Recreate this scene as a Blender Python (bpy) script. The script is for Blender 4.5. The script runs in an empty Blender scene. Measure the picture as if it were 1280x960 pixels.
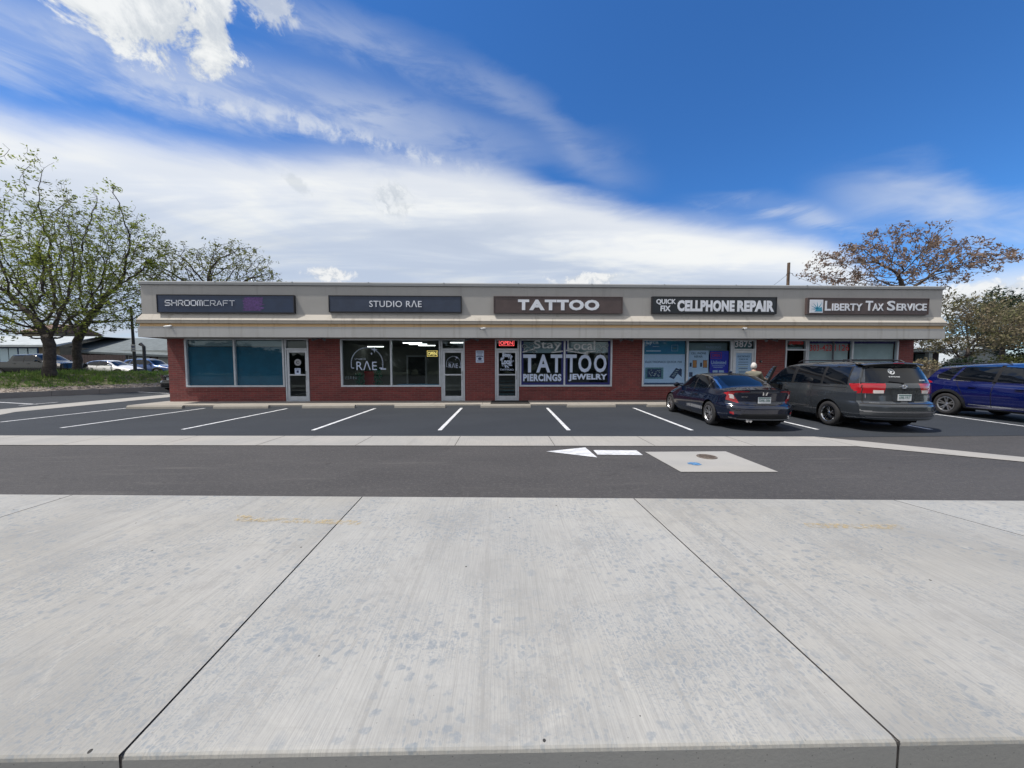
import bpy, math, random
import numpy as np
from mathutils import Vector, Matrix
R = math.radians
random.seed(7)
SC = bpy.context.scene
COL = SC.collection

# ------------------------------------------------------------------ camera
F_PX, CAM_H = 430.0, 1.62
YAW, PITCH = R(1.64), math.atan(23 / 430.0)
CAM = Vector((0, 0, CAM_H))
_r = Vector((math.cos(YAW), -math.sin(YAW), 0))
_f = Vector((math.sin(YAW) * math.cos(PITCH), math.cos(YAW) * math.cos(PITCH), -math.sin(PITCH)))
_u = _r.cross(_f)

def ray(px, py):
    return (_r * ((px - 640) / F_PX) + _u * ((480 - py) / F_PX) + _f)

def G(px, py, z=0.0):            # surveyed point on level z
    d = ray(px, py)
    return CAM + d * ((z - CAM_H) / d.z)

def PY(px, py, Y):               # surveyed point on the plane y = Y
    d = ray(px, py)
    return CAM + d * (Y / d.y)

cam = bpy.data.objects.new('camera', bpy.data.cameras.new('camera'))
COL.objects.link(cam)
cam.location = CAM
cam.rotation_euler = (math.pi / 2 - PITCH, 0, -YAW)
cam.data.sensor_width = 36
cam.data.lens = 36 * F_PX / 1280
cam.data.clip_start = 0.05
cam.data.clip_end = 6000
SC.camera = cam

# ------------------------------------------------------------------ materials
class NT:
    """tiny node-tree helper"""
    def __init__(s, tree):
        s.t = tree; s.n = tree.nodes; s.l = tree.links
    def new(s, typ, **kw):
        n = s.n.new(typ)
        for k, v in kw.items():
            setattr(n, k, v)
        return n
    def put(s, sock, v):
        if isinstance(v, bpy.types.NodeSocket):
            s.l.new(v, sock)
        elif v is not None:
            sock.default_value = v
    def math(s, op, a, b=None, c=None, clamp=False):
        n = s.new('ShaderNodeMath', operation=op); n.use_clamp = clamp
        s.put(n.inputs[0], a); s.put(n.inputs[1], b); s.put(n.inputs[2], c)
        return n.outputs[0]
    def sstep(s, x, lo, hi, a=0.0, b=1.0):
        n = s.new('ShaderNodeMapRange', interpolation_type='SMOOTHSTEP')
        s.put(n.inputs['Value'], x); s.put(n.inputs['From Min'], lo); s.put(n.inputs['From Max'], hi)
        s.put(n.inputs['To Min'], a); s.put(n.inputs['To Max'], b)
        return n.outputs[0]
    def lin(s, x, lo, hi, a=0.0, b=1.0):
        n = s.new('ShaderNodeMapRange')
        s.put(n.inputs['Value'], x); s.put(n.inputs['From Min'], lo); s.put(n.inputs['From Max'], hi)
        s.put(n.inputs['To Min'], a); s.put(n.inputs['To Max'], b)
        return n.outputs[0]
    def noise(s, vec, scale, detail=4, rough=.55, dist=0.0, dim='3D'):
        n = s.new('ShaderNodeTexNoise', noise_dimensions=dim)
        s.put(n.inputs['Vector'], vec); s.put(n.inputs['Scale'], scale)
        s.put(n.inputs['Detail'], detail); s.put(n.inputs['Roughness'], rough); s.put(n.inputs['Distortion'], dist)
        return n.outputs['Fac']
    def mapping(s, vec, scale=(1, 1, 1), loc=(0, 0, 0), rot=(0, 0, 0)):
        n = s.new('ShaderNodeMapping')
        s.put(n.inputs['Vector'], vec); n.inputs['Scale'].default_value = scale
        n.inputs['Location'].default_value = loc; n.inputs['Rotation'].default_value = rot
        return n.outputs[0]
    def mix(s, fac, a, b, blend='MIX'):
        n = s.new('ShaderNodeMix', data_type='RGBA', blend_type=blend)
        s.put(n.inputs[0], fac); s.put(n.inputs[6], c4(a)); s.put(n.inputs[7], c4(b))
        return n.outputs[2]

def c4(c):
    if isinstance(c, (tuple, list)) and len(c) == 3:
        return (*c, 1.0)
    return c

MATS = {}
def mat(name, col=(.5, .5, .5), rough=.6, metal=0.0, var=0.0, vscale=3.0, bump=0.0, bscale=40.0, coat=0.0,
        spec=.5, emit=None, estr=0.0, col2=None, trans=0.0, alpha=None):
    m = bpy.data.materials.new(name); m.use_nodes = True
    t = NT(m.node_tree)
    b = m.node_tree.nodes['Principled BSDF']
    b.inputs['Base Color'].default_value = c4(col)
    b.inputs['Roughness'].default_value = rough
    b.inputs['Metallic'].default_value = metal
    b.inputs['Coat Weight'].default_value = coat
    b.inputs['Coat Roughness'].default_value = .03
    b.inputs['Specular IOR Level'].default_value = spec
    tc = t.new('ShaderNodeTexCoord').outputs['Object']
    if var or col2:
        n = t.noise(tc, vscale, 5, .6)
        n = t.sstep(n, .3, .7)
        c2 = col2 or tuple(x * (1 - var) for x in col)
        c1 = col if col2 else tuple(min(1, x * (1 + var * .6)) for x in col)
        t.put(b.inputs['Base Color'], t.mix(n, c1, c2))
    if bump:
        bn = t.new('ShaderNodeBump'); bn.inputs['Strength'].default_value = bump
        bn.inputs['Distance'].default_value = .02
        t.put(bn.inputs['Height'], t.noise(tc, bscale, 3, .6))
        t.l.new(bn.outputs[0], b.inputs['Normal'])
    if emit:
        b.inputs['Emission Color'].default_value = c4(emit)
        b.inputs['Emission Strength'].default_value = estr
    if trans:
        b.inputs['Transmission Weight'].default_value = trans
    MATS[name] = m
    return m

def M(n):
    return MATS[n]

# ------------------------------------------------------------------ mesh building
class MB:
    def __init__(s):
        s.v = []; s.f = []; s.mi = []
    def add(s, vs, fs, mi=0):
        o = len(s.v); s.v.extend([tuple(p) for p in vs])
        for f in fs:
            s.f.append(tuple(i + o for i in f)); s.mi.append(mi)
        return s
    def box(s, x0, y0, z0, x1, y1, z1, mi=0):
        x0, x1 = min(x0, x1), max(x0, x1); y0, y1 = min(y0, y1), max(y0, y1); z0, z1 = min(z0, z1), max(z0, z1)
        v = [(x0, y0, z0), (x1, y0, z0), (x1, y1, z0), (x0, y1, z0), (x0, y0, z1), (x1, y0, z1), (x1, y1, z1), (x0, y1, z1)]
        return s.add(v, [(0, 3, 2, 1), (4, 5, 6, 7), (0, 1, 5, 4), (1, 2, 6, 5), (2, 3, 7, 6), (3, 0, 4, 7)], mi)
    def bbox(s, x0, y0, z0, x1, y1, z1, b=.01, mi=0):
        """box with chamfered edges"""
        import bmesh
        bm = bmesh.new()
        bmesh.ops.create_cube(bm, size=1)
        for v in bm.verts:
            v.co = Vector((x0 + (v.co.x + .5) * (x1 - x0), y0 + (v.co.y + .5) * (y1 - y0), z0 + (v.co.z + .5) * (z1 - z0)))
        bmesh.ops.bevel(bm, geom=bm.edges[:], offset=b, segments=2, affect='EDGES', profile=.5)
        bm.verts.index_update()
        s.add([v.co[:] for v in bm.verts], [[v.index for v in f.verts] for f in bm.faces], mi)
        bm.free(); return s
    def prism(s, poly, z0, z1, mi=0):
        """vertical prism over a plan polygon"""
        n = len(poly)
        a = sum(poly[i][0] * poly[(i + 1) % n][1] - poly[(i + 1) % n][0] * poly[i][1] for i in range(n))
        if a < 0: poly = poly[::-1]
        v = [(p[0], p[1], z0) for p in poly] + [(p[0], p[1], z1) for p in poly]
        f = [tuple(range(n, 2 * n)), tuple(range(n - 1, -1, -1))] + [(i, (i + 1) % n, n + (i + 1) % n, n + i) for i in range(n)]
        return s.add(v, f, mi)
    def extr(s, prof, x0, x1, mi=0):
        """profile in (y, z) extruded along x"""
        n = len(prof)
        v = [(x0, p[0], p[1]) for p in prof] + [(x1, p[0], p[1]) for p in prof]
        f = [tuple(range(n)), tuple(range(2 * n - 1, n - 1, -1))] + [(i, n + i, n + (i + 1) % n, (i + 1) % n) for i in range(n)]
        return s.add(v, f, mi)
    def plate(s, poly, y, th=.01, mi=0):
        """polygon in (x, z) facing -y, thickness th going back"""
        n = len(poly)
        v = [(p[0], y, p[1]) for p in poly] + [(p[0], y + th, p[1]) for p in poly]
        f = [tuple(range(n)), tuple(range(2 * n - 1, n - 1, -1))] + [(i, n + i, n + (i + 1) % n, (i + 1) % n) for i in range(n)]
        return s.add(v, f, mi)
    def tube(s, pts, rad, n=8, mi=0, cap=True):
        pts = [Vector(p) for p in pts]
        if not hasattr(rad, '__len__'): rad = [rad] * len(pts)
        vs = []; fs = []
        up = None
        for i, p in enumerate(pts):
            d = (pts[min(i + 1, len(pts) - 1)] - pts[max(i - 1, 0)]).normalized()
            if up is None:
                up = d.orthogonal().normalized()
            up = (up - d * up.dot(d)).normalized()
            w = d.cross(up)
            for k in range(n):
                a = 2 * math.pi * k / n
                vs.append(p + (up * math.cos(a) + w * math.sin(a)) * rad[i])
        for i in range(len(pts) - 1):
            for k in range(n):
                a, b = i * n + k, i * n + (k + 1) % n
                fs.append((a, b, b + n, a + n))
        if cap:
            fs.append(tuple(range(n - 1, -1, -1))); fs.append(tuple(range((len(pts) - 1) * n, len(pts) * n)))
        return s.add(vs, fs, mi)
    def lathe(s, prof, axis='z', n=24, c=(0, 0, 0), mi=0):
        """prof: (r, h) list, closed surface of revolution"""
        vs = []; fs = []
        for r, h in prof:
            for k in range(n):
                a = 2 * math.pi * k / n
                p = (r * math.cos(a), r * math.sin(a), h)
                if axis == 'x': p = (h, p[0], p[1])
                if axis == 'y': p = (p[0], h, p[1])
                vs.append((p[0] + c[0], p[1] + c[1], p[2] + c[2]))
        m = len(prof)
        for i in range(m - 1):
            for k in range(n):
                fs.append((i * n + k, i * n + (k + 1) % n, (i + 1) * n + (k + 1) % n, (i + 1) * n + k))
        return s.add(vs, fs, mi)
    def ball(s, c, r, n=10, mi=0):
        if not hasattr(r, '__len__'): r = (r, r, r)
        vs = []; fs = []
        for i in range(n + 1):
            t = math.pi * i / n
            for k in range(2 * n):
                a = math.pi * k / n
                vs.append((c[0] + r[0] * math.sin(t) * math.cos(a), c[1] + r[1] * math.sin(t) * math.sin(a), c[2] + r[2] * math.cos(t)))
        for i in range(n):
            for k in range(2 * n):
                fs.append((i * 2 * n + k, (i + 1) * 2 * n + k, (i + 1) * 2 * n + (k + 1) % (2 * n), i * 2 * n + (k + 1) % (2 * n)))
        return s.add(vs, fs, mi)

def wloc(o):
    p = Vector((0, 0, 0))
    while o is not None:
        p += o.location; o = o.parent
    return p

def obj(name, mb, mats, parent=None, world=True, smooth=False, base=None):
    me = bpy.data.meshes.new(name)
    off = Vector((0, 0, 0))
    if parent is not None and world: off = wloc(parent)
    if base is not None: off = Vector(base)
    me.from_pydata([(p[0] - off.x, p[1] - off.y, p[2] - off.z) for p in mb.v], [], mb.f)
    if not isinstance(mats, (list, tuple)): mats = [mats]
    for m in mats: me.materials.append(M(m) if isinstance(m, str) else m)
    if len(mats) > 1: me.polygons.foreach_set('material_index', mb.mi)
    if smooth: me.polygons.foreach_set('use_smooth', [True] * len(me.polygons))
    me.update()
    o = bpy.data.objects.new(name, me); COL.objects.link(o)
    o.parent = parent
    if base is not None: o.location = base
    return o

def tag(o, label, cat, group=None):
    o['label'] = label; o['category'] = cat
    if group: o['group'] = group
    return o

def thing(name, label, cat, loc=(0, 0, 0), rz=0.0, group=None):
    o = bpy.data.objects.new(name, None); COL.objects.link(o)
    o.location = loc; o.rotation_euler = (0, 0, rz); o.empty_display_size = .2
    return tag(o, label, cat, group)

def struct(name, mb, mats, smooth=False):
    o = obj(name, mb, mats, smooth=smooth); o['kind'] = 'structure'; return o

def copy_tree(o, parent=None):
    c = o.copy(); COL.objects.link(c); c.parent = parent
    for ch in list(o.children): copy_tree(ch, c)
    return c

def text_polys(body, shear=0.0, bold=0.0, space=1.0, font=None):
    cu = bpy.data.curves.new('t', 'FONT'); cu.body = body; cu.shear = shear; cu.offset = bold
    cu.space_character = space; cu.resolution_u = 3; cu.fill_mode = 'BOTH'
    o = bpy.data.objects.new('t', cu); COL.objects.link(o)
    dg = bpy.context.evaluated_depsgraph_get(); dg.update()
    me = o.evaluated_get(dg).to_mesh()
    v = [(p.co.x, p.co.y) for p in me.vertices]; f = [tuple(p.vertices) for p in me.polygons]
    o.evaluated_get(dg).to_mesh_clear()
    bpy.data.objects.remove(o); bpy.data.curves.remove(cu)
    return v, f

def text(mb, body, x0, x1, z0, z1, y, mi=0, depth=0.0, keep=False, **kw):
    """lettering filling the box x0..x1, z0..z1 on the plane y, facing -y"""
    v, f = text_polys(body, **kw)
    if not v: return mb
    xs = [p[0] for p in v]; ys = [p[1] for p in v]
    sx = (x1 - x0) / (max(xs) - min(xs)); sz = (z1 - z0) / (max(ys) - min(ys))
    vs = [(x0 + (p[0] - min(xs)) * sx, y, z0 + (p[1] - min(ys)) * sz) for p in v]
    mb.add(vs, f, mi)
    if depth:
        from collections import Counter
        c = Counter()
        for fc in f:
            for a, b in zip(fc, fc[1:] + fc[:1]): c[(min(a, b), max(a, b))] += 1
        n = len(vs); vv = vs + [(p[0], y + depth, p[2]) for p in vs]
        mb.add(vv, [(a, b, b + n, a + n) for (a, b), k in c.items() if k == 1], mi)
    return mb

def stroke(mb, pts, w, y, th=.004, mi=0):
    """flat stroke along pts (x, z) on the plane y"""
    for (xa, za), (xb, zb) in zip(pts, pts[1:]):
        d = math.hypot(xb - xa, zb - za) or 1e-6
        ex, ez = (xb - xa) / d * w / 2, (zb - za) / d * w / 2
        nx, nz = -ez, ex
        mb.plate([(xa - ex + nx, za - ez + nz), (xa - ex - nx, za - ez - nz), (xb + ex - nx, zb + ez - nz), (xb + ex + nx, zb + ez + nz)], y, th, mi)
    return mb
# ------------------------------------------------------------------ plain materials
mat('white_paint', (.78, .79, .80), .6, var=.12, vscale=9)
mat('road_white', (.72, .74, .77), .7, col2=(.46, .475, .50), vscale=7, bump=.4, bscale=90)
mat('yellow_worn', (.62, .50, .28), .8)
mat('aluminium', (.56, .60, .66), .38, .25, var=.1, vscale=4)
mat('aluminium_dark', (.10, .11, .13), .45, .3)
mat('black_metal', (.02, .02, .022), .5)
mat('rubber', (.022, .022, .024), .85, bump=.2, bscale=60)
mat('plastic_dark', (.016, .017, .019), .55)
mat('chrome', (.75, .76, .78), .12, 1.0)
mat('alloy', (.50, .51, .53), .28, .9)
mat('under', (.006, .006, .007), .95, spec=.1)
mat('lamp_red', (.36, .010, .018), .12, coat=1, spec=.6)
mat('lamp_white', (.62, .58, .58), .15, coat=1)
mat('plate_white', (.62, .66, .70), .45)
mat('plate_green', (.04, .14, .12), .5)
mat('paint_navy', (.003, .008, .026), .14, .10, coat=1)
mat('paint_grey', (.050, .058, .068), .20, .35, coat=1)
mat('paint_blue', (.002, .007, .085), .16, .15, coat=1)
mat('paint_white', (.72, .73, .74), .25, coat=1)
mat('paint_black', (.012, .013, .015), .25, coat=1)
mat('paint_dark_teal', (.004, .008, .010), .2, .0, coat=.5)
mat('paint_bright_blue', (.02, .07, .22), .25, .3, coat=1)
mat('gap', (.004, .004, .005), .7)
mat('glass_dark', (.002, .004, .008), .02, spec=.55)
mat('wood_old', (.14, .12, .10), .85, var=.35, vscale=6)
mat('wood_pole', (.13, .09, .065), .9, var=.3, vscale=5)
mat('bark', (.062, .053, .048), .95, var=.45, vscale=9, bump=.6, bscale=18)
mat('bark_grey', (.12, .10, .09), .95, var=.4, vscale=9)
mat('sign_navy', (.016, .034, .080), .35, var=.12, vscale=3)
mat('sign_navy_b', (.030, .046, .085), .4, var=.12, vscale=3)
mat('sign_brown', (.085, .062, .062), .5, var=.12, vscale=3)
mat('sign_dark', (.004, .010, .018), .3)
mat('sign_edge', (.012, .013, .018), .5)
mat('letter', (.72, .76, .84), .5, var=.08)
mat('letter_dull', (.36, .38, .42), .5, var=.1)
mat('vinyl', (.56, .66, .86), .5, var=.06)
mat('vinyl_grey', (.62, .66, .70), .55, var=.2, vscale=12)
mat('vinyl_navy', (.010, .016, .14), .5)
mat('vinyl_violet', (.06, .03, .22), .5, var=.3)
mat('poster_pale', (.60, .70, .94), .5, var=.05)
mat('poster_blue', (.03, .16, .38), .45, col2=(.03, .30, .45), vscale=1.2)
mat('poster_royal', (.03, .035, .48), .45)
mat('poster_ink', (.03, .05, .14), .5)
mat('poster_red', (.55, .03, .07), .5)
mat('poster_orange', (.62, .25, .09), .5)
mat('poster_teal', (.13, .27, .32), .5, var=.3, vscale=12)
mat('poster_grey', (.36, .43, .47), .5)
mat('letter_red', (.60, .05, .05), .5)
mat('purple_paint', (.085, .040, .17), .6, var=.4, vscale=16)
mat('blind_teal', (.010, .12, .21), .6, var=.12, vscale=2)
mat('blind_grey', (.70, .74, .75), .7, var=.08)
mat('room_wall', (.26, .27, .25), .8, var=.08)
mat('room_floor', (.10, .10, .10), .6)
mat('room_dark', (.05, .055, .06), .8)
mat('curtain_pale', (.30, .33, .32), .8, var=.15, vscale=2)
mat('red_thing', (.45, .03, .04), .6)
mat('green_thing', (.03, .17, .10), .7)
mat('wood_shelf', (.20, .14, .10), .6)
mat('neon_red', (.9, .1, .1), .5, emit=(1, .10, .10), estr=1.6)
mat('neon_yellow', (.9, .7, .2), .5, emit=(1, .72, .22), estr=.8)
mat('tube_light', (.9, .9, .9), .5, emit=(1, .97, .90), estr=3.0)
mat('mat_black', (.012, .012, .012), .95)
mat('siding_pale', (.30, .33, .33), .8, var=.08)
mat('roof_grey', (.13, .155, .165), .85, var=.2, vscale=2)
mat('roof_red', (.16, .095, .08), .85, var=.2, vscale=2)
mat('roof_pale', (.40, .44, .46), .8, var=.12, vscale=1.5)
mat('wall_brown', (.075, .055, .055), .85, var=.2)
mat('wall_tan', (.17, .145, .10), .85, var=.15)
mat('door_green', (.012, .045, .05), .6)
mat('frame_blue', (.01, .05, .17), .5)
mat('pane_pale', (.42, .56, .62), .25)
mat('pane_dark', (.02, .03, .035), .1)
mat('skin', (.36, .21, .155), .55)
mat('hair_white', (.62, .60, .57), .8, var=.2, vscale=30)
mat('jacket', (.17, .165, .13), .9, var=.2, vscale=8)
mat('trousers', (.03, .035, .05), .9)
mat('shoe', (.02, .02, .02), .7)
mat('iron', (.20, .165, .14), .7, .4, var=.3, vscale=20)
mat('blue_spray', (.08, .20, .38), .8, var=.4, vscale=30)
mat('camera_white', (.6, .62, .64), .4)
mat('seat_fabric', (.05, .05, .055), .9)
mat('flag_red', (.4, .04, .05), .5)

# ------------------------------------------------------------------ brick
def brick_mat(name, c1, c2, mortar):
    m = bpy.data.materials.new(name); m.use_nodes = True; t = NT(m.node_tree); b = t.n['Principled BSDF']
    tc = t.new('ShaderNodeTexCoord').outputs['Object']
    sp = t.new('ShaderNodeSeparateXYZ'); t.put(sp.inputs[0], tc)
    cb = t.new('ShaderNodeCombineXYZ'); t.put(cb.inputs[0], t.math('ADD', sp.outputs[0], sp.outputs[1])); t.put(cb.inputs[1], sp.outputs[2])
    br = t.new('ShaderNodeTexBrick'); t.put(br.inputs['Vector'], cb.outputs[0])
    br.inputs['Scale'].default_value = 1; br.inputs['Brick Width'].default_value = .31
    br.inputs['Row Height'].default_value = .088; br.inputs['Mortar Size'].default_value = .009
    br.inputs['Mortar Smooth'].default_value = .3; br.inputs['Bias'].default_value = -.1
    br.inputs['Color1'].default_value = c4(c1); br.inputs['Color2'].default_value = c4(c2); br.inputs['Mortar'].default_value = c4(mortar)
    n = t.sstep(t.noise(tc, 1.3, 6, .65), .3, .75)
    n2 = t.sstep(t.noise(tc, 16, 3, .7), .25, .8)
    col = t.mix(t.math('MULTIPLY', n, .45), br.outputs['Color'], (.075, .030, .034), 'MIX')
    col = t.mix(t.math('MULTIPLY', n2, .30), col, (.20, .075, .07))
    t.put(b.inputs['Base Color'], col)
    b.inputs['Roughness'].default_value = .85
    bn = t.new('ShaderNodeBump'); bn.inputs['Strength'].default_value = .5; bn.inputs['Distance'].default_value = .01
    t.put(bn.inputs['Height'], t.math('SUBTRACT', 1.0, br.outputs['Fac'])); t.l.new(bn.outputs[0], b.inputs['Normal'])
    MATS[name] = m
brick_mat('brick', (.245, .050, .046), (.145, .031, .032), (.20, .12, .11))

# ------------------------------------------------------------------ stucco with stains
def stucco(name, c, dirt, streak=.5):
    m = bpy.data.materials.new(name); m.use_nodes = True; t = NT(m.node_tree); b = t.n['Principled BSDF']
    tc = t.new('ShaderNodeTexCoord').outputs['Object']
    n1 = t.sstep(t.noise(t.mapping(tc, (.8, 1, .8)), 1.0, 6, .6), .35, .75)
    n2 = t.sstep(t.noise(t.mapping(tc, (5, 5, .35)), 1.0, 5, .6), .52, .8)
    n3 = t.noise(tc, 26, 3, .7)
    col = t.mix(t.math('MULTIPLY', n1, .45), c, tuple(x * .82 for x in c))
    col = t.mix(t.math('MULTIPLY', n2, streak), col, dirt)
    col = t.mix(t.lin(n3, .3, .7, 0, .16), col, tuple(x * 1.15 for x in c))
    t.put(b.inputs['Base Color'], col); b.inputs['Roughness'].default_value = .9
    bn = t.new('ShaderNodeBump'); bn.inputs['Strength'].default_value = .35; bn.inputs['Distance'].default_value = .012
    t.put(bn.inputs['Height'], t.noise(tc, 60, 4, .7)); t.l.new(bn.outputs[0], b.inputs['Normal'])
    MATS[name] = m
stucco('stucco', (.385, .380, .372), (.255, .25, .243), .55)
stucco('stucco_band', (.44, .445, .445), (.27, .26, .245), .75)
stucco('ledge', (.49, .465, .425), (.24, .215, .185), .75)  # paler than the panel: light from above painted into the slope
stucco('ledge_shade', (.30, .28, .25), (.12, .10, .085), .7)  # darker lip colour paints the shadow under the ledge
stucco('tan_strip', (.66, .45, .24), (.22, .15, .10), .6)
stucco('coping', (.27, .285, .30), (.14, .15, .16), .4)
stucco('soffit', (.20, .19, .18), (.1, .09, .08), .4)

# ------------------------------------------------------------------ concrete
def concrete(name, base, patches, blobs=True, broom=True, scale=1.0, stain=.5):
    m = bpy.data.materials.new(name); m.use_nodes = True; t = NT(m.node_tree); b = t.n['Principled BSDF']
    tc = t.new('ShaderNodeTexCoord').outputs['Object']
    big = t.sstep(t.noise(tc, .55 * scale, 5, .6, .4), .35, .7)
    tint = t.sstep(t.noise(t.mapping(tc, (.35, 1, 1), (3, 1, 0)), .9, 4, .6), .4, .7)
    col = t.mix(t.math('MULTIPLY', big, stain), base, patches)
    col = t.mix(t.math('MULTIPLY', tint, .35), col, (base[0] * 1.08, base[1] * 1.03, base[2] * .94))
    if blobs:
        sm = t.noise(t.mapping(tc, (1.0, 1.6, 1), (11, 5, 2), (0, 0, R(25))), 2.1, 6, .72, .8)
        col = t.mix(t.sstep(sm, .50, .72, 0, .42), col, (base[0] * .60, base[1] * .60, base[2] * .60))
        sm2 = t.noise(t.mapping(tc, (1.4, 1.0, 1), (21, 15, 2)), 1.4, 5, .7, 1.2)
        col = t.mix(t.sstep(sm2, .56, .74, 0, .50), col, (min(1, base[0] * 1.28), min(1, base[1] * 1.26), min(1, base[2] * 1.22)))
        # faint tyre arcs
        wv = t.new('ShaderNodeTexWave', wave_type='RINGS', rings_direction='Z', wave_profile='SIN')
        t.put(wv.inputs['Vector'], t.mapping(tc, (.16, .16, .16), (1.3, -.9, 0))); wv.inputs['Scale'].default_value = 1.6; wv.inputs['Distortion'].default_value = 1.5; wv.inputs['Detail'].default_value = 1
        col = t.mix(t.math('MULTIPLY', t.sstep(wv.outputs['Fac'], .90, .99, 0, .30), t.sstep(t.noise(tc, 9, 4, .8), .45, .6)), col, (base[0] * .5, base[1] * .5, base[2] * .52))
    fine = t.noise(tc, 55, 5, .75)
    col = t.mix(t.lin(fine, .3, .7, 0, .28), col, tuple(x * .72 for x in base))
    if broom:
        br = t.noise(t.mapping(tc, (150, 3.5, 1), (0, 0, 0), (0, 0, R(-4))), 1.0, 3, .6)
        col = t.mix(t.lin(br, .40, .70, 0, .55), col, tuple(x * .58 for x in base))
        br2 = t.noise(t.mapping(tc, (30, .8, 1), (5, 0, 0), (0, 0, R(-4))), 1.0, 4, .65)
        col = t.mix(t.sstep(br2, .54, .72, 0, .50), col, tuple(x * .62 for x in base))
        # long rake lines every so often
        w = t.noise(t.mapping(tc, (6.0, .12, 1), (9, 0, 0), (0, 0, R(-5))), 1.0, 2, .5)
        col = t.mix(t.math('MULTIPLY', t.sstep(w, .63, .66), t.sstep(fine, .3, .6, .15, .5)), col, tuple(x * .66 for x in base))
        w2 = t.noise(t.mapping(tc, (1.2, 9.0, 1), (2, 7, 0), (0, 0, R(14))), 1.0, 4, .65)
        col = t.mix(t.sstep(w2, .60, .72, 0, .30), col, tuple(x * .62 for x in base))
    if blobs:
        # damp spots: clusters of small round-ish patches
        wob = t.new('ShaderNodeVectorMath', operation='ADD')
        nz = t.new('ShaderNodeTexNoise'); t.put(nz.inputs['Vector'], tc); nz.inputs['Scale'].default_value = 14; nz.inputs['Detail'].default_value = 3
        sc = t.new('ShaderNodeVectorMath', operation='SCALE'); t.put(sc.inputs[0], nz.outputs['Color']); sc.inputs['Scale'].default_value = .09
        t.put(wob.inputs[0], tc); t.put(wob.inputs[1], sc.outputs[0])
        for vs, sh, thr, dens, amt in ((13.0, (1, 1.25, 1), .20, (.42, .60), .80), (24.0, (1.5, 1, 1), .25, (.42, .60), .70), (6.0, (1.1, 1, 1), .14, (.52, .66), .50), (48.0, (1, 1.6, 1), .30, (.42, .62), .55)):
            vo = t.new('ShaderNodeTexVoronoi'); vo.inputs['Scale'].default_value = vs
            t.put(vo.inputs['Vector'], t.mapping(wob.outputs[0], sh, (vs, 0, 0))); vo.inputs['Randomness'].default_value = 1
            spot = t.sstep(vo.outputs['Distance'], thr, thr + .20, 1, 0)
            cl = t.sstep(t.noise(t.mapping(tc, (1, 1, 1), (vs, 3, 0)), 1.15, 3, .65), dens[0], dens[1])
            brk = t.sstep(fine, .35, .6, .45, 1)
            k = t.math('MULTIPLY', t.math('MULTIPLY', spot, cl), t.math('MULTIPLY', brk, amt))
            col = t.mix(k, col, (base[0] * .50, base[1] * .57, base[2] * .665))
        vo = t.new('ShaderNodeTexVoronoi'); vo.inputs['Scale'].default_value = 4.2; t.put(vo.inputs['Vector'], tc)
        dot = t.math('LESS_THAN', vo.outputs['Distance'], .035)
        vo2 = t.new('ShaderNodeTexVoronoi'); vo2.inputs['Scale'].default_value = 17; t.put(vo2.inputs['Vector'], tc)
        dot2 = t.math('LESS_THAN', vo2.outputs['Distance'], .05)
        col = t.mix(dot, col, (.03, .03, .03)); col = t.mix(t.math('MULTIPLY', dot2, .45), col, (.08, .08, .08))
    if not broom:
        pv = t.new('ShaderNodeTexVoronoi'); pv.inputs['Scale'].default_value = 34; t.put(pv.inputs['Vector'], tc)
        col = t.mix(t.sstep(pv.outputs['Distance'], .07, .13, .75, 0), col, tuple(x * .35 for x in base))
    t.put(b.inputs['Base Color'], col); b.inputs['Roughness'].default_value = .82
    bn = t.new('ShaderNodeBump'); bn.inputs['Strength'].default_value = .35; bn.inputs['Distance'].default_value = .004
    t.put(bn.inputs['Height'], fine); t.l.new(bn.outputs[0], b.inputs['Normal'])
    MATS[name] = m
concrete('concrete', (.398, .398, .382), (.275, .278, .27), stain=.8)
concrete('concrete_b', (.380, .378, .360), (.255, .255, .243), stain=.9)
concrete('concrete_strip', (.38, .37, .35), (.25, .26, .26), blobs=False, scale=1.6)
concrete('concrete_walk', (.34, .322, .295), (.23, .215, .195), blobs=False, broom=False, scale=2)
concrete('concrete_patch', (.36, .355, .34), (.27, .27, .265), blobs=False, broom=False, scale=2)
concrete('wheel_stop_conc', (.31, .295, .265), (.22, .205, .185), blobs=False, broom=False, scale=4)
concrete('kerb_face', (.34, .345, .34), (.26, .27, .27), blobs=False, broom=False, scale=2)
concrete('kerb_old', (.26, .255, .25), (.15, .15, .15), blobs=False, broom=False, scale=2)

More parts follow.
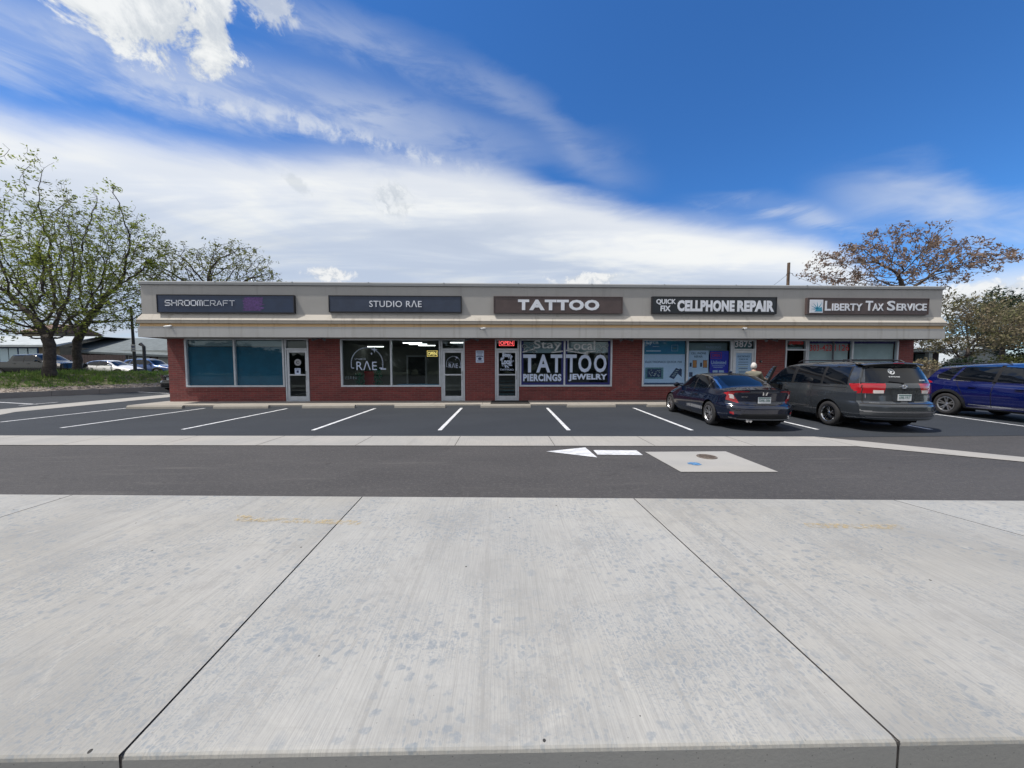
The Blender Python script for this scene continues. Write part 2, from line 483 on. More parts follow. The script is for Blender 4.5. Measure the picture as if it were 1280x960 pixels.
def asphalt(name, base, dark, light, streak=True, edge=0.0):
    m = bpy.data.materials.new(name); m.use_nodes = True; t = NT(m.node_tree); b = t.n['Principled BSDF']
    tc = t.new('ShaderNodeTexCoord').outputs['Object']
    n1 = t.sstep(t.noise(t.mapping(tc, (.5, 1.0, 1)), .8, 6, .62, .3), .32, .7)
    col = t.mix(n1, base, dark)
    if streak:
        n2 = t.sstep(t.noise(t.mapping(tc, (.45, 5.5, 1)), 1.0, 5, .65), .55, .78)
        col = t.mix(t.math('MULTIPLY', n2, .50), col, light)
        n3 = t.sstep(t.noise(t.mapping(tc, (.35, 3.0, 1), (4, 9, 0)), 1.0, 5, .7), .56, .72)
        col = t.mix(t.math('MULTIPLY', n3, .45), col, tuple(x * .62 for x in base))
    md = t.noise(tc, 7.0, 4, .7); col = t.mix(t.sstep(md, .42, .70, 0, .35), col, tuple(x * .70 for x in base)); md2 = t.noise(t.mapping(tc, (1, 1, 1), (4, 4, 4)), 22.0, 3, .7); col = t.mix(t.sstep(md2, .48, .72, 0, .40), col, light)
    oil = t.noise(t.mapping(tc, (1, 1, 1), (31, 8, 0)), 1.7, 4, .6, .6); col = t.mix(t.sstep(oil, .66, .74, 0, .55), col, tuple(x * .45 for x in base))
    dr = t.noise(t.mapping(tc, (1, 1, 1), (3, 18, 0)), 5.5, 2, .5); col = t.mix(t.sstep(dr, .70, .76, 0, .6), col, tuple(x * .40 for x in base))
    g = t.noise(tc, 120, 2, .8)
    col = t.mix(t.lin(g, .35, .75, 0, .38), col, light)
    vo = t.new('ShaderNodeTexVoronoi'); vo.inputs['Scale'].default_value = 90; t.put(vo.inputs['Vector'], tc)
    col = t.mix(t.sstep(vo.outputs['Distance'], .12, .3, .35, 0), col, tuple(min(1, x * 1.6) for x in light))
    t.put(b.inputs['Base Color'], col); b.inputs['Roughness'].default_value = .8
    b.inputs['Specular IOR Level'].default_value = .3
    bn = t.new('ShaderNodeBump'); bn.inputs['Strength'].default_value = .6; bn.inputs['Distance'].default_value = .006
    t.put(bn.inputs['Height'], g); t.l.new(bn.outputs[0], b.inputs['Normal'])
    MATS[name] = m
asphalt('asphalt_new', (.030, .036, .045), (.022, .027, .035), (.052, .058, .068), streak=True)
asphalt('asphalt_lane', (.056, .055, .057), (.040, .040, .043), (.135, .128, .122))
asphalt('asphalt_old', (.07, .07, .072), (.055, .055, .06), (.10, .10, .10))

# ------------------------------------------------------------------ glass, foliage, grass
def glass_mat(name, tint, base=.02, fres=1.0):
    m = bpy.data.materials.new(name); m.use_nodes = True; t = NT(m.node_tree)
    t.n.remove(t.n['Principled BSDF']); out = t.n['Material Output']
    tr = t.new('ShaderNodeBsdfTransparent'); tr.inputs[0].default_value = c4(tint)
    gl = t.new('ShaderNodeBsdfGlossy'); gl.inputs['Roughness'].default_value = .01; gl.inputs[0].default_value = (.80, .92, .95, 1)
    fr = t.new('ShaderNodeFresnel'); fr.inputs[0].default_value = 1.52
    fac = t.math('ADD', t.math('MULTIPLY', fr.outputs[0], fres), base, clamp=True)
    gm = t.new('ShaderNodeNewGeometry'); fac = t.math('MULTIPLY', fac, t.math('SUBTRACT', 1.0, gm.outputs['Backfacing']))
    mx = t.new('ShaderNodeMixShader'); t.put(mx.inputs[0], fac); t.l.new(tr.outputs[0], mx.inputs[1]); t.l.new(gl.outputs[0], mx.inputs[2])
    t.l.new(mx.outputs[0], out.inputs[0]); MATS[name] = m
glass_mat('glass', (.84, .90, .92), .01, 1.0)
glass_mat('glass_clear', (.80, .86, .88), .01, 1.0)

def foliage(name, ca, cb, cc, scale=.9, transl=.35):
    m = bpy.data.materials.new(name); m.use_nodes = True; t = NT(m.node_tree)
    b = t.n['Principled BSDF']; out = t.n['Material Output']
    tc = t.new('ShaderNodeTexCoord').outputs['Object']
    n = t.sstep(t.noise(tc, scale, 4, .65), .38, .62)
    n2 = t.sstep(t.noise(t.mapping(tc, (1, 1, 1), (7, 3, 1)), scale * 9, 2, .6), .3, .7)
    col = t.mix(n, ca, cb); col = t.mix(t.math('MULTIPLY', n2, .55), col, cc)
    t.put(b.inputs['Base Color'], col); b.inputs['Roughness'].default_value = .7; b.inputs['Specular IOR Level'].default_value = .25
    tl = t.new('ShaderNodeBsdfTranslucent'); t.put(tl.inputs[0], col)
    mx = t.new('ShaderNodeMixShader'); mx.inputs[0].default_value = transl
    t.l.new(b.outputs[0], mx.inputs[1]); t.l.new(tl.outputs[0], mx.inputs[2]); t.l.new(mx.outputs[0], out.inputs[0])
    MATS[name] = m
foliage('leaf_locust', (.13, .165, .045), (.33, .42, .05), (.16, .15, .075), .45, .5)
foliage('leaf_olive', (.15, .175, .06), (.22, .26, .06), (.16, .14, .08), .5)
foliage('leaf_brown', (.26, .185, .15), (.17, .12, .09), (.36, .28, .22), .8)
foliage('leaf_mixed', (.25, .205, .14), (.17, .19, .075), (.30, .25, .175), .9)
foliage('leaf_dark', (.022, .050, .028), (.018, .036, .024), (.05, .07, .03), .7, .2)
foliage('leaf_far', (.035, .050, .028), (.05, .065, .03), (.03, .04, .03), .15, .1)
foliage('grass_blade', (.13, .25, .045), (.19, .25, .07), (.09, .17, .035), .8, .4)
mat('soil', (.085, .10, .04), .95, col2=(.13, .115, .07), vscale=1.4, bump=.6, bscale=12)
mat('gravel', (.34, .30, .26), .95, col2=(.17, .14, .12), vscale=16, bump=1.0, bscale=22)
mat('field', (.10, .11, .06), .95, var=.3, vscale=.2)

mat('joint_seal', (.15, .135, .125), .9, var=.4, vscale=20, bump=.5)
# ------------------------------------------------------------------ light
SUN_EL = R(64)
SH = Vector((.965, .24, 0)).normalized()         # direction in which shadows fall
sun = bpy.data.objects.new('sun', bpy.data.lights.new('sun', 'SUN')); COL.objects.link(sun)
sd = Vector((SH.x * math.cos(SUN_EL), SH.y * math.cos(SUN_EL), -math.sin(SUN_EL)))
sun.rotation_euler = sd.to_track_quat('-Z', 'Y').to_euler()
sun.location = (-30, 5, 60)
sun.data.energy = 3.1; sun.data.angle = R(1.2); sun.data.color = (1, .93, .83)

w = bpy.data.worlds.new('World'); SC.world = w; w.use_nodes = True
t = NT(w.node_tree)
w.cycles.sampling_method = 'MANUAL'; w.cycles.sample_map_resolution = 512
bg = t.n['Background']; bg.inputs['Strength'].default_value = .13
sky = t.new('ShaderNodeTexSky', sky_type='NISHITA')
sky.sun_disc = False; sky.sun_elevation = SUN_EL
sky.sun_rotation = math.atan2(-SH.x, -SH.y) % (2 * math.pi)
sky.altitude = 1600; sky.air_density = 1.0; sky.dust_density = .4; sky.ozone_density = 2.0
hs = t.new('ShaderNodeHueSaturation'); hs.inputs['Saturation'].default_value = 1.16; hs.inputs['Value'].default_value = 1.0
t.l.new(sky.outputs[0], hs.inputs['Color'])
skyc = t.mix(1.0, hs.outputs[0], (.40, .66, .88), 'MULTIPLY')

tc = t.new('ShaderNodeTexCoord').outputs['Generated']
sp = t.new('ShaderNodeSeparateXYZ'); t.put(sp.inputs[0], tc)
DX, DY, DZ = sp.outputs
az = t.math('ARCTAN2', DX, DY)
el = t.math('ARCSINE', DZ)
# cloud-layer coordinates (a plane high overhead)
zz = t.math('ADD', t.math('MAXIMUM', DZ, 0.0), .12)
cp = t.new('ShaderNodeCombineXYZ'); t.put(cp.inputs[0], t.math('DIVIDE', DX, zz)); t.put(cp.inputs[1], t.math('DIVIDE', DY, zz))
CP = cp.outputs[0]
dirv = tc
def azel(px, py):
    d = ray(px, py).normalized()
    return math.atan2(d.x, d.y), math.asin(d.z)
def curve(pts, scale=1.0, endv=None):
    """elevation as a function of azimuth, from surveyed sky points"""
    ps = sorted(azel(*p) for p in pts)
    lo, hi = -1.6, 1.6
    n = t.new('ShaderNodeFloatCurve'); c = n.mapping.curves[0]
    n.mapping.use_clip = False
    P = [((a - lo) / (hi - lo), e) for a, e in ps]
    e0 = P[0][1] if endv is None else endv[0]; e1 = P[-1][1] if endv is None else endv[1]
    P = [(0, e0)] + P + [(1, e1)]
    while len(c.points) < len(P): c.points.new(.5, .5)
    for q, (x, y) in zip(c.points, P): q.location = (x, y)
    n.mapping.update()
    t.put(n.inputs['Value'], t.lin(az, lo, hi))
    return n.outputs[0]
nA = t.noise(t.mapping(CP, (.55, 1.6, 1), (0, 0, 0), (0, 0, R(-14))), 1.0, 5, .58, .5)      # long streaks
nB = t.noise(t.mapping(dirv, (1, 1, 1.6)), 6.0, 4, .62, .3)                                 # puffs
nC = t.noise(t.mapping(dirv, (3, 3, 12), (3, 1, 2), (R(10), R(12), 0)), 2.0, 5, .6, .4)      # fine fibre
nAc = t.math('SUBTRACT', nA, .5); nBc = t.math('SUBTRACT', nB, .5); nCc = t.math('SUBTRACT', nC, .5)

# the great white band
b1 = curve([(0, 128), (120, 150), (300, 182), (450, 188), (600, 205), (700, 232), (800, 258), (900, 275), (1000, 288), (1060, 312), (1100, 350), (1150, 400), (1280, 420)], endv=(.55, .05))
e1 = t.math('ADD', t.math('SUBTRACT', el, b1), t.math('MULTIPLY', nCc, .05))
d1 = t.sstep(e1, -.055, .022, 1, 0)
hole = t.sstep(t.math('ADD', nAc, t.math('MULTIPLY', nCc, .5)), -.05, .18, .86, 1.0)
d1 = t.math('MULTIPLY', d1, hole)
def streakc(pts, half, op, noise_amt=.05, lo=None, hi=None, mod=None):
    c = curve(pts)
    dd = t.math('ABSOLUTE', t.math('ADD', t.math('SUBTRACT', el, c), t.math('MULTIPLY', nCc, noise_amt)))
    d = t.sstep(dd, 0.0, half, op, 0)
    a0, a1 = azel(*pts[0])[0], azel(*pts[-1])[0]
    d = t.math('MULTIPLY', d, t.math('MULTIPLY', t.sstep(az, a0 - (lo or .15), a0 + .1), t.sstep(az, a1 - .1, a1 + (hi or .12), 1, 0)))
    if mod is not None: d = t.math('MULTIPLY', d, mod)
    return d
modA = t.sstep(nAc, -.10, .14, .45, 1.0); modC = t.sstep(nCc, -.12, .12, .25, 1); modF = t.math('MULTIPLY', t.sstep(nAc, -.16, .12, .35, 1.0), t.sstep(nCc, -.14, .10, .45, 1))
d2 = streakc([(0, 40), (100, 68), (300, 118), (430, 140), (530, 165), (640, 205)], .095, .66, .09, mod=modF, lo=.6)
d2b = streakc([(330, 12), (450, 48), (560, 88), (660, 130), (760, 190)], .060, .34, .08, mod=modF)
d2c = streakc([(560, 150), (700, 190), (780, 225)], .05, .25, mod=modA)
nE = t.math('SUBTRACT', t.noise(t.mapping(dirv, (1, 1, 1), (5.3, .1, 2.4)), 26.0, 4, .66, .3), .5)
d3 = streakc([(230, 120), (330, 143), (420, 165), (510, 190), (590, 212)], .032, .62, .04, mod=t.sstep(nE, -.12, .16, .08, 1))
d4 = streakc([(1100, 243), (1190, 262), (1290, 300)], .085, .62, .09, mod=t.sstep(nAc, -.12, .1, .3, 1), hi=.3)
d5 = streakc([(900, 258), (1010, 268), (1090, 290)], .04, .45, .04, mod=modC)
d6 = streakc([(1130, 385), (1200, 376), (1290, 366)], .075, .9, .05, hi=.5)
def blob(px, py, rx, ry, thr, soft, op, tilt=0.0, n=None):
    a0, e0 = azel(px, py)
    da = t.math('MULTIPLY', t.math('SUBTRACT', az, a0), 1 / rx); de = t.math('MULTIPLY', t.math('SUBTRACT', el, e0), 1 / ry)
    de = t.math('ADD', de, t.math('MULTIPLY', da, tilt))
    r2 = t.math('SQRT', t.math('ADD', t.math('MULTIPLY', da, da), t.math('MULTIPLY', de, de)))
    v = t.math('SUBTRACT', t.math('MULTIPLY', n if n is not None else nBc, 2.6), r2)
    return t.sstep(v, thr, thr + soft, 0, op), r2
nD = t.math('SUBTRACT', t.noise(t.mapping(dirv, (1, 1, 1.0), (1.3, 2.1, .4)), 11.0, 6, .68, .35), .5)
nDE = t.math('ADD', nD, t.math('MULTIPLY', nE, .35))
q1, _ = blob(150, -14, .18, .092, -1.02, .42, .97, .35, nDE)
q1b, _ = blob(266, 22, .042, .110, -1.0, .42, .95, .1, nDE)
q1c, _ = blob(335, -5, .06, .05, -1.0, .5, .7, 0, nE)
q2, _ = blob(493, 250, .056, .044, -1.05, .4, .55, 0, nE)
q3, _ = blob(374, 231, .036, .02, -1.02, .6, .32, .9, nE)
q4, _ = blob(412, 343, .055, .022, -1.0, .6, .85, 0, nE)
q5, _ = blob(740, 350, .11, .022, -1.0, .6, .8, 0, nE)
q6, _ = blob(1240, 376, .10, .04, -1.0, .5, .8, 0, nE)
# behind the viewer: broken cloud, so that glass and paint have something to reflect
back = t.math('MULTIPLY', t.sstep(t.math('SUBTRACT', DY, t.math('MULTIPLY', DZ, .30)), -.12, -.5), t.sstep(nAc, -.22, .02, 0, .95))

white = 4.35
cA = t.mix(t.sstep(el, .06, .40), (.66 * white, .73 * white, .84 * white), (.93 * white, .98 * white, 1.02 * white))   # band: greyer low, whiter up
rim = t.sstep(t.math('ADD', e1, t.math('MULTIPLY', nAc, .12)), -.20, -.06)
cA = t.mix(rim, cA, (1.06 * white, 1.08 * white, 1.08 * white))
cA = t.mix(t.math('MULTIPLY', t.sstep(nAc, -.12, .16, .75, 0), t.math('SUBTRACT', 1.0, t.math('MULTIPLY', rim, .8))), cA, (.62 * white, .69 * white, .80 * white))
cW = (.92 * white, .96 * white, 1.0 * white)
cG = (.55 * white, .62 * white, .70 * white)
base = skyc
for d in (d2, d2b, d2c, d5, d4):
    base = t.mix(d, base, cW)
base = t.mix(d1, base, cA)
base = t.mix(d3, base, cW)
base = t.mix(d6, base, cW)
base = t.mix(back, base, (.95 * white, .94 * white, .91 * white))
shade = t.sstep(nD, -.10, .14, 0, 1)
cQ = t.mix(shade, (.74 * white, .79 * white, .84 * white), (1.06 * white, 1.08 * white, 1.08 * white))
base = t.mix(q1, base, cQ); base = t.mix(q1b, base, cQ); base = t.mix(q1c, base, cQ)
base = t.mix(q2, base, t.mix(t.sstep(nE, -.1, .12), cG, cW)); base = t.mix(q3, base, cG)
cum = t.mix(t.sstep(nE, -.12, .10), (.62 * white, .68 * white, .76 * white), (1.08 * white, 1.08 * white, 1.06 * white))
base = t.mix(q4, base, cum); base = t.mix(q5, base, cum); base = t.mix(q6, base, cum)
t.l.new(base, bg.inputs['Color'])

vs = SC.view_settings
vs.view_transform = 'Standard'; vs.look = 'None'; vs.gamma = 1; vs.exposure = .62; vs.use_curve_mapping = False

cy = SC.cycles
cy.max_bounces = 8; cy.diffuse_bounces = 3; cy.glossy_bounces = 3; cy.transparent_max_bounces = 10
# ------------------------------------------------------------------ ground
def poly(mb, pts, z, mi=0):
    n = len(pts)
    a = sum(pts[i][0] * pts[(i + 1) % n][1] - pts[(i + 1) % n][0] * pts[i][1] for i in range(n))
    if a < 0: pts = pts[::-1]
    mb.add([(p[0], p[1], z) for p in pts], [tuple(range(n))], mi)

b = MB(); poly(b, [(-3000, -3000), (3000, -3000), (3000, 3000), (-3000, 3000)], -.24); struct('ground', b, 'field')
b = MB(); poly(b, [(-60, -30), (60, -30), (60, 2.2), (-60, 2.2)], -.22); struct('near_road', b, 'asphalt_old')

# far edge of the concrete slab and of the strip, as surveyed
def xline(pa, pb, x):
    a, c = G(*pa), G(*pb)
    return a.y + (c.y - a.y) * (x - a.x) / (c.x - a.x)
far_edge = lambda x: xline((0, 619.2), (1280, 627.2), x)
near_edge = lambda x: xline((0, 950.5), (1280, 927), x)
strip_n = lambda x: xline((0, 556.5), (1045, 558), x)
strip_f = lambda x: xline((0, 544.6), (1045, 546), x)
bendx = G(1045, 552).x

b = MB(); poly(b, [(-80, far_edge(-80) - .3), (80, far_edge(80) - .3), (80, 120), (-80, 120)], -.005)
struct('road', b, 'asphalt_lane')
b = MB()
poly(b, [(-45, strip_f(-45) - .05), (bendx, strip_f(bendx) - .05), (60, strip_f(bendx) - .05 + .35), (60, 60), (-45, 60)], .001)
struct('parking_lot', b, 'asphalt_new')

# slab panels with open joints
J = [((90, 620), (0, 648)), ((453, 622), (150, 948)), ((793, 625), (1120, 927)), ((1120, 627), (1280, 671.5))]
jl = []
for (pa, pb) in J:
    a, c = G(*pa), G(*pb)
    f = lambda y, a=a, c=c: a.x + (c.x - a.x) * (y - a.y) / (c.y - a.y)
    jl.append(f)
sp0 = jl[2](2.5) - jl[1](2.5)
lines = [lambda y, k=k: jl[0](y) - sp0 * k for k in (4, 3, 2, 1)] + jl + [lambda y, k=k: jl[3](y) + sp0 * k for k in (1, 2, 3, 4, 5)]
b = MB()
for i in range(len(lines) - 1):
    g = .0062
    def corner(f, edge, sgn):
        x = f(2.5)
        for _ in range(6): x = f(edge(x))
        return (x + sgn * g, edge(x))
    pts = [corner(lines[i], near_edge, 1), corner(lines[i + 1], near_edge, -1), corner(lines[i + 1], far_edge, -1), corner(lines[i], far_edge, 1)]
    # top with a small rounded nose along the near edge
    (xa, ya), (xb, yb), (xc, yc), (xd, yd) = pts
    nose = [(0.0, -.022), (.004, -.010), (.012, -.003), (.024, 0)]
    vs = []
    for dy, dz in nose: vs += [(xa, ya + dy, .012 + dz), (xb, yb + dy, .012 + dz)]
    vs += [(xd, yd, .012), (xc, yc, .012)]
    n = len(nose)
    fs = [(2 * k, 2 * k + 1, 2 * k + 3, 2 * k + 2) for k in range(n)]
    b.add(vs, fs, 0 if i % 2 else 3)
    b.add([(xa, ya, -.26), (xb, yb, -.26), (xb, yb, -.010), (xa, ya, -.010)], [(0, 1, 2, 3)], 1)
    for (p, q) in (((xb, yb), (xc, yc)), ((xc, yc), (xd, yd)), ((xd, yd), (xa, ya))):
        b.add([(p[0], p[1], -.26), (q[0], q[1], -.26), (q[0], q[1], .012), (p[0], p[1], .012)], [(0, 1, 2, 3)], 2)
struct('concrete_apron', b, ['concrete', 'kerb_face', 'asphalt_old', 'concrete_b'])
b = MB(); b.prism([(-25, near_edge(-25) + .005), (25, near_edge(25) + .005), (25, far_edge(25) - .01), (-25, far_edge(-25) - .01)], -.21, .003)
struct('apron_bed', b, 'joint_seal')

# concrete gutter strip in two-metre panels, bending forward on the right
b = MB()
x = bendx
k = 0
while x > -44:
    x0 = x - 2.02; poly(b, [(x0 + .006, strip_n(x0)), (x - .006, strip_n(x)), (x - .006, strip_f(x)), (x0 + .006, strip_f(x0))], .006); x = x0
pn, pf = Vector((bendx, strip_n(bendx), 0)), Vector((bendx, strip_f(bendx), 0))
q = [(1045, 558), (1208, 573), (1280, 580)]; q2 = [(1045, 546), (1208, 562), (1280, 569)]
dn = (G(1280, 580.5) - G(1045, 558)); df = (G(1280, 568.5) - G(1045, 546))
for i in range(12):
    m = 1.0 / dn.length * 2.6
    a0, a1 = pn + dn * (m * i), pn + dn * (m * (i + 1)); c0, c1 = pf + df * (m * i), pf + df * (m * (i + 1))
    s = Vector((.006, 0, 0))
    poly(b, [(a0 + s)[:2], (a1 - s)[:2], (c1 - s)[:2], (c0 + s)[:2]], .006)
struct('gutter_strip', b, 'concrete_strip')
# left side strip running back beside the building
b = MB()
L0 = [G(-150, 543.5), G(0, 518.7), G(18, 515.2), G(211, 496.5), G(236, 494)]
L1 = [G(236, 490.5), G(211, 493), G(0, 511.8), G(-90, 519), G(-330, 543.5)]
poly(b, [p[:2] for p in L0 + L1], .006); struct('side_gutter', b, 'concrete_strip')

# painted stall lines
def line(pa, pb, wdt=.10, z=.0055):
    a, c = G(*pa), G(*pb); d = (c - a).normalized(); n = Vector((-d.y, d.x, 0)) * wdt / 2
    b = MB(); poly(b, [(a + n)[:2], (a - n)[:2], (c - n)[:2], (c + n)[:2]], z)
    return b
stall = [((0, 527.8), (158, 510.3)), ((76, 535), (256, 510.4)), ((228, 537), (359, 510.8)), ((391, 538), (469, 510.6)),
         ((549.5, 538), (577, 510)), ((711, 538), (684, 510)), ((865, 538), (792, 510)), ((1022, 537), (906, 510)),
         ((1164, 537), (1018, 510)), ((1292, 534.5), (1130, 512.5))]
b = MB()
for pa, pb in stall:
    q = line(pa, pb); b.add(q.v, q.f)
for pa, pb in (((-30, 501.5), (46, 505.6)), ((24, 507), (72, 503)), ((153, 489), (211, 492)), ((-60, 524), (0, 517))):
    q = line(pa, pb, .10, .0105); b.add(q.v, q.f)
struct('stall_lines', b, 'road_white')

# arrow
b = MB()
poly(b, [G(*p)[:2] for p in ((682.8, 564.4), (731.6, 559.4), (746.5, 571.9))], .0035)
poly(b, [G(*p)[:2] for p in ((741.6, 562.8), (795.6, 563.1), (803.6, 569), (746.8, 568.4))], .0035)
struct('painted_arrow', b, 'road_white')
# concrete utility collar with manhole
b = MB(); poly(b, [G(*p)[:2] for p in ((806, 565), (907, 564.4), (972.8, 590), (851, 590))], .004); struct('concrete_collar', b, 'concrete_patch')
c = G(883.5, 571.3)
mh = thing('manhole_cover', 'round rusty iron manhole cover set in the pale concrete square', 'manhole', (c.x, c.y, 0))
b = MB(); b.lathe([(.165, .005), (.165, .012), (.150, .012), (.150, .006)], n=40, c=(c.x, c.y, 0)); obj('rim_ring', b, 'iron', mh)
b = MB(); b.lathe([(.0, .010), (.135, .010), (.147, .004)], n=40, c=(c.x, c.y, 0))
for i in range(-4, 5):
    hw = math.sqrt(max(0, (.126 ** 2) - (i * .027) ** 2)); b.box(c.x - hw, c.y + i * .027 - .005, .010, c.x + hw, c.y + i * .027 + .005, .014)
obj('lid', b, 'iron', mh)
c = G(868, 580); b = MB(); rnd = random.Random(3)
poly(b, [(c.x + math.cos(a / 20 * 6.283) * .085 * rnd.uniform(.7, 1.2) * 1.3, c.y + math.sin(a / 20 * 6.283) * .085 * rnd.uniform(.7, 1.2)) for a in range(20)], .0085)
struct('spray_mark', b, 'blue_spray')
# worn yellow dashes on the slab
m = bpy.data.materials.new('yellow_ghost'); m.use_nodes = True; tt = NT(m.node_tree)
pb_ = tt.n['Principled BSDF']; pb_.inputs['Base Color'].default_value = (.52, .40, .20, 1); pb_.inputs['Roughness'].default_value = .85
tco = tt.new('ShaderNodeTexCoord').outputs['Object']
al = tt.math('MULTIPLY', tt.sstep(tt.noise(tco, 22, 5, .7), .42, .66), .55)
tt.put(pb_.inputs['Alpha'], al); MATS['yellow_ghost'] = m
b = MB()
for pa, pb in (((296, 650), (452, 655.5)), ((1008, 658.5), (1128, 660.5))):
    q = line(pa, pb, .10, .0165); b.add(q.v, q.f)
poly(b, [G(*p, .0165)[:2] for p in ((296, 644), (312, 644), (330, 652), (296, 652))], .0195)
struct('worn_yellow_marks', b, 'yellow_ghost')

# ------------------------------------------------------------------ left island and the raised street behind it
ka, kb = G(-200, 507.8), G(236, 486.7)
kd = (kb - ka).normalized(); kn = Vector((-kd.y, kd.x, 0))       # towards the island
ka2 = ka - kd * 30; kb2 = kb + kd * 16
KH = .27
def isl_h(s, d):
    """height of the island at distance d behind its kerb"""
    pts = [(0, KH), (1.0, KH + .03), (2.2, .55), (4.2, 1.02), (6.5, 1.16), (9, 1.02), (12, .76), (16, .70), (200, .70)]
    xs, ys = zip(*pts)
    return float(np.interp(d, xs, ys)) + .05 * math.sin(s * .7) * min(1, max(0, (d - 1.5) / 3)) * (1 if d < 11 else 0)
def isl_p(s, d):
    p = ka2 + kd * s + kn * d
    return (p.x, p.y, isl_h(s, d))
Ltot = (kb2 - ka2).length
rnd = random.Random(5)
b = MB()
ns, ds = 60, [0.0, .06, .4, .7, 1.0, 1.3, 1.7, 2.2, 2.8, 3.4, 4.2, 5.2, 6.5, 7.7, 9, 10.5, 12, 14, 16, 20, 30, 60, 120]
vv = []
for i in range(ns + 1):
    for j, d in enumerate(ds):
        p = isl_p(Ltot * i / ns, d); jz = rnd.uniform(-.02, .02) if 3 < j < 16 else 0
        vv.append((p[0], p[1], p[2] + jz))
nd = len(ds)
ff = [((i * nd + j), ((i + 1) * nd + j), ((i + 1) * nd + j + 1), (i * nd + j + 1)) for i in range(ns) for j in range(nd - 1)]
b.add(vv, ff)
b.mi = [1 if ds[j] < 1.6 else (2 if ds[j] > 11.5 else 0) for i in range(ns) for j in range(nd - 1)]
struct('island_ground', b, ['soil', 'gravel', 'asphalt_old'])
b = MB()
n = 34
for i in range(n):
    a = ka2 + kd * (Ltot * i / n + .006); c = ka2 + kd * (Ltot * (i + 1) / n - .006)
    b.prism([a[:2], c[:2], (c + kn * -.16)[:2], (a + kn * -.16)[:2]], -.02, KH + .015)
struct('island_kerb', b, 'kerb_old')
# pebbles along the kerb
b = MB()
for i in range(2200):
    s, d = rnd.uniform(8, Ltot), rnd.uniform(.05, 1.6); p = isl_p(s, d); r = rnd.uniform(.025, .075)
    b.ball((p[0], p[1], p[2] + r * .2), (r, r * rnd.uniform(.6, 1), r * .6), 3)
o = struct('gravel', b, 'gravel'); o['kind'] = 'stuff'; tag(o, 'pale gravel strip along the top of the island kerb', 'gravel')
# grass
b = MB()
for i in range(15000):
    s = rnd.uniform(14, Ltot); d = 1.45 + abs(rnd.gauss(0, 1)) * 3.2
    if d > 11: continue
    if rnd.random() < .45 * (1 + math.sin(s * 1.3 + d * 2.1)) * .5 and d < 3: continue
    p = Vector(isl_p(s, d)); h = rnd.uniform(.08, .26) * (.6 if d < 2.2 else 1.0) * (1.25 if math.sin(s * .9) > .2 else .8)
    for k in range(2):
        a = rnd.uniform(0, 6.28); wv = Vector((math.cos(a), math.sin(a), 0)) * rnd.uniform(.012, .03)
        q = p + Vector((rnd.uniform(-.08, .08), rnd.uniform(-.08, .08), 0)); lean = Vector((rnd.gauss(0, .07), rnd.gauss(0, .07), h))
        b.add([q - wv, q + wv, q + lean], [(0, 1, 2)])
o = obj('grass', b, 'grass_blade'); o['kind'] = 'stuff'; tag(o, 'tufted green grass on the low mound of the street island', 'grass')

# ------------------------------------------------------------------ sidewalk
Yw = G(212, 503.6).y
Yb = Yw - 1.12                                     # front face of the lower fascia band
xL = PY(211, 470, Yw).x; xR = PY(1140, 470, Yw).x
b = MB(); x = xL - .35; Ys = G(600, 507).y
n = 17; wd = (xR - xL + .6) / n
for i in range(n):
    b.prism([(x + i * wd + .006, Ys), (x + (i + 1) * wd - .006, Ys), (x + (i + 1) * wd - .006, Yw + .3), (x + i * wd + .006, Yw + .3)], -.02, .055)
struct('sidewalk', b, 'concrete_walk')

# ------------------------------------------------------------------ the strip of shops
ZS = PY(678, 422.3, Yb).z            # underside of the canopy
FZ = {k: PY(678, y, Yb + (.10 if k in ('top', 'cop', 'ledge') else 0)).z for k, y in
      dict(top=354.6, cop=359.4, ledge=394.6, lip=401.6, lip2=405.6, tan=409.8).items()}

bl = thing('shop_building', 'long single storey brick shop row with grey stucco fascia and overhanging canopy', 'building', (0, Yw, 0))
xl, xr = PY(172, 410, Yb).x, PY(1182, 410, Yb).x
YB = Yw + 13
Yp = Yb + .10
ZW = ZS + .02
def wx(px, py=460): return PY(px, py, Yw).x
def wz(px, py): return PY(px, py, Yw).z
def fx(px, py=380, Y=None): return PY(px, py, Y or Yp - .1).x
def fz(px, py, Y=None): return PY(px, py, Y or Yp - .1).z
ZSILL = wz(678, 483.2)
wins = [(232, 355.8, [293.5]), (426, 551, [489]), (649.5, 765, [705.5]), (802.5, 914.8, [859]), (1008, 1121.5, [1064.5])]
doors = [(356.6, 386.6), (551.3, 581.2), (618.5, 648.9), (915, 944), (980.5, 1007.7)]
ops = sorted([(wx(a), wx(c), ZSILL) for a, c, _ in wins] + [(wx(a), wx(c), .05) for a, c in doors])
b = MB()
x = xL
for (a, c, zs) in ops:
    if a - x > .05: b.box(x, Yw, -.02, a, Yw + .25, ZW)
    if zs > .1: b.box(a if a - x > .05 else x, Yw, -.02, c, Yw + .25, zs - .002)
    x = max(x, c)
b.box(x, Yw, -.02, xR, Yw + .25, ZW)
b.box(xL, Yw + .25, -.02, xL + .25, YB, ZW); b.box(xR - .25, Yw + .25, -.02, xR, YB, ZW); b.box(xL + .25, YB - .25, -.02, xR - .25, YB, ZW)
wall = obj('wall', b, 'brick', bl)
# upright-brick sill course under every window
for a, c, _ in wins:
    b = MB(); xa, xc = wx(a) - .04, wx(c) + .03; n = int((xc - xa) / .075)
    for i in range(n): b.box(xa + (xc - xa) * i / n + .004, Yw - .025, ZSILL - .17, xa + (xc - xa) * (i + 1) / n - .004, Yw + .02, ZSILL - .045)
    b.box(xa, Yw - .012, ZSILL - .168, xc, Yw + .02, ZSILL - .048)
    obj('brick_sill', b, 'brick', bl)
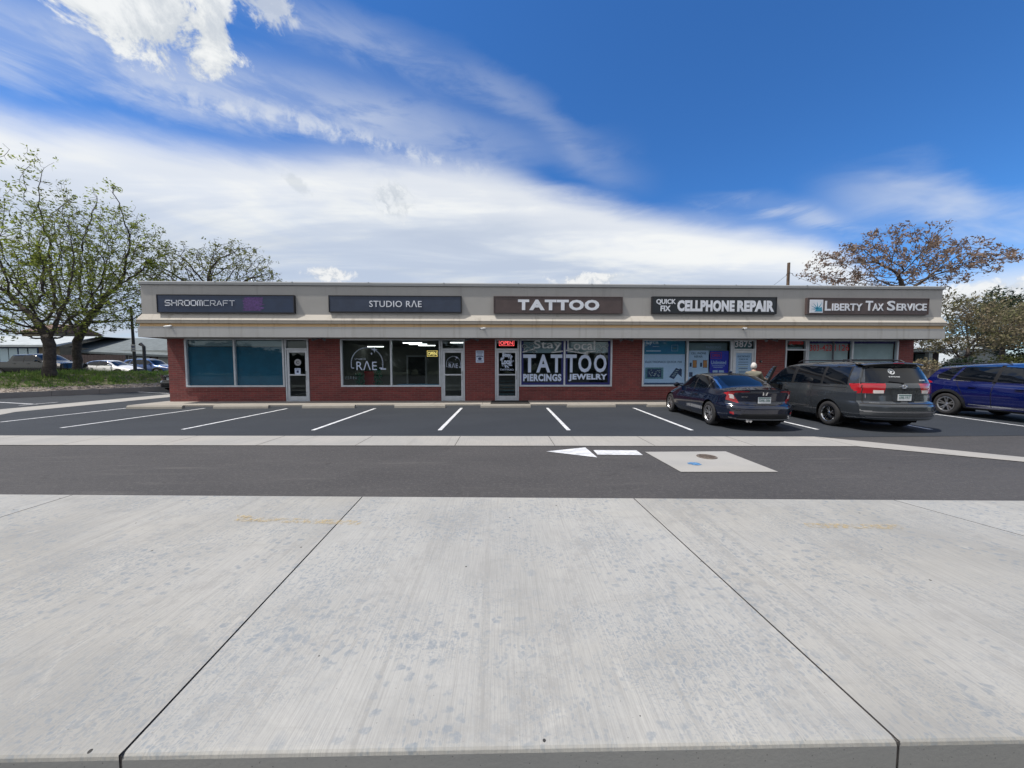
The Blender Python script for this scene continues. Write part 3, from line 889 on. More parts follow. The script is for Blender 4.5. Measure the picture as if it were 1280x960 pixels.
# fascia: upper panel, coping, sloped ledge, lip, tan strip, lower band
b = MB(); b.box(xl + .10, Yp, FZ['ledge'] - .05, xr - .10, YB + .1, FZ['cop'])
fas = obj('fascia', b, 'stucco', bl)
b = MB(); b.extr([(Yp - .05, FZ['cop'] + .02), (Yp - .05, FZ['top'] - .04), (Yp - .02, FZ['top']), (Yp + .30, FZ['top']), (Yp + .30, FZ['cop'] + .002), (Yp + .02, FZ['cop'] + .002), (Yp - .02, FZ['cop'] + .02)], xl + .05, xr - .05)
b.box(xl + .05, Yp + .30, FZ['cop'] + .002, xl + .35, YB + .15, FZ['top']); b.box(xr - .35, Yp + .30, FZ['cop'] + .002, xr - .05, YB + .15, FZ['top'])
for i in range(1, 11):
    X = xl + (xr - xl) * i / 11; b.box(X - .02, Yp - .053, FZ['cop'] + .03, X + .02, Yp + .31, FZ['top'] + .003)
obj('coping', b, 'coping', bl)
b = MB(); b.box(xl + .4, Yp + .3, FZ['cop'], xr - .4, YB, FZ['cop'] + .08); obj('roof', b, 'roof_grey', bl)
# slope returns round both ends
def ring(mb, y_out, z0, z1, y_out1=None):
    """band round three sides: offset out of the panel o0 at z0, o1 at z1"""
    o0, o1 = y_out, y_out if y_out1 is None else y_out1
    P = lambda o, z: [(xl + .10 - o, YB, z), (xl + .10 - o, Yp - o, z), (xr - .10 + o, Yp - o, z), (xr - .10 + o, YB, z)]
    inn = lambda z: [(xl + .14, YB, z), (xl + .14, Yp + .04, z), (xr - .14, Yp + .04, z), (xr - .14, YB, z)]
    A, B_, C, D = P(o0, z0), P(o1, z1), inn(z1), inn(z0)
    for i in range(3):
        mb.add([A[i], A[i + 1], B_[i + 1], B_[i], C[i], C[i + 1], D[i], D[i + 1]],
               [(0, 1, 2, 3), (3, 2, 5, 4), (0, 6, 7, 1)])
b = MB(); ring(b, .13, FZ['lip'], FZ['ledge'], .004); obj('sloped_ledge', b, 'ledge', bl)
b = MB(); ring(b, .125, FZ['lip2'], FZ['lip'] - .003); obj('ledge_lip', b, 'ledge_shade', bl)
b = MB(); ring(b, .06, FZ['tan'] - .01, FZ['lip2'] - .003); obj('tan_strip', b, 'tan_strip', bl)
b = MB(); ring(b, .10, ZS, FZ['tan'] + .012); obj('lower_band', b, 'stucco_band', bl)
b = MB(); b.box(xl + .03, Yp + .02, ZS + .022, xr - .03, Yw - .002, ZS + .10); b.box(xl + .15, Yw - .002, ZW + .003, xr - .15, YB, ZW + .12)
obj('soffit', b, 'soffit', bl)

# rooms behind the glass
b = MB(); yb = Yw + 6.2
b.box(xL + .26, Yw + .26, -.01, xR - .26, yb, .05, 1)
b.box(xL + .26, yb, 0, xR - .26, yb + .1, ZW, 0)
for px in (400, 600, 783, 962): b.box(wx(px) - .08, Yw + .26, .05, wx(px) + .08, yb, ZW - .003, 0)
obj('room_walls', b, ['room_wall', 'room_floor'], bl)

def pane(parent, x0, x1, z0, z1, m='glass', Y=None):
    b = MB(); Y = Y or Yw + .045
    b.box(x0, Y, z0, x1, Y + .008, z1); return obj('pane', b, m, parent)
FW = .075
def window_unit(a, c, mul, label):
    xa, xc = wx(a), wx(c); xs = [xa] + [wx(m) for m in mul] + [xc]
    b = MB()
    b.bbox(xa, Yw - .03, ZSILL, xc, Yw + .09, ZSILL + FW, .006)
    b.box(xa, Yw + .0, ZW - .05, xc, Yw + .09, ZW)
    for i, X in enumerate(xs):
        x0 = X if i == 0 else (X - FW if i == len(xs) - 1 else X - FW / 2)
        b.bbox(x0, Yw - .025, ZSILL + FW, x0 + FW, Yw + .085, ZW - .05, .006)
    fr = obj('window', b, 'aluminium', bl); fr['label'] = label
    for x0, x1 in zip(xs, xs[1:]): pane(fr, x0 + .03, x1 - .03, ZSILL + .03, ZW - .04)
    return fr, xs
W = [window_unit(a, c, m, l) for (a, c, m), l in zip(wins, [
    'two pane shop window with teal blind', 'two pane shop window with white arch emblem', 'two pane shop window with big white lettering',
    'two pane shop window filled with pale posters', 'two pane shop window with red phone number and grey blinds'])]
ZD = wz(630, 437.6); ZT0 = ZD + .03
def door_unit(a, c, label, opened=False):
    xa, xc = wx(a) + .01, wx(c) - .01
    b = MB(); fw = .06
    for x0 in (xa, xc - fw): b.bbox(x0, Yw - .03, .055, x0 + fw, Yw + .09, ZW - .003, .005)
    b.bbox(xa + fw, Yw - .025, ZD, xc - fw, Yw + .085, ZD + .07, .005)
    b.box(xa + fw, Yw, ZW - .05, xc - fw, Yw + .08, ZW - .003)
    b.box(xa + fw, Yw - .02, .055, xc - fw, Yw + .10, .075)
    fr = obj('door', b, 'aluminium', bl); fr['label'] = label
    pane(fr, xa + fw - .02, xc - fw + .02, ZD + .05, ZW - .04)
    # leaf built at its hinge line, swung in when open
    x0, x1 = xa + fw + .006, xc - fw - .006; wdt = x1 - x0; st = .095; zm = (ZD + .08) * .5 + .02
    l = MB()
    l.bbox(0, 0, .08, st, .05, ZD - .008, .006); l.bbox(wdt - st, 0, .08, wdt, .05, ZD - .008, .006)
    l.bbox(st, .001, .08, wdt - st, .049, .27, .006); l.bbox(st, .001, ZD - .12, wdt - st, .049, ZD - .008, .006)
    l.bbox(st, .001, zm - .03, wdt - st, .049, zm + .03, .006)
    g = MB(); g.box(st - .01, .02, .26, wdt - st + .01, .028, ZD - .11)
    h = MB(); h.tube([(wdt - st * .5, -.002, zm - .22), (wdt - st * .5, -.06, zm - .20), (wdt - st * .5, -.06, zm + .16), (wdt - st * .5, -.002, zm + .18)], .013, 6)
    leaf = obj('door_leaf', l, 'aluminium', fr, world=False); obj_g = obj('door_pane', g, 'glass', fr, world=False); hh = obj('handle', h, 'chrome', fr, world=False)
    for o in (leaf, obj_g, hh):
        o.location = Vector((x0, Yw + .0, 0)) - wloc(bl)
        if opened:
            o.location = Vector((x0, Yw + .09, 0)) - wloc(bl); o.rotation_euler = (0, 0, R(78))
    return fr, x0, x1, zm
D = [door_unit(a, c, l, i == 4) for i, ((a, c), l) in enumerate(zip(doors, [
    'glass door with round sticker and paper notice', 'glass door with small white arch emblem', 'glass door with pale blue blackletter sticker',
    'glass door covered by a pale blue notice', 'open glass door with dark room behind']))]

# --- bay one: teal blind right behind the glass, pale strip above paints the reflected sky
def plate_obj(name, x0, x1, z0, z1, Y, m, parent, th=.01):
    b = MB(); b.box(x0, Y, z0, x1, Y + th, z1); return obj(name, b, m, parent)
zt = wz(290, 433.5)
fr, xs = W[0]
plate_obj('blind', xs[0] + .05, xs[2] - .05, ZSILL + .05, zt, Yw + .10, 'blind_teal', fr)
plate_obj('sky_reflection', xs[0] + .05, xs[2] - .05, zt + .02, ZW - .06, Yw + .14, 'poster_grey', fr)
f, x0, x1, zm = D[0]; cx = (x0 + x1) / 2
b = MB(); b.lathe([(.07, 0), (.145, 0), (.145, .003), (.07, .003), (.07, 0)], 'y', 28, (cx + .02, Yw + .012, wz(371, 453)))
b.lathe([(0, 0), (.045, 0), (.045, .003), (0, .003)], 'y', 16, (cx + .03, Yw + .012, wz(371, 453)))
obj('round_sticker', b, 'letter_dull', f)
b = MB(); z1 = wz(371, 460.3); z0 = wz(371, 468); b.box(cx - .12, Yw + .012, z0, cx + .13, Yw + .015, z1)
b2 = MB(); b2.box(cx - .04, Yw + .008, z0 + .07, cx + .05, Yw + .011, z0 + .17); b2.box(cx - .09, Yw + .008, z1 - .05, cx + .10, Yw + .011, z1 - .03)
o = obj('paper_notice', b, 'vinyl', f); obj('print', b2, 'poster_ink', o)

# --- bay two: arch emblem, room with lamps
def arch_logo(parent, cx, zb, wd, ht, Y, m, word=True):
    b = MB(); rx = wd / 2
    pts = [(cx - rx + wd * .07, zb), (cx - rx, zb)] + [(cx - rx, zb + ht * .1)]
    n = 26
    for i in range(n + 1):
        a = math.pi - math.pi * i / n
        if .20 < (math.pi - a) / math.pi < 0 : continue
        pts.append((cx + rx * math.cos(a), zb + ht - rx + rx * math.sin(a) if ht > rx else zb + rx * math.sin(a) * ht / rx))
    pts += [(cx + rx, zb + ht * .1), (cx + rx, zb), (cx + rx - wd * .10, zb)]
    sw = wd * .026
    stroke(b, pts, sw, Y)
    def star(x, z, r):
        b.plate([(x + (r if k % 2 == 0 else r * .28) * math.cos(k * math.pi / 4 + math.pi / 2), z + (r if k % 2 == 0 else r * .28) * math.sin(k * math.pi / 4 + math.pi / 2)) for k in range(8)], Y - .001, .004)
    star(cx + rx * .48, zb + ht * .90, wd * .11); star(cx + rx * .30, zb + ht * .70, wd * .05)
    text(b, 'RAE'.replace('A', '\u039b'), cx - rx * .68, cx + rx * .62, zb - ht * .10, zb + ht * .34, Y, space=1.05)
    text(b, 'STUDIO', cx - rx * .78, cx - rx * .08, zb + ht * .40, zb + ht * .48, Y, space=1.5)
    b.box(cx + rx * .85, Y, zb - ht * .08, cx + rx * 1.2, Y + .003, zb - ht * .02)
    return obj('emblem', b, m, parent)
fr, xs = W[1]
cx = wx(458.5); zb = wz(458, 460); zt2 = wz(458, 434.5)
arch_logo(fr, cx, zb, wx(478) - wx(438.5), zt2 - zb, Yw + .038, 'vinyl')
f, x0, x1, zm = D[1]; arch_logo(f, (x0 + x1) / 2 + .02, wz(566, 458.5), .62, wz(566, 445.5) - wz(566, 458.5), Yw + .012, 'vinyl')
zc = ZW - .02
for i, (px, py, dy) in enumerate(((516, 431.5, 1.3), (523, 433.5, 2.3), (534, 435.5, 3.4), (575, 431, 1.0), (470, 432, 4.6))):
    c = PY(px, 460, Yw + dy)
    t_ = thing('ceiling_lamp', ['lit fluorescent ceiling strip nearest the glass in the salon', 'lit fluorescent ceiling strip second from the salon glass', 'lit fluorescent ceiling strip third from the salon glass',
                                'lit fluorescent strip above the salon door', 'lit fluorescent strip deep in the left of the salon'][i], 'lamp', (c.x, c.y, zc - .10), 0, 'fluorescent ceiling strips in the salon')
    b = MB(); b.box(c.x - .46, c.y - .08, zc - .05, c.x + .46, c.y + .10, zc); obj('lamp_housing', b, 'camera_white', t_)
    b = MB(); b.box(c.x - .44, c.y - .06, zc - .08, c.x + .44, c.y + .06, zc - .052); obj('lamp_tube', b, 'tube_light', t_)
# salon furniture
c = PY(459, 460, Yw + 1.3)
s = thing('salon_chair', 'red salon chair standing behind the arch emblem window', 'chair', (c.x, c.y, .05))
b = MB(); b.bbox(c.x - .25, c.y - .25, .5, c.x + .25, c.y + .25, .62, .03); obj('seat', b, 'red_thing', s)
b = MB(); b.bbox(c.x - .24, c.y + .2, .62, c.x + .24, c.y + .3, 1.35, .03); obj('backrest', b, 'red_thing', s)
b = MB(); b.lathe([(.24, .055), (.24, .075), (.03, .10), (.03, .5)], n=16, c=(c.x, c.y, 0)); obj('leg', b, 'chrome', s)
rnd = random.Random(12)
for k, (px, dy, h, lab) in enumerate(((449.5, 1.0, 1.25, 'narrow green potted plant left of the red salon chair'), (472, 1.6, 1.5, 'tall green potted plant beside the salon window mullion'))):
    c = PY(px, 460, Yw + dy); s = thing('potted_plant', lab, 'plant', (c.x, c.y, .05))
    b = MB(); b.lathe([(0, .05), (.13, .05), (.17, .38), (.15, .38), (.0, .34)], n=14, c=(c.x, c.y, 0)); obj('pot', b, 'room_wall', s)
    b = MB()
    for i in range(160):
        z = rnd.uniform(.45, h); a = rnd.uniform(0, 6.28); r = rnd.uniform(.03, .22); p = Vector((c.x + r * math.cos(a), c.y + r * math.sin(a), z)); q = Vector((rnd.gauss(0, 1), rnd.gauss(0, 1), rnd.gauss(0, 1))).normalized() * .07; q2_ = q.orthogonal().normalized() * .025
        b.add([p - q, p + q2_, p + q, p - q2_], [(0, 1, 2, 3)])
    b.tube([(c.x, c.y, .35), (c.x, c.y, h)], .015, 5)
    obj('leaves', b, 'green_thing', s)
c = PY(438, 460, Yw + 1.1)
s = thing('display_shelf', 'low dark display shelf with small jars left inside the salon window', 'shelf', (c.x, c.y, .05))
b = MB()
for z in (.1, .55, .95): b.box(c.x - .4, c.y - .15, z, c.x + .4, c.y + .15, z + .03)
for x_ in (-.4, .38): b.box(c.x + x_, c.y - .15, .05, c.x + x_ + .02, c.y + .15, .98)
obj('shelf_board', b, 'wood_shelf', s)
for i in range(12):
    zj = .582 if i % 2 else .982; b = MB(); b.lathe([(0, zj), (.035, zj), (.035, zj + .1), (.02, zj + .13), (0, zj + .13)], n=8, c=(c.x - .35 + .06 * i, c.y, 0)); obj('jar', b, 'camera_white', s)
ctr = PY(521, 460, Yw + 6.1)
s = thing('inner_doorway', 'pale framed dark doorway at the back of the salon', 'doorway', (ctr.x, ctr.y, .05))
b = MB()
for x_ in (-.62, .52): b.box(ctr.x + x_, ctr.y - .06, .05, ctr.x + x_ + .1, ctr.y + .08, 2.15)
b.box(ctr.x - .62, ctr.y - .06, 2.15, ctr.x + .62, ctr.y + .08, 2.25); obj('door_frame', b, 'camera_white', s)
b = MB(); b.box(ctr.x - .52, ctr.y - .03, .05, ctr.x + .52, ctr.y + .09, 2.15); obj('doorway_dark_sheet', b, 'room_dark', s)  # solid dark sheet paints the shade inside the doorway
c = PY(520, 460, Yw + .7)
s = thing('reception_counter', 'blue topped low counter inside the right salon window', 'counter', (c.x, c.y, .05))
b = MB(); b.box(wx(492), Yw + .5, .05, wx(549), Yw + .95, .70); obj('counter_body', b, 'room_dark', s)
b = MB(); b.bbox(wx(491), Yw + .45, .703, wx(550), Yw + 1.0, .76, .01); obj('counter_top', b, 'poster_blue', s)
def open_sign(px0, px1, py0, py1, Y, m, label, bold=.0):
    a, c = PY(px0, py1, Y), PY(px1, py0, Y)
    s = thing('open_sign', label, 'sign', ((a.x + c.x) / 2, Y, a.z))
    b = MB(); b.bbox(a.x, Y + .012, a.z, c.x, Y + .03, c.z, .006); obj('sign_board', b, 'sign_dark', s)
    hh = (c.z - a.z)
    b = MB(); text(b, 'OPEN', a.x + .10 * (c.x - a.x), c.x - .10 * (c.x - a.x), a.z + hh * .22, c.z - hh * .22, Y, depth=.006, bold=bold)
    stroke(b, [(a.x + .02, a.z + .02), (c.x - .02, a.z + .02), (c.x - .02, c.z - .02), (a.x + .02, c.z - .02), (a.x + .02, a.z + .02)], .014, Y)
    obj('lit_tubes', b, m, s)
open_sign(533.5, 547, 438, 446, Yw + .12, 'neon_yellow', 'small yellow lit open sign hanging in the right salon window', .02)
open_sign(623.5, 643, 424.8, 432.6, Yw + .11, 'neon_red', 'red neon open sign above the tattoo shop door')

# --- bay three: tattoo lettering
fr, xs = W[2]
yv = Yw + .038
b = MB()
for x0, x1 in ((xs[0] + .075, xs[1] - .037), (xs[1] + .037, xs[2] - .075)):
    e = .10
    b.box(x0, yv + .004, ZSILL + .075, x1, yv + .006, ZSILL + .075 + e); b.box(x0, yv + .0042, ZSILL + .08, x0 + e, yv + .0062, ZW - .06); b.box(x1 - e, yv + .0042, ZSILL + .08, x1, yv + .0062, ZW - .06)
obj('vinyl_border', b, 'vinyl_navy', fr)
b = MB()
T = [('T', 654, 670), ('A', 670.5, 688), ('T', 688.5, 703), ('T', 707.5, 721), ('O', 723, 739.5), ('O', 742.5, 758.5)]
for ch, a, c in T: text(b, ch, wx(a), wx(c), wz(700, 465.6), wz(700, 443), yv, bold=.028)
text(b, 'PIERCINGS', wx(654), wx(702), wz(700, 476.6), wz(700, 467.4), yv, bold=.05, space=1.1)
text(b, 'JEWELRY', wx(711), wx(759.5), wz(700, 476.6), wz(700, 467.4), yv, bold=.05, space=1.1)
obj('lettering', b, 'vinyl', fr)
b = MB()
rnd = random.Random(2)
text(b, 'Stay', wx(667), wx(702), wz(700, 438.5), wz(700, 425.5), yv, bold=.012)
text(b, 'Local', wx(709), wx(744), wz(700, 437.5), wz(700, 425.5), yv, bold=.012)
def swirl(x, z, s, k):
    pts = []
    for i in range(16):
        a = i * .42; r = s * (1 - i / 18); pts.append((x + k * r * math.cos(a), z + r * math.sin(a) * .8))
    stroke(b, pts, .022, yv)
for px, py, sz, k in ((655, 433, .14, 1), (660, 437, .17, -1), (664, 431, .10, 1), (668, 440, .12, 1), (748, 433, .15, -1), (754, 436, .16, 1), (759, 432, .10, -1), (750, 440, .12, -1), (720, 440, .12, 1), (735, 441, .11, -1)):
    swirl(wx(px), wz(px, py), sz, k)
for (p, q) in (((690, 440.5), (703, 439)), ((708, 438), (734, 442.5)), ((728, 441), (744, 439)), ((654, 440), (668, 436))): stroke(b, [(wx(p[0]), wz(*p)), (wx(q[0]), wz(*q))], .05, yv)
obj('script_lettering', b, 'vinyl_grey', fr)
plate_obj('back_panel', xs[0] + .1, xs[2] - .1, wz(700, 441), wz(700, 427), Yw + .16, 'poster_grey', fr)
plate_obj('dark_interior_sheet', xs[0] + .1, xs[2] - .1, .2, ZW - .4, Yw + 1.2, 'room_dark', fr)  # dark sheet standing in for the dark interior
f, x0, x1, zm = D[2]; cx = (x0 + x1) / 2
b = MB()
for i, (wd_, body) in enumerate(((.38, 'Stay'), (.44, 'Local'))): text(b, body, cx - wd_ / 2 - .02, cx + wd_ / 2 - .02, wz(633, 455.5 - 0) + .27 * (1 - i), wz(633, 455.5) + .27 * (1 - i) + .26, Yw + .012, bold=.05)
text(b, 'TATTOO', cx - .32, cx + .30, wz(633, 463.2), wz(633, 461), Yw + .012, bold=.02)
for i in range(14):
    a = rnd.uniform(0, 6.28); stroke(b, [(cx + .18 * math.cos(a), wz(633, 451) + .22 * math.sin(a)), (cx + .28 * math.cos(a + .3), wz(633, 451) + .30 * math.sin(a + .3))], .05, Yw + .013)
obj('door_sticker', b, 'vinyl', f)
b = MB()
for i in range(6): b.box(x0 + .12, Yw + .30 + .3 * i, .14 + .14 * i, x1 - .12, Yw + .55 + .3 * i, .17 + .14 * i)
obj('inner_shelves', b, 'poster_teal', f)
b = MB(); m0, m1 = G(613, 505.3, .06), G(663, 505.3, .06)
b.bbox(m0.x, Ys + .10, .056, m1.x, Yw - .12, .075, .006); o = obj('door_mat', b, 'mat_black', base=(m0.x, Ys + .1, .056)); tag(o, 'black rubber mat on the walk before the tattoo door', 'door mat')

# --- bay four: posters
def poster(name, px0, px1, py0, py1, m, label, Y=None, fill=None):
    Y = Y or Yw + .075
    a, c = PY(px0, py1, Yw), PY(px1, py0, Yw)
    s = thing(name, label, 'poster', ((a.x + c.x) / 2, Y, a.z))
    b = MB(); b.box(a.x, Y, a.z, c.x, Y + .004, c.z); obj('sheet', b, m, s)
    q = fill(s, a.x, c.x, a.z, c.z, Y - .003) if fill else None
    return s
def f_lyca(s, x0, x1, z0, z1, y):
    w_, h = x1 - x0, z1 - z0; b = MB()
    text(b, 'Lyca', x0 + .07 * w_, x0 + .36 * w_, z0 + .58 * h, z0 + .97 * h, y, bold=.01); b.box(x0 + .07 * w_, y, z0 + .16 * h, x0 + .42 * w_, y + .002, z0 + .24 * h)
    b.box(x0 + .22 * w_, y, z0 + .48 * h, x0 + .38 * w_, y + .002, z0 + .52 * h)
    stroke(b, [(x0 + .68 * w_, z0 + .2 * h), (x0 + .83 * w_, z0 + .2 * h), (x0 + .83 * w_, z0 + .6 * h), (x0 + .68 * w_, z0 + .6 * h), (x0 + .68 * w_, z0 + .2 * h)], .015, y)
    obj('print', b, 'vinyl', s)
    b = MB(); b.box(x0 + .71 * w_, y, z0 + .32 * h, x0 + .80 * w_, y + .002, z0 + .46 * h); obj('card_print', b, 'poster_teal', s)
def f_elec(s, x0, x1, z0, z1, y):
    w_, h = x1 - x0, z1 - z0; b = MB()
    text(b, 'ELECTRONICS QUICK FIX', x0 + .04 * w_, x0 + .93 * w_, z0 + .70 * h, z0 + .78 * h, y, bold=.012)
    b.plate([(x0 + .62 * w_, z0 + .24 * h), (x0 + .74 * w_, z0 + .17 * h), (x0 + .90 * w_, z0 + .48 * h), (x0 + .79 * w_, z0 + .55 * h)], y, .002)
    b.plate([(x0 + .84 * w_, z0 + .34 * h), (x0 + .93 * w_, z0 + .24 * h), (x0 + .93 * w_, z0 + .50 * h), (x0 + .88 * w_, z0 + .54 * h)], y, .002)
    b.box(x0 + .02 * w_, y, z0 + .01 * h, x1 - .02 * w_, y + .002, z0 + .05 * h)
    obj('print', b, 'poster_ink', s)
    b = MB(); b.box(x0 + .04 * w_, y, z0 + .18 * h, x0 + .48 * w_, y + .002, z0 + .56 * h); o = obj('photo_print', b, 'poster_teal', s)
    b = MB(); b.box(x0 + .09 * w_, y - .003, z0 + .23 * h, x0 + .43 * w_, y - .001, z0 + .51 * h); obj('dark_print', b, 'poster_ink', s)
    b = MB(); rr = random.Random(4)
    for i in range(26):
        xx, zz_ = x0 + rr.uniform(.11, .40) * w_, z0 + rr.uniform(.25, .48) * h; b.box(xx, y - .006, zz_, xx + .05, y - .004, zz_ + .03)
    for i in range(4): b.box(x0 + (.69 + .03 * i) * w_, y - .004, z0 + (.27 + .06 * i) * h, x0 + (.76 + .03 * i) * w_, y - .002, z0 + (.295 + .06 * i) * h)
    obj('light_print', b, 'poster_grey', s)
def f_cell(s, x0, x1, z0, z1, y):
    w_, h = x1 - x0, z1 - z0; b = MB()
    text(b, 'CELL PHONE', x0 + .12 * w_, x0 + .86 * w_, z0 + .885 * h, z0 + .945 * h, y, bold=.015)
    text(b, 'REPAIR', x0 + .28 * w_, x0 + .70 * w_, z0 + .79 * h, z0 + .85 * h, y, bold=.015)
    for q in (.06, .58): b.box(x0 + q * w_, y, z0 + .52 * h, x0 + (q + .10) * w_, y + .002, z0 + .64 * h)
    for q in (.22, .74): b.box(x0 + (q - .015) * w_, y, z0 + .49 * h, x0 + (q + .195) * w_, y + .002, z0 + .715 * h)
    b.box(x0 + .04 * w_, y, z0 + .22 * h, x0 + .22 * w_, y + .002, z0 + .36 * h)
    obj('print', b, 'poster_ink', s)
    b = MB()
    for q in (.22, .74): b.box(x0 + q * w_, y - .003, z0 + .50 * h, x0 + (q + .18) * w_, y - .001, z0 + .705 * h)
    obj('orange_print', b, 'poster_orange', s)
def f_unl(s, x0, x1, z0, z1, y):
    w_, h = x1 - x0, z1 - z0; b = MB()
    text(b, 'Unlimited', x0 + .07 * w_, x0 + .87 * w_, z0 + .60 * h, z0 + .71 * h, y, bold=.012)
    b.box(x0 + .12 * w_, y, z0 + .545 * h, x0 + .80 * w_, y + .002, z0 + .56 * h); b.box(x0 + .2 * w_, y, z0 + .50 * h, x0 + .70 * w_, y + .002, z0 + .512 * h)
    for q in (.17, .50): b.box(x0 + q * w_, y, z0 + .20 * h, x0 + (q + .26) * w_, y + .002, z0 + .42 * h)
    obj('print', b, 'vinyl', s)
    b = MB(); cx_, cz = x0 + .30 * w_, z0 + .31 * h
    b.plate([(cx_ + r * math.cos(a), cz + r * math.sin(a)) for r, a in [((.075 if k % 2 else .035), k * math.pi / 5 + math.pi / 2) for k in range(10)]], y - .003, .002)
    b.box(x0, y, z0, x1, y + .002, z0 + .10 * h)
    stroke(b, [(x0 + .04 * w_, z0 + .78 * h), (x0 + .60 * w_, z0 + .78 * h), (x0 + .60 * w_, z0 + .95 * h), (x0 + .04 * w_, z0 + .95 * h), (x0 + .04 * w_, z0 + .78 * h)], .02, y)
    text(b, 'OPEN', x0 + .12 * w_, x0 + .52 * w_, z0 + .82 * h, z0 + .91 * h, y, bold=.02)
    obj('red_print', b, 'poster_red', s)
    b = MB(); b.plate([(x0 + .63 * w_ + .045 * math.cos(a * .7), z0 + .31 * h + .06 * math.sin(a * .7)) for a in range(9)], y - .003, .002); obj('dark_print', b, 'poster_teal', s)
def f_door(s, x0, x1, z0, z1, y):
    w_, h = x1 - x0, z1 - z0; b = MB()
    text(b, 'ELECTRONICS', x0 + .12 * w_, x0 + .88 * w_, z0 + .90 * h, z0 + .935 * h, y, bold=.02)
    text(b, 'CHECK IN', x0 + .2 * w_, x0 + .78 * w_, z0 + .845 * h, z0 + .875 * h, y, bold=.02)
    for k in range(2): b.box(x0 + .18 * w_, y, z0 + (.795 - .045 * k) * h, x0 + .8 * w_, y + .002, z0 + (.805 - .045 * k) * h)
    for k in range(3): b.box(x0 + .22 * w_, y, z0 + (.665 - .075 * k) * h, x0 + .78 * w_, y + .002, z0 + (.68 - .075 * k) * h)
    obj('print', b, 'poster_ink', s)
    b = MB()
    for k in range(4): b.box(x0 + .15 * w_, y, z0 + (.70 - .075 * k) * h, x0 + .80 * w_, y + .002, z0 + (.725 - .075 * k) * h)
    obj('light_bars', b, 'camera_white', s)
poster('window_poster', 805, 857.5, 423.8, 442.3, 'poster_blue', 'dark blue phone card poster at the top left of the repair shop window', fill=f_lyca)
poster('window_poster', 805, 857.5, 442.8, 480.5, 'poster_pale', 'large pale poster reading electronics quick fix with a tablet and phone', fill=f_elec)
poster('window_poster', 861, 887.3, 438, 480.5, 'poster_pale', 'tall pale poster reading cell phone repair with orange phones', fill=f_cell)
poster('window_poster', 887.6, 912.5, 438.5, 480.5, 'poster_royal', 'royal blue poster reading unlimited between pale poster and door', fill=f_unl)
poster('door_poster', 918.3, 940.3, 440.5, 501, 'poster_pale', 'pale blue notice filling the repair shop door', Y=Yw + .035, fill=f_door)
fr, xs = W[3]
plate_obj('back_panel', xs[1] + .05, xs[2] - .05, wz(886, 443), wz(886, 428), Yw + .30, 'poster_grey', fr)
b = MB(); cc = PY(893, 434, Yw + .2); text(b, 'PARKING', cc.x - .35, cc.x + .35, cc.z - .06, cc.z + .06, Yw + .27, bold=.02); obj('lettering', b, 'vinyl', fr)
f, x0, x1, zm = D[3]
b = MB(); text(b, '3875', wx(918.5), wx(939.5), wz(929, 434), wz(929, 425.8), yv, bold=.02); obj('number', b, 'letter', f)
plate_obj('back_panel', x0 - .02, x1 + .02, ZD + .08, ZW - .08, Yw + .16, 'poster_teal', f)
# --- bay five: blinds, violet valance, phone number
fr, xs = W[4]
for k in range(2):
    b = MB(); xa, xb = xs[k] + .10, xs[k + 1] - .10; z = ZSILL + .1
    while z < wz(1064, 429.6): b.box(xa, Yw + .12, z, xb, Yw + .124, z + .042); z += .047
    obj('blind', b, 'blind_grey', fr)
    plate_obj('back_panel', xa, xb, ZSILL + .05, ZW - .1, Yw + .14, 'blind_grey', fr)
plate_obj('valance', xs[0] + .08, xs[2] - .08, wz(1064, 429.3), ZW - .05, Yw + .10, 'vinyl_violet', fr)
b = MB(); rr = random.Random(9)
for k in range(26):
    px = 1012 + k * 4.1; x_ = wx(px); z_ = wz(px, 425.8)
    stroke(b, [(x_ - .05, z_ + rr.uniform(-.05, .05)), (x_, z_ + rr.uniform(-.05, .05)), (x_ + .05, z_ + rr.uniform(-.05, .05))], .02, Yw + .092)
obj('valance_pattern', b, 'letter_dull', fr)
b = MB(); text(b, '303-423', wx(1012.2), wx(1039.5), wz(1030, 438.6), wz(1030, 430.8), yv, bold=.012, space=1.1); text(b, '1126', wx(1043.5), wx(1061), wz(1050, 438.4), wz(1050, 430.6), yv, bold=.012, space=1.1)
obj('lettering', b, 'letter_red', fr)
b = MB(); b.box(wx(1041) - .03, Yw + .0, ZSILL + .08, wx(1041) + .03, Yw + .044, ZW - .05); obj('mullion', b, 'aluminium_dark', fr)
f, x0, x1, zm = D[4]
b = MB(); text(b, '3885', wx(985), wx(1004), wz(995, 430.5), wz(995, 425), yv, bold=.03); obj('number', b, 'letter_red', f)
plate_obj('back_panel', x0 - .02, x1 + .02, ZD + .08, ZW - .30, Yw + .16, 'poster_grey', f)

# --- signs on the fascia
def board(px0, px1, py0, py1, m, label, edge='sign_edge'):
    Y = Yp - .10
    a, c = PY(px0, (py0 + py1) / 2, Y), PY(px1, (py0 + py1) / 2, Y); z0 = PY((px0 + px1) / 2, py1, Y).z; z1 = PY((px0 + px1) / 2, py0, Y).z
    s = thing('shop_sign', label, 'sign', ((a.x + c.x) / 2, Yp, z0))
    b = MB(); b.bbox(a.x + .035, Y, z0 + .03, c.x - .035, Yp - .003, z1 - .03, .004); obj('sign_face', b, m, s)
    b = MB(); e = .03
    for q in ((a.x, z0, c.x, z0 + e), (a.x, z1 - e, c.x, z1), (a.x, z0 + e, a.x + e, z1 - e), (c.x - e, z0 + e, c.x, z1 - e)):
        b.box(q[0], Y - .015, q[1], q[2], Yp - .003, q[3])
    obj('sign_frame', b, edge, s)
    return s, a.x, c.x, z0, z1, Y
def sx(px, Y=None): return PY(px, 380, Yp - .12).x
def sz(px, py): return PY(px, py, Yp - .12).z
YT = Yp - .118
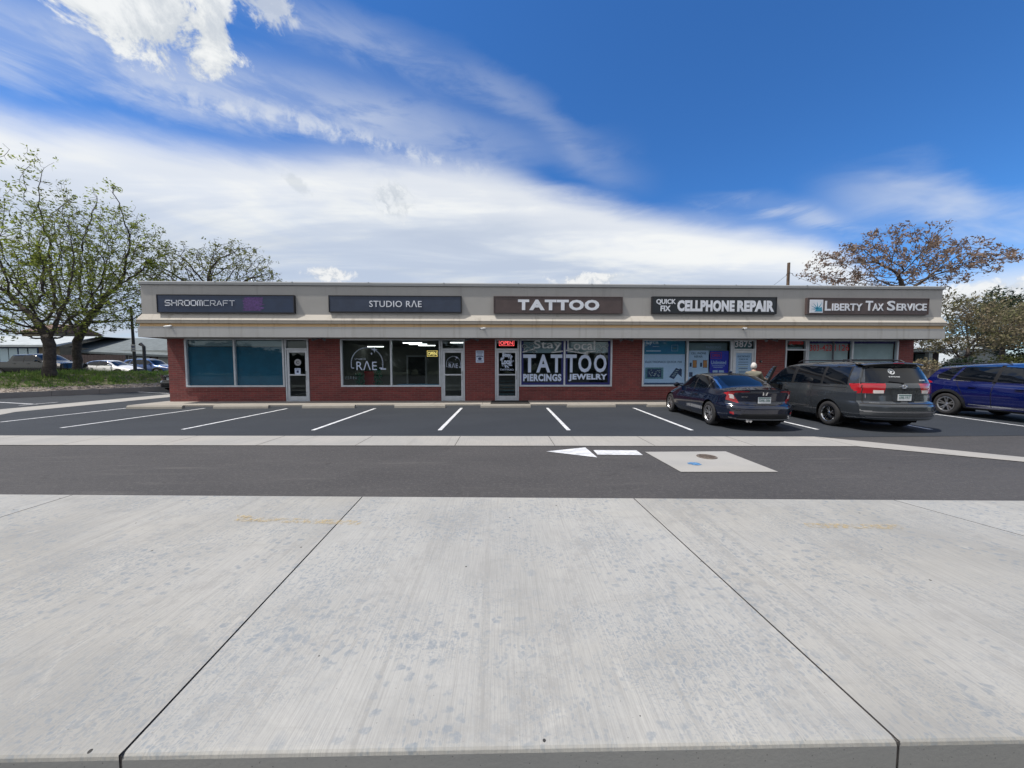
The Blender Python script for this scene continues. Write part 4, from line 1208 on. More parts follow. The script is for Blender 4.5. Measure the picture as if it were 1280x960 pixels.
s, *_ = board(196, 368, 368.4, 391.2, 'sign_navy', 'dark navy sign with thin techno lettering and a purple smear')
GL = {'S': [[(1, 1), (0, 1), (0, .5), (1, .5), (1, 0), (0, 0)]], 'H': [[(0, 0), (0, 1)], [(1, 0), (1, 1)], [(0, .5), (1, .5)]],
      'R': [[(0, 0), (0, 1), (1, 1), (1, .42), (0, .42)], [(.45, .42), (1, 0)]], 'O': [[(0, 0), (0, 1), (1, 1), (1, 0), (0, 0)]],
      'M': [[(0, 0), (0, 1), (1, 1), (1, 0)], [(.5, 1), (.5, 0)]], 'C': [[(1, 1), (0, 1), (0, 0), (1, 0)]], 'A': [[(0, 0), (.5, 1), (1, 0)], [(.25, .3), (.75, .3)]],
      'F': [[(0, 0), (0, 1), (1, 1)], [(0, .5), (.8, .5)]], 'T': [[(0, 1), (1, 1)], [(.5, 1), (.5, 0)]]}
b = MB(); X0, X1 = sx(206.5), sx(295); Z0, Z1 = sz(250, 381.8), sz(250, 375.6); adv = (X1 - X0) / 11
for i, ch in enumerate('SHROOMCRAFT'):
    wl = .034 if i < 6 else .020
    for st in GL[ch]: stroke(b, [(X0 + adv * i + p[0] * adv * .74, Z0 + p[1] * (Z1 - Z0)) for p in st], wl, YT, .012)
obj('lettering', b, 'letter', s)
b = MB(); rr = random.Random(8)
pl = []
n = 15
zl, zh = sz(316, 388.3), sz(316, 371.2)
for i in range(n + 1): pl.append((sx(302) + rr.uniform(-.02, .22) * (1 if i % 2 else .4), zh + (zl - zh) * i / n))
for i in range(n + 1): pl.append((sx(330) + rr.uniform(-.26, .03) * (1 if i % 2 else .4), zl + (zh - zl) * i / n))
b.plate(pl, Yp - .1035, .003)
obj('purple_smear', b, 'purple_paint', s)
s, *_ = board(410.8, 577, 369.6, 390.6, 'sign_navy_b', 'black framed slate blue sign with thin white salon lettering')
b = MB(); text(b, 'STUDIO RAE'.replace('RA', 'R\u039b'), sx(461.5), sx(527), sz(494, 383.8), sz(494, 375.6), YT, depth=.014, space=1.06, bold=.004); obj('lettering', b, 'letter', s)
s, *_ = board(617, 778.3, 370.6, 391.6, 'sign_brown', 'brown sign with wide bold white tattoo lettering', 'sign_brown')
b = MB()
for ch, a, c in (('T', 647.5, 661.5), ('A', 661.5, 681), ('T', 681, 695.5), ('T', 696, 711), ('O', 711.3, 730), ('O', 730.7, 749.3)): text(b, ch, sx(a), sx(c), sz(698, 387.8), sz(698, 374.6), YT, depth=.014, bold=.05)
obj('lettering', b, 'letter', s)
s, *_ = board(815, 971, 371, 392.2, 'sign_dark', 'blackish sign with condensed white cellphone repair lettering', 'sign_edge')
b = MB(); text(b, 'QUICK', sx(820.5), sx(845), sz(833, 381), sz(833, 373.8), YT, depth=.014, bold=.03); text(b, 'FIX', sx(826), sx(838.5), sz(833, 389), sz(833, 382), YT, depth=.014, bold=.03)
text(b, 'CELLPHONE', sx(847), sx(918.5), sz(883, 389.4), sz(883, 375.2), YT, depth=.014, bold=.055, space=1.08); text(b, 'REPAIR', sx(922), sx(968), sz(945, 389.6), sz(945, 375.6), YT, depth=.014, bold=.055, space=1.08)
obj('lettering', b, 'letter', s)
s, *_ = board(1008.7, 1161, 372.6, 393, 'sign_brown', 'brown sign with square crown emblem and small capital lettering', 'sign_brown')
b = MB()
for body, a, c, big in (('L', 1031.7, 1039, 1), ('IBERTY', 1040.5, 1078.5, 0), ('T', 1082.5, 1091.5, 1), ('AX', 1091.5, 1105, 0), ('S', 1109.5, 1119.5, 1), ('ERVICE', 1121.5, 1159, 0)):
    mid = (a + c) / 2; text(b, body, sx(a), sx(c), sz(mid, 388.3), sz(mid, 376.0 if big else 379.4), YT, depth=.014, bold=.022)
obj('lettering', b, 'letter', s)
b = MB(); ex0, ex1, ez0, ez1 = sx(1012.5), sx(1029), sz(1020, 391), sz(1020, 374.6); b.box(ex0, YT - .002, ez0, ex1, YT + .012, ez1); em = obj('emblem', b, 'letter', s)
b = MB(); w_, h = ex1 - ex0, ez1 - ez0; ox, oz = ex0 + .62 * w_, ez0 + .28 * h
for ang, ln in ((100, .62), (130, .60), (155, .60), (178, .58), (60, .62)):
    a = R(ang); px_, pz_ = ox + ln * w_ * math.cos(a) * .95, oz + ln * h * math.sin(a); nx, nz = -math.sin(a) * .05 * w_, math.cos(a) * .05 * h
    px_ = min(max(px_, ex0 + .02), ex1 - .02)
    b.plate([(ox + nx, oz + nz), (ox - nx, oz - nz), (px_, pz_)], YT - .006, .003)
b.plate([(ex0 + .35 * w_, ez0 + .1 * h), (ex0 + .95 * w_, ez0 + .1 * h), (ex0 + .9 * w_, ez0 + .45 * h), (ex0 + .55 * w_, ez0 + .30 * h)], YT - .0062, .003)
obj('crown', b, 'poster_blue', em)

# --- small fittings
def cctv(px, py, label):
    p = PY(px, py, Yb - .02); s = thing('security_camera', label, 'camera', (p.x, Yb, p.z), 0, 'security cameras on the canopy band')
    b = MB(); b.lathe([(0, 0), (.04, 0), (.04, .03), (0, .03)], 'y', 12, (p.x, Yb - .035, p.z)); b.tube([(p.x, Yb - .03, p.z), (p.x - .02, Yb - .12, p.z - .02)], .012, 6); obj('bracket', b, 'camera_white', s)
    b = MB(); b.tube([(p.x + .07, Yb - .09, p.z - .01), (p.x - .12, Yb - .17, p.z - .05)], [.038, .04], 10); obj('camera_body', b, 'camera_white', s)
    b = MB(); b.tube([(p.x - .121, Yb - .171, p.z - .0505), (p.x - .135, Yb - .177, p.z - .053)], [.03, .026], 10); obj('lens', b, 'gap', s)
cctv(604.5, 410.2, 'small white camera on the band left of the tattoo door')
cctv(929.5, 410.3, 'small white camera on the band above the repair shop door')
cctv(213.5, 407.5, 'small white camera on the band at the left end of the canopy')
for i, (px, lab) in enumerate(((590, 'twin floodlight under the canopy between the salon door and tattoo door'), (782, 'twin floodlight under the canopy right of the tattoo window'), (962, 'twin floodlight under the canopy left of the open door'), (400, 'twin floodlight under the canopy between the first two shops'))):
    p = PY(px, 424, Yb + .45); s = thing('floodlight', lab, 'lamp', (p.x, p.y, ZS), 0, 'floodlights under the canopy')
    b = MB(); b.bbox(p.x - .1, p.y - .05, ZS - .015, p.x + .1, p.y + .05, ZS + .02, .008); obj('base_plate', b, 'aluminium_dark', s)
    for k in (-1, 1):
        b = MB(); b.tube([(p.x + k * .06, p.y, ZS - .01), (p.x + k * .16, p.y - .05, ZS - .05), (p.x + k * .26, p.y - .14, ZS - .07)], [.02, .03, .06], 10); obj('lamp_head', b, 'aluminium_dark', s)
# wall notice on the brick pillar
a, c = PY(594.8, 453.4, Yw - .02), PY(604.8, 438.2, Yw - .02)
s = thing('wall_notice', 'small pale notice board on the brick between salon and tattoo doors', 'sign', ((a.x + c.x) / 2, Yw, a.z))
b = MB(); b.bbox(a.x, Yw - .022, a.z, c.x, Yw - .003, c.z, .003); obj('board', b, 'vinyl', s)
b = MB(); h = c.z - a.z; w_ = c.x - a.x
for zz0, zz1, q in ((.90, .94, .1), (.80, .84, .1), (.72, .75, .2), (.60, .64, .2), (.48, .54, .08), (.12, .17, .15)): b.box(a.x + q * w_, Yw - .026, a.z + zz0 * h, c.x - q * w_, Yw - .023, a.z + zz1 * h)
b.plate([(a.x + .5 * w_ + .24 * w_ * math.cos(k * .7), a.z + .33 * h + .12 * h * math.sin(k * .7)) for k in range(9)], Yw - .026, .003)
obj('print', b, 'poster_ink', s)
p = PY(951.3, 451.8, Yw - .02)
s = thing('wall_bell', 'small round black bell with white button on brick beside the repair shop', 'bell', (p.x, Yw, p.z))
b = MB(); b.lathe([(0, -.035), (.05, -.03), (.06, 0)], 'y', 14, (p.x, Yw - .002, p.z)); obj('bell_housing', b, 'black_metal', s)
b = MB(); b.lathe([(0, -.045), (.016, -.043), (.016, -.03)], 'y', 10, (p.x + .02, Yw - .002, p.z - .01)); obj('button', b, 'camera_white', s)
p = PY(1000, 500, Yw)
# concrete wheel stops
stops = [(171, 236.6), (274, 339.8), (381, 445), (493.8, 556.7), (600.6, 663.5), (709.8, 771.3), (812.6, 872), (915, 972), (1018, 1074), (1118, 1172)]
labs = ['wheel stop farthest left below the brick corner', 'wheel stop under the teal blind window', 'wheel stop left of the salon window', 'wheel stop before the right salon window', 'wheel stop before the tattoo door mat',
        'wheel stop under the tattoo window', 'wheel stop partly behind the navy sedan nose', 'wheel stop hidden between sedan and minivan', 'wheel stop under the blinds window', 'wheel stop at the right end of the row']
rr = random.Random(6)
for (p0, p1), lb in zip(stops, labs):
    a, c = G(p0, 509.6), G(p1, 509.6); b = MB(); y0 = G(600, 509.6).y
    prof = [(y0, .0), (y0 + .012, .075), (y0 + .045, .115), (y0 + .115, .115), (y0 + .145, .075), (y0 + .158, .0)]
    b.extr(prof, a.x, c.x); o = obj('wheel_stop', b, 'wheel_stop_conc', base=((a.x + c.x) / 2, y0 + .08, 0))
    o.rotation_euler = (0, 0, rr.uniform(-.008, .008)); tag(o, 'pale concrete ' + lb, 'wheel stop', 'concrete wheel stops along the shop walk')
# ------------------------------------------------------------------ vehicles
def kinterp(keys, L, n):
    ys = np.linspace(0, L, n); k = np.array(keys, float)
    v = np.interp(ys, k[:, 0], k[:, 1])
    w = max(1, int(.07 / (L / n)))
    ker = np.exp(-.5 * (np.arange(-3 * w, 3 * w + 1) / w) ** 2); ker /= ker.sum()
    p = np.pad(v, 3 * w, mode='edge'); return np.convolve(p, ker, 'valid')
def inpoly(px, py, poly):
    c = np.zeros(px.shape, bool); n = len(poly)
    for i in range(n):
        x0, y0 = poly[i]; x1, y1 = poly[(i + 1) % n]
        if y0 == y1: continue
        cond = ((y0 > py) != (y1 > py)) & (px < (x1 - x0) * (py - y0) / (y1 - y0) + x0)
        c ^= cond
    return c
def nearline(px, py, pts, r):
    m = np.zeros(px.shape, bool)
    for (x0, y0), (x1, y1) in zip(pts, pts[1:]):
        dx, dy = x1 - x0, y1 - y0; tt = np.clip(((px - x0) * dx + (py - y0) * dy) / (dx * dx + dy * dy + 1e-9), 0, 1)
        m |= np.hypot(px - x0 - tt * dx, py - y0 - tt * dy) < r
    return m

def snap(G3, ia, ib, regions, ok, thr):
    """pull surface grid points lying close to a region outline onto it, sliding along the surface"""
    done = np.zeros(G3.shape[:2], bool)
    gu = np.gradient(G3, axis=0); gv = np.gradient(G3, axis=1)
    for (name, segs, kind, plane, pts, *r) in regions:
        if kind != 'poly' or name not in ('glass', 'lampred', 'lampwhite', 'chrome'): continue
        a, b = {'yz': (1, 2), 'xz': (0, 2), 'xy': (0, 1)}[plane]
        if not ok(segs): continue
        m = ok(segs)[1]
        for (x0, y0), (x1, y1) in zip(pts, pts[1:] + pts[:1]):
            px, py = G3[:, :, a], G3[:, :, b]; dx, dy = x1 - x0, y1 - y0; L2 = dx * dx + dy * dy
            if L2 < 1e-8: continue
            tt = np.clip(((px - x0) * dx + (py - y0) * dy) / L2, 0, 1); ex, ey = x0 + tt * dx - px, y0 + tt * dy - py; d = np.hypot(ex, ey)
            q = (d < thr) & (d > 1e-5) & m & ~done
            if not q.any(): continue
            # solve for the surface steps (u, v) that give (ex, ey)
            A_, B_, C_, D_ = gu[:, :, a], gv[:, :, a], gu[:, :, b], gv[:, :, b]; det = A_ * D_ - B_ * C_; okd = np.abs(det) > 2e-5
            dd = np.where(okd, det, 1.0); u = (ex * D_ - ey * B_) / dd; v = (A_ * ey - C_ * ex) / dd; q &= okd & (np.abs(u) < .75) & (np.abs(v) < .75)
            mv = gu * u[:, :, None] + gv * v[:, :, None]
            G3[q] += mv[q]; done |= q
    return G3

def car_shell(S, fine=1.0):
    L = S['L']; n = int(L / (.020 * fine)); K = {k: kinterp(S[k], L, n + 1) for k in ('hw', 'zb', 'zm', 'zbelt', 'wbelt', 'zre', 'wroof', 'zt')}
    nA, nB, nC, nD = 4, int(42 / fine), int(32 / fine), int(34 / fine)
    rows = []
    for i in range(n + 1):
        k = {q: K[q][i] for q in K}; ws = k['hw'] * .90
        A = np.stack([np.linspace(0, ws, nA, endpoint=False), np.full(nA, k['zb'])], 1)
        z = np.linspace(k['zb'], k['zbelt'], nB, endpoint=False)
        w = np.where(z < k['zm'], k['hw'] - (k['hw'] - ws) * (np.clip((k['zm'] - z) / max(.05, k['zm'] - k['zb']), 0, 1)) ** 2.4,
                     k['hw'] - (k['hw'] - k['wbelt']) * (np.clip((z - k['zm']) / max(.05, k['zbelt'] - k['zm']), 0, 1)) ** 1.8)
        for (zc, amp, sg) in S.get('crease', []):
            w = w + amp * np.exp(-((z - zc(i / n * L)) / sg) ** 2)
        B = np.stack([w, z], 1)
        u = np.linspace(0, 1, nC, endpoint=False)
        C = np.stack([k['wbelt'] + (k['wroof'] - k['wbelt']) * u + .022 * np.sin(math.pi * u) * min(1, (k['zre'] - k['zbelt']) * 4), k['zbelt'] + (k['zre'] - k['zbelt']) * u], 1)
        u = np.linspace(1, 0, nD + 1)
        D = np.stack([k['wroof'] * u, k['zre'] + (k['zt'] - k['zre']) * (1 - u ** 2.4)], 1)
        rg = np.concatenate([A, B, C, D])
        for _ in range(S.get('smooth', 4)):
            rg[1:-1] = .5 * rg[1:-1] + .25 * (rg[:-2] + rg[2:])
        rows.append(rg)
    P = np.array(rows)                                   # (n+1, m, 2)
    m = P.shape[1]; s = np.linspace(0, 1, n + 1)[:, None]
    X, Z = P[:, :, 0], P[:, :, 1]
    hwr, hwf = K['hw'][0], K['hw'][-1]
    yr = lambda x, z: np.interp(z, *zip(*S['rear'])) + S['rcurve'] * np.abs(x / hwr) ** 3.2
    yf = lambda x, z: L - np.interp(z, *zip(*S['front'])) - S['fcurve'] * np.abs(x / hwf) ** 3.2
    Y = yr(X, Z) + s * (yf(X, Z) - yr(X, Z))
    V = np.stack([X, Y, Z], 2)
    # snap to wheel arches
    for yw in S['axles']:
        dy, dz = V[:, :, 1] - yw, V[:, :, 2] - S['wr']
        d = np.hypot(dy, dz); side = (V[:, :, 0] > .5)
        q = side & (np.abs(d - S['ra']) < .016 * fine)
        f = S['ra'] / np.maximum(d, 1e-3)
        V[:, :, 1] = np.where(q, yw + dy * f, V[:, :, 1]); V[:, :, 2] = np.where(q, S['wr'] + dz * f, V[:, :, 2])
    seg = np.array(['A'] * nA + ['B'] * nB + ['C'] * nC + ['D'] * nD)
    VS = np.tile(np.append(seg, 'D')[None, :m], (n + 1, 1))
    inner = np.zeros((n + 1, m), bool); inner[3:-3, nA + 1:-1] = True
    V = snap(V, 0, 0, S['regions'], lambda sg: (True, inner & np.isin(VS, list(sg))) if set(sg) - {'R', 'F'} else False, .0095 * fine)
    verts = [V.reshape(-1, 3)]; faces = []; cls = []
    c = (V[:-1, :-1] + V[1:, :-1] + V[:-1, 1:] + V[1:, 1:]) / 4
    idx = np.arange((n + 1) * m).reshape(n + 1, m)
    q = np.stack([idx[:-1, :-1], idx[:-1, 1:], idx[1:, 1:], idx[1:, :-1]], 2)
    C = np.full(c.shape[:2], 'body', dtype='U16')
    SG = np.tile(seg[None, :], (n, 1))
    x, y, z = c[:, :, 0], c[:, :, 1], c[:, :, 2]
    for (name, segs, kind, plane, pts, *r) in S['regions']:
        if 'R' in segs or 'F' in segs: 
            if not set(segs) - {'R', 'F'}: continue
        a, b_ = {'yz': (y, z), 'xz': (x, z), 'xy': (x, y)}[plane]
        msk = inpoly(a, b_, pts) if kind == 'poly' else nearline(a, b_, pts, r[0])
        msk &= np.isin(SG, [k_ for k_ in segs])
        C[msk] = name
    C[SG == 'A'] = 'floor'
    for yw in S['axles']:
        d = np.hypot(y - yw, z - S['wr']); C[(x > .5) & (d < S['ra']) & np.isin(SG, ['A', 'B'])] = 'cut'
    faces.append(q.reshape(-1, 4)); cls.append(C.reshape(-1))
    off = (n + 1) * m
    for end in ('R', 'F'):
        rg = V[0] if end == 'R' else V[-1]
        nc = int(S['hw'][0 if end == 'R' else -1][1] / (.018 * fine))
        u = np.linspace(1, 0, nc + 1)[:, None]
        cx = rg[None, :, 0] * u; cz = np.repeat(rg[None, :, 2], nc + 1, 0)
        cy = (yr if end == 'R' else yf)(cx, cz)
        vv = np.stack([cx, cy, cz], 2); vv[0] = rg
        inn = np.zeros(vv.shape[:2], bool); inn[1:-1, 1:-1] = True
        vv = snap(vv, 0, 0, S['regions'], lambda sg: (True, inn) if end in sg else False, .0095 * fine)
        idx = np.arange((nc + 1) * m).reshape(nc + 1, m) + off
        q = np.stack([idx[:-1, :-1], idx[:-1, 1:], idx[1:, 1:], idx[1:, :-1]], 2)
        if end == 'R': q = q[:, :, ::-1]
        c = (vv[:-1, :-1] + vv[1:, :-1] + vv[:-1, 1:] + vv[1:, 1:]) / 4
        C = np.full(c.shape[:2], 'body', dtype='U16')
        for (name, segs, kind, plane, pts, *r) in S['regions']:
            if end not in segs: continue
            msk = inpoly(c[:, :, 0], c[:, :, 2], pts) if kind == 'poly' else nearline(c[:, :, 0], c[:, :, 2], pts, r[0])
            C[msk] = name
        verts.append(vv.reshape(-1, 3)); faces.append(q.reshape(-1, 4)); cls.append(C.reshape(-1)); off += (nc + 1) * m
    V = np.concatenate(verts); Fc = np.concatenate(faces); Cl = np.concatenate(cls)
    return V, Fc, Cl, (yr, yf)

def np_mesh(name, V, F, mats, parent, smooth=True):
    used, inv = np.unique(F.reshape(-1), return_inverse=True)
    me = bpy.data.meshes.new(name); me.from_pydata(V[used].tolist(), [], inv.reshape(-1, 4).tolist())
    me.materials.append(M(mats)); me.polygons.foreach_set('use_smooth', [smooth] * len(me.polygons)); me.validate(); me.update()
    o = bpy.data.objects.new(name, me); COL.objects.link(o); o.parent = parent
    return o

def wheel(root, x, y, r, side, spokes=5, twin=True, rim='alloy', wid=.21):
    """side: +1 right, -1 left; built in the car's coordinates"""
    xo = x; xi = x - side * wid
    b = MB(); rr = r * .66
    prof = [(rr, xo - side * .012), (rr + .02, xo), (r - .045, xo - side * .0), (r - .012, xo - side * .022), (r, xo - side * .05), (r, xi + side * .05), (r - .02, xi + side * .01), (rr, xi), (rr, xo - side * .012)]
    b.lathe(prof, 'x', 40, (0, y, r)); o = obj('wheel', b, 'rubber', root, world=False, smooth=True)
    b = MB(); b.lathe([(rr + .004, xo - side * .004), (rr - .010, xo - side * .002), (rr - .028, xo - side * .03), (rr - .03, xo - side * .12), (0, xo - side * .13)], 'x', 36, (0, y, r))
    q = obj('rim_barrel', b, 'plastic_dark', o, world=False, smooth=True)
    b = MB(); b.lathe([(rr + .006, xo - side * .002), (rr - .016, xo + side * .001), (rr - .026, xo - side * .018), (rr - .012, xo - side * .020), (rr + .006, xo - side * .002)], 'x', 36, (0, y, r))
    for k in range(spokes):
        a0 = 2 * math.pi * k / spokes + .3
        for da in ((-.17, .17) if twin else (0,)):
            a1 = a0 + da; a2 = a0 + da * 1.25
            w0, w1 = .030 if not twin else .018, .034 if not twin else .017
            p0 = (math.cos(a0 + da * .5) * .035, math.sin(a0 + da * .5) * .035); p1 = (math.cos(a2) * (rr - .018), math.sin(a2) * (rr - .018))
            nx, nz = -math.sin(a1), math.cos(a1)
            vs = []
            for dx in (0, -.022):
                for (p, w_, bul) in ((p0, w0, -.035), (p1, w1, -.012)):
                    for sg in (1, -1): vs.append((xo + side * (bul + dx), y + p[0] + nx * w_ * sg, r + p[1] + nz * w_ * sg))
            b.add(vs, [(0, 1, 3, 2), (4, 6, 7, 5), (0, 2, 6, 4), (1, 5, 7, 3)])
    b.lathe([(0, xo - side * .022), (.028, xo - side * .024), (.05, xo - side * .035), (.055, xo - side * .06)], 'x', 16, (0, y, r))
    obj('rim', b, rim, o, world=False)
    return o

NAMES = dict(body='body', glass='window', lampred='tail_light', lampwhite='reversing_light', headlamp='headlight', gap='panel_gap', trim='trim', chrome='chrome_trim', dark='lower_cladding', floor='underbody', reflector='reflector', silver='bumper_strip', pillar='pillar_trim')
CM = dict(glass='glass_dark', lampred='lamp_red', lampwhite='lamp_white', headlamp='lamp_white', gap='gap', trim='plastic_dark', chrome='chrome', dark='plastic_dark', floor='under', reflector='lamp_red', silver='alloy', pillar='gap')
def make_car(S, name, label, cat, paint, loc, rz, group=None, fine=1.0, cm=None):
    root = thing(name, label, cat, loc, rz, group)
    V, F, C, (yr, yf) = car_shell(S, fine)
    mm = dict(CM); mm.update(cm or {}); mm['body'] = paint
    for c in np.unique(C):
        if c == 'cut': continue
        Fs = F[C == c]
        def mir(Fs):
            return Fs[:, ::-1] + len(V)
        V2 = V * np.array([-1, 1, 1])
        VV = np.concatenate([V, V2])
        if c in ('lampred', 'lampwhite', 'headlamp', 'reflector') or (c not in ('body', 'glass', 'floor') and np.abs(VV[Fs][:, :, 0]).min() > .02):
            np_mesh(NAMES[c], VV, Fs, mm[c], root); np_mesh(NAMES[c], VV, mir(Fs), mm[c], root)
        elif c == 'glass':
            # split side panes left / right and the cross-car ones by their centres
            ce = VV[Fs].mean(1); nrm_side = np.abs(ce[:, 0]) > 0
            cls = np.zeros(len(Fs), int)
            for k, (test) in enumerate(S['panes']): cls[test(ce)] = k + 1
            for k in np.unique(cls):
                f1 = Fs[cls == k]
                if k in S['cross']: np_mesh('window', VV, np.concatenate([f1, mir(f1)]), mm[c], root)
                else: np_mesh('window', VV, f1, mm[c], root); np_mesh('window', VV, mir(f1), mm[c], root)
        else:
            np_mesh(NAMES[c], VV, np.concatenate([Fs, mir(Fs)]), mm[c], root)
    # wheel wells and underside
    b = MB()
    for yw in S['axles']:
        for sd_ in (-1, 1):
            ra = S['ra']; hw = S['whx']
            pts = [(ra * math.cos(a), ra * math.sin(a)) for a in np.linspace(-.5, math.pi + .5, 20)]
            vs = []
            for (p, q) in pts: vs += [(sd_ * (hw - .004), yw + p, S['wr'] + q), (sd_ * .45, yw + p, S['wr'] + q)]
            b.add(vs, [(2 * i, 2 * i + 1, 2 * i + 3, 2 * i + 2) for i in range(19)])
            b.add([(sd_ * .46, yw - ra, .15), (sd_ * .46, yw + ra, .15), (sd_ * .46, yw + ra, S['wr'] + ra), (sd_ * .46, yw - ra, S['wr'] + ra)], [(0, 1, 2, 3)])
    zb = S['zb'][len(S['zb']) // 2][1]
    b.box(-.45, .35, zb - .02, .45, S['L'] - .35, zb + .12)
    obj('wheel_well', b, 'under', root, world=False)
    for yw in S['axles']:
        for sd_ in (-1, 1): wheel(root, sd_ * S['tx'], yw, S['wr'], sd_, S.get('spokes', 5), S.get('twin', True), S.get('rimm', 'alloy'))
    # mirrors
    for sd_ in (-1, 1):
        mx, my, mz = S['mirror']; b = MB(); b.ball((sd_ * (mx + .10), my, mz), (.105, .07, .075), 8); o = obj('mirror', b, paint, root, world=False, smooth=True)
        b = MB(); b.ball((sd_ * (mx + .10), my - .045, mz), (.09, .03, .06), 8); obj('mirror_glass', b, 'glass_dark', o, world=False, smooth=True)
        b = MB(); b.tube([(sd_ * (mx - .06), my + .02, mz - .04), (sd_ * (mx + .05), my, mz - .02)], [.03, .025], 6); obj('stalk', b, 'plastic_dark', o, world=False)
    for (hy, hz, hx) in S.get('handles', []):
        for sd_ in (-1, 1):
            b = MB(); b.bbox(sd_ * hx - .012, hy - .09, hz - .014, sd_ * hx + .022, hy + .09, hz + .014, .006); obj('door_handle', b, S.get('handlem', paint), root, world=False)
    return root, (yr, yf)

def rear_text(root, yr, s, cx, cz, w, h, m, bold=.02, name='lettering', dy=-.004, **kw):
    """flat badge lying on the rear face"""
    b = MB(); text(b, s, cx - w / 2, cx + w / 2, cz - h / 2, cz + h / 2, 0, bold=bold, **kw)
    b.v = [(p[0], float(yr(np.array(p[0]), np.array(p[2]))) + dy, p[2]) for p in b.v]
    return obj(name, b, m, root, world=False)
def plate(root, yr, cx, cz, w=.305, h=.155, chars='', tilt=0):
    y = float(yr(np.array(cx + w / 2), np.array(cz - h / 2))) - .02
    y = min(y, float(yr(np.array(cx), np.array(cz + h / 2))) - .012, float(yr(np.array(cx), np.array(cz - h / 2))) - .012)
    b = MB(); b.bbox(cx - w / 2, y, cz - h / 2, cx + w / 2, y + .012, cz + h / 2, .004); o = obj('licence_plate', b, 'plate_white', root, world=False)
    b = MB(); text(b, chars, cx - w * .42, cx + w * .42, cz - h * .22, cz + h * .20, y - .003, bold=.01)
    q = obj('plate_number', b, 'plate_green', o, world=False)
    b = MB(); b.box(cx - w * .46, y - .002, cz + h * .30, cx + w * .46, y - .0005, cz + h * .44); obj('plate_band', b, 'plate_green', o, world=False)
    return o

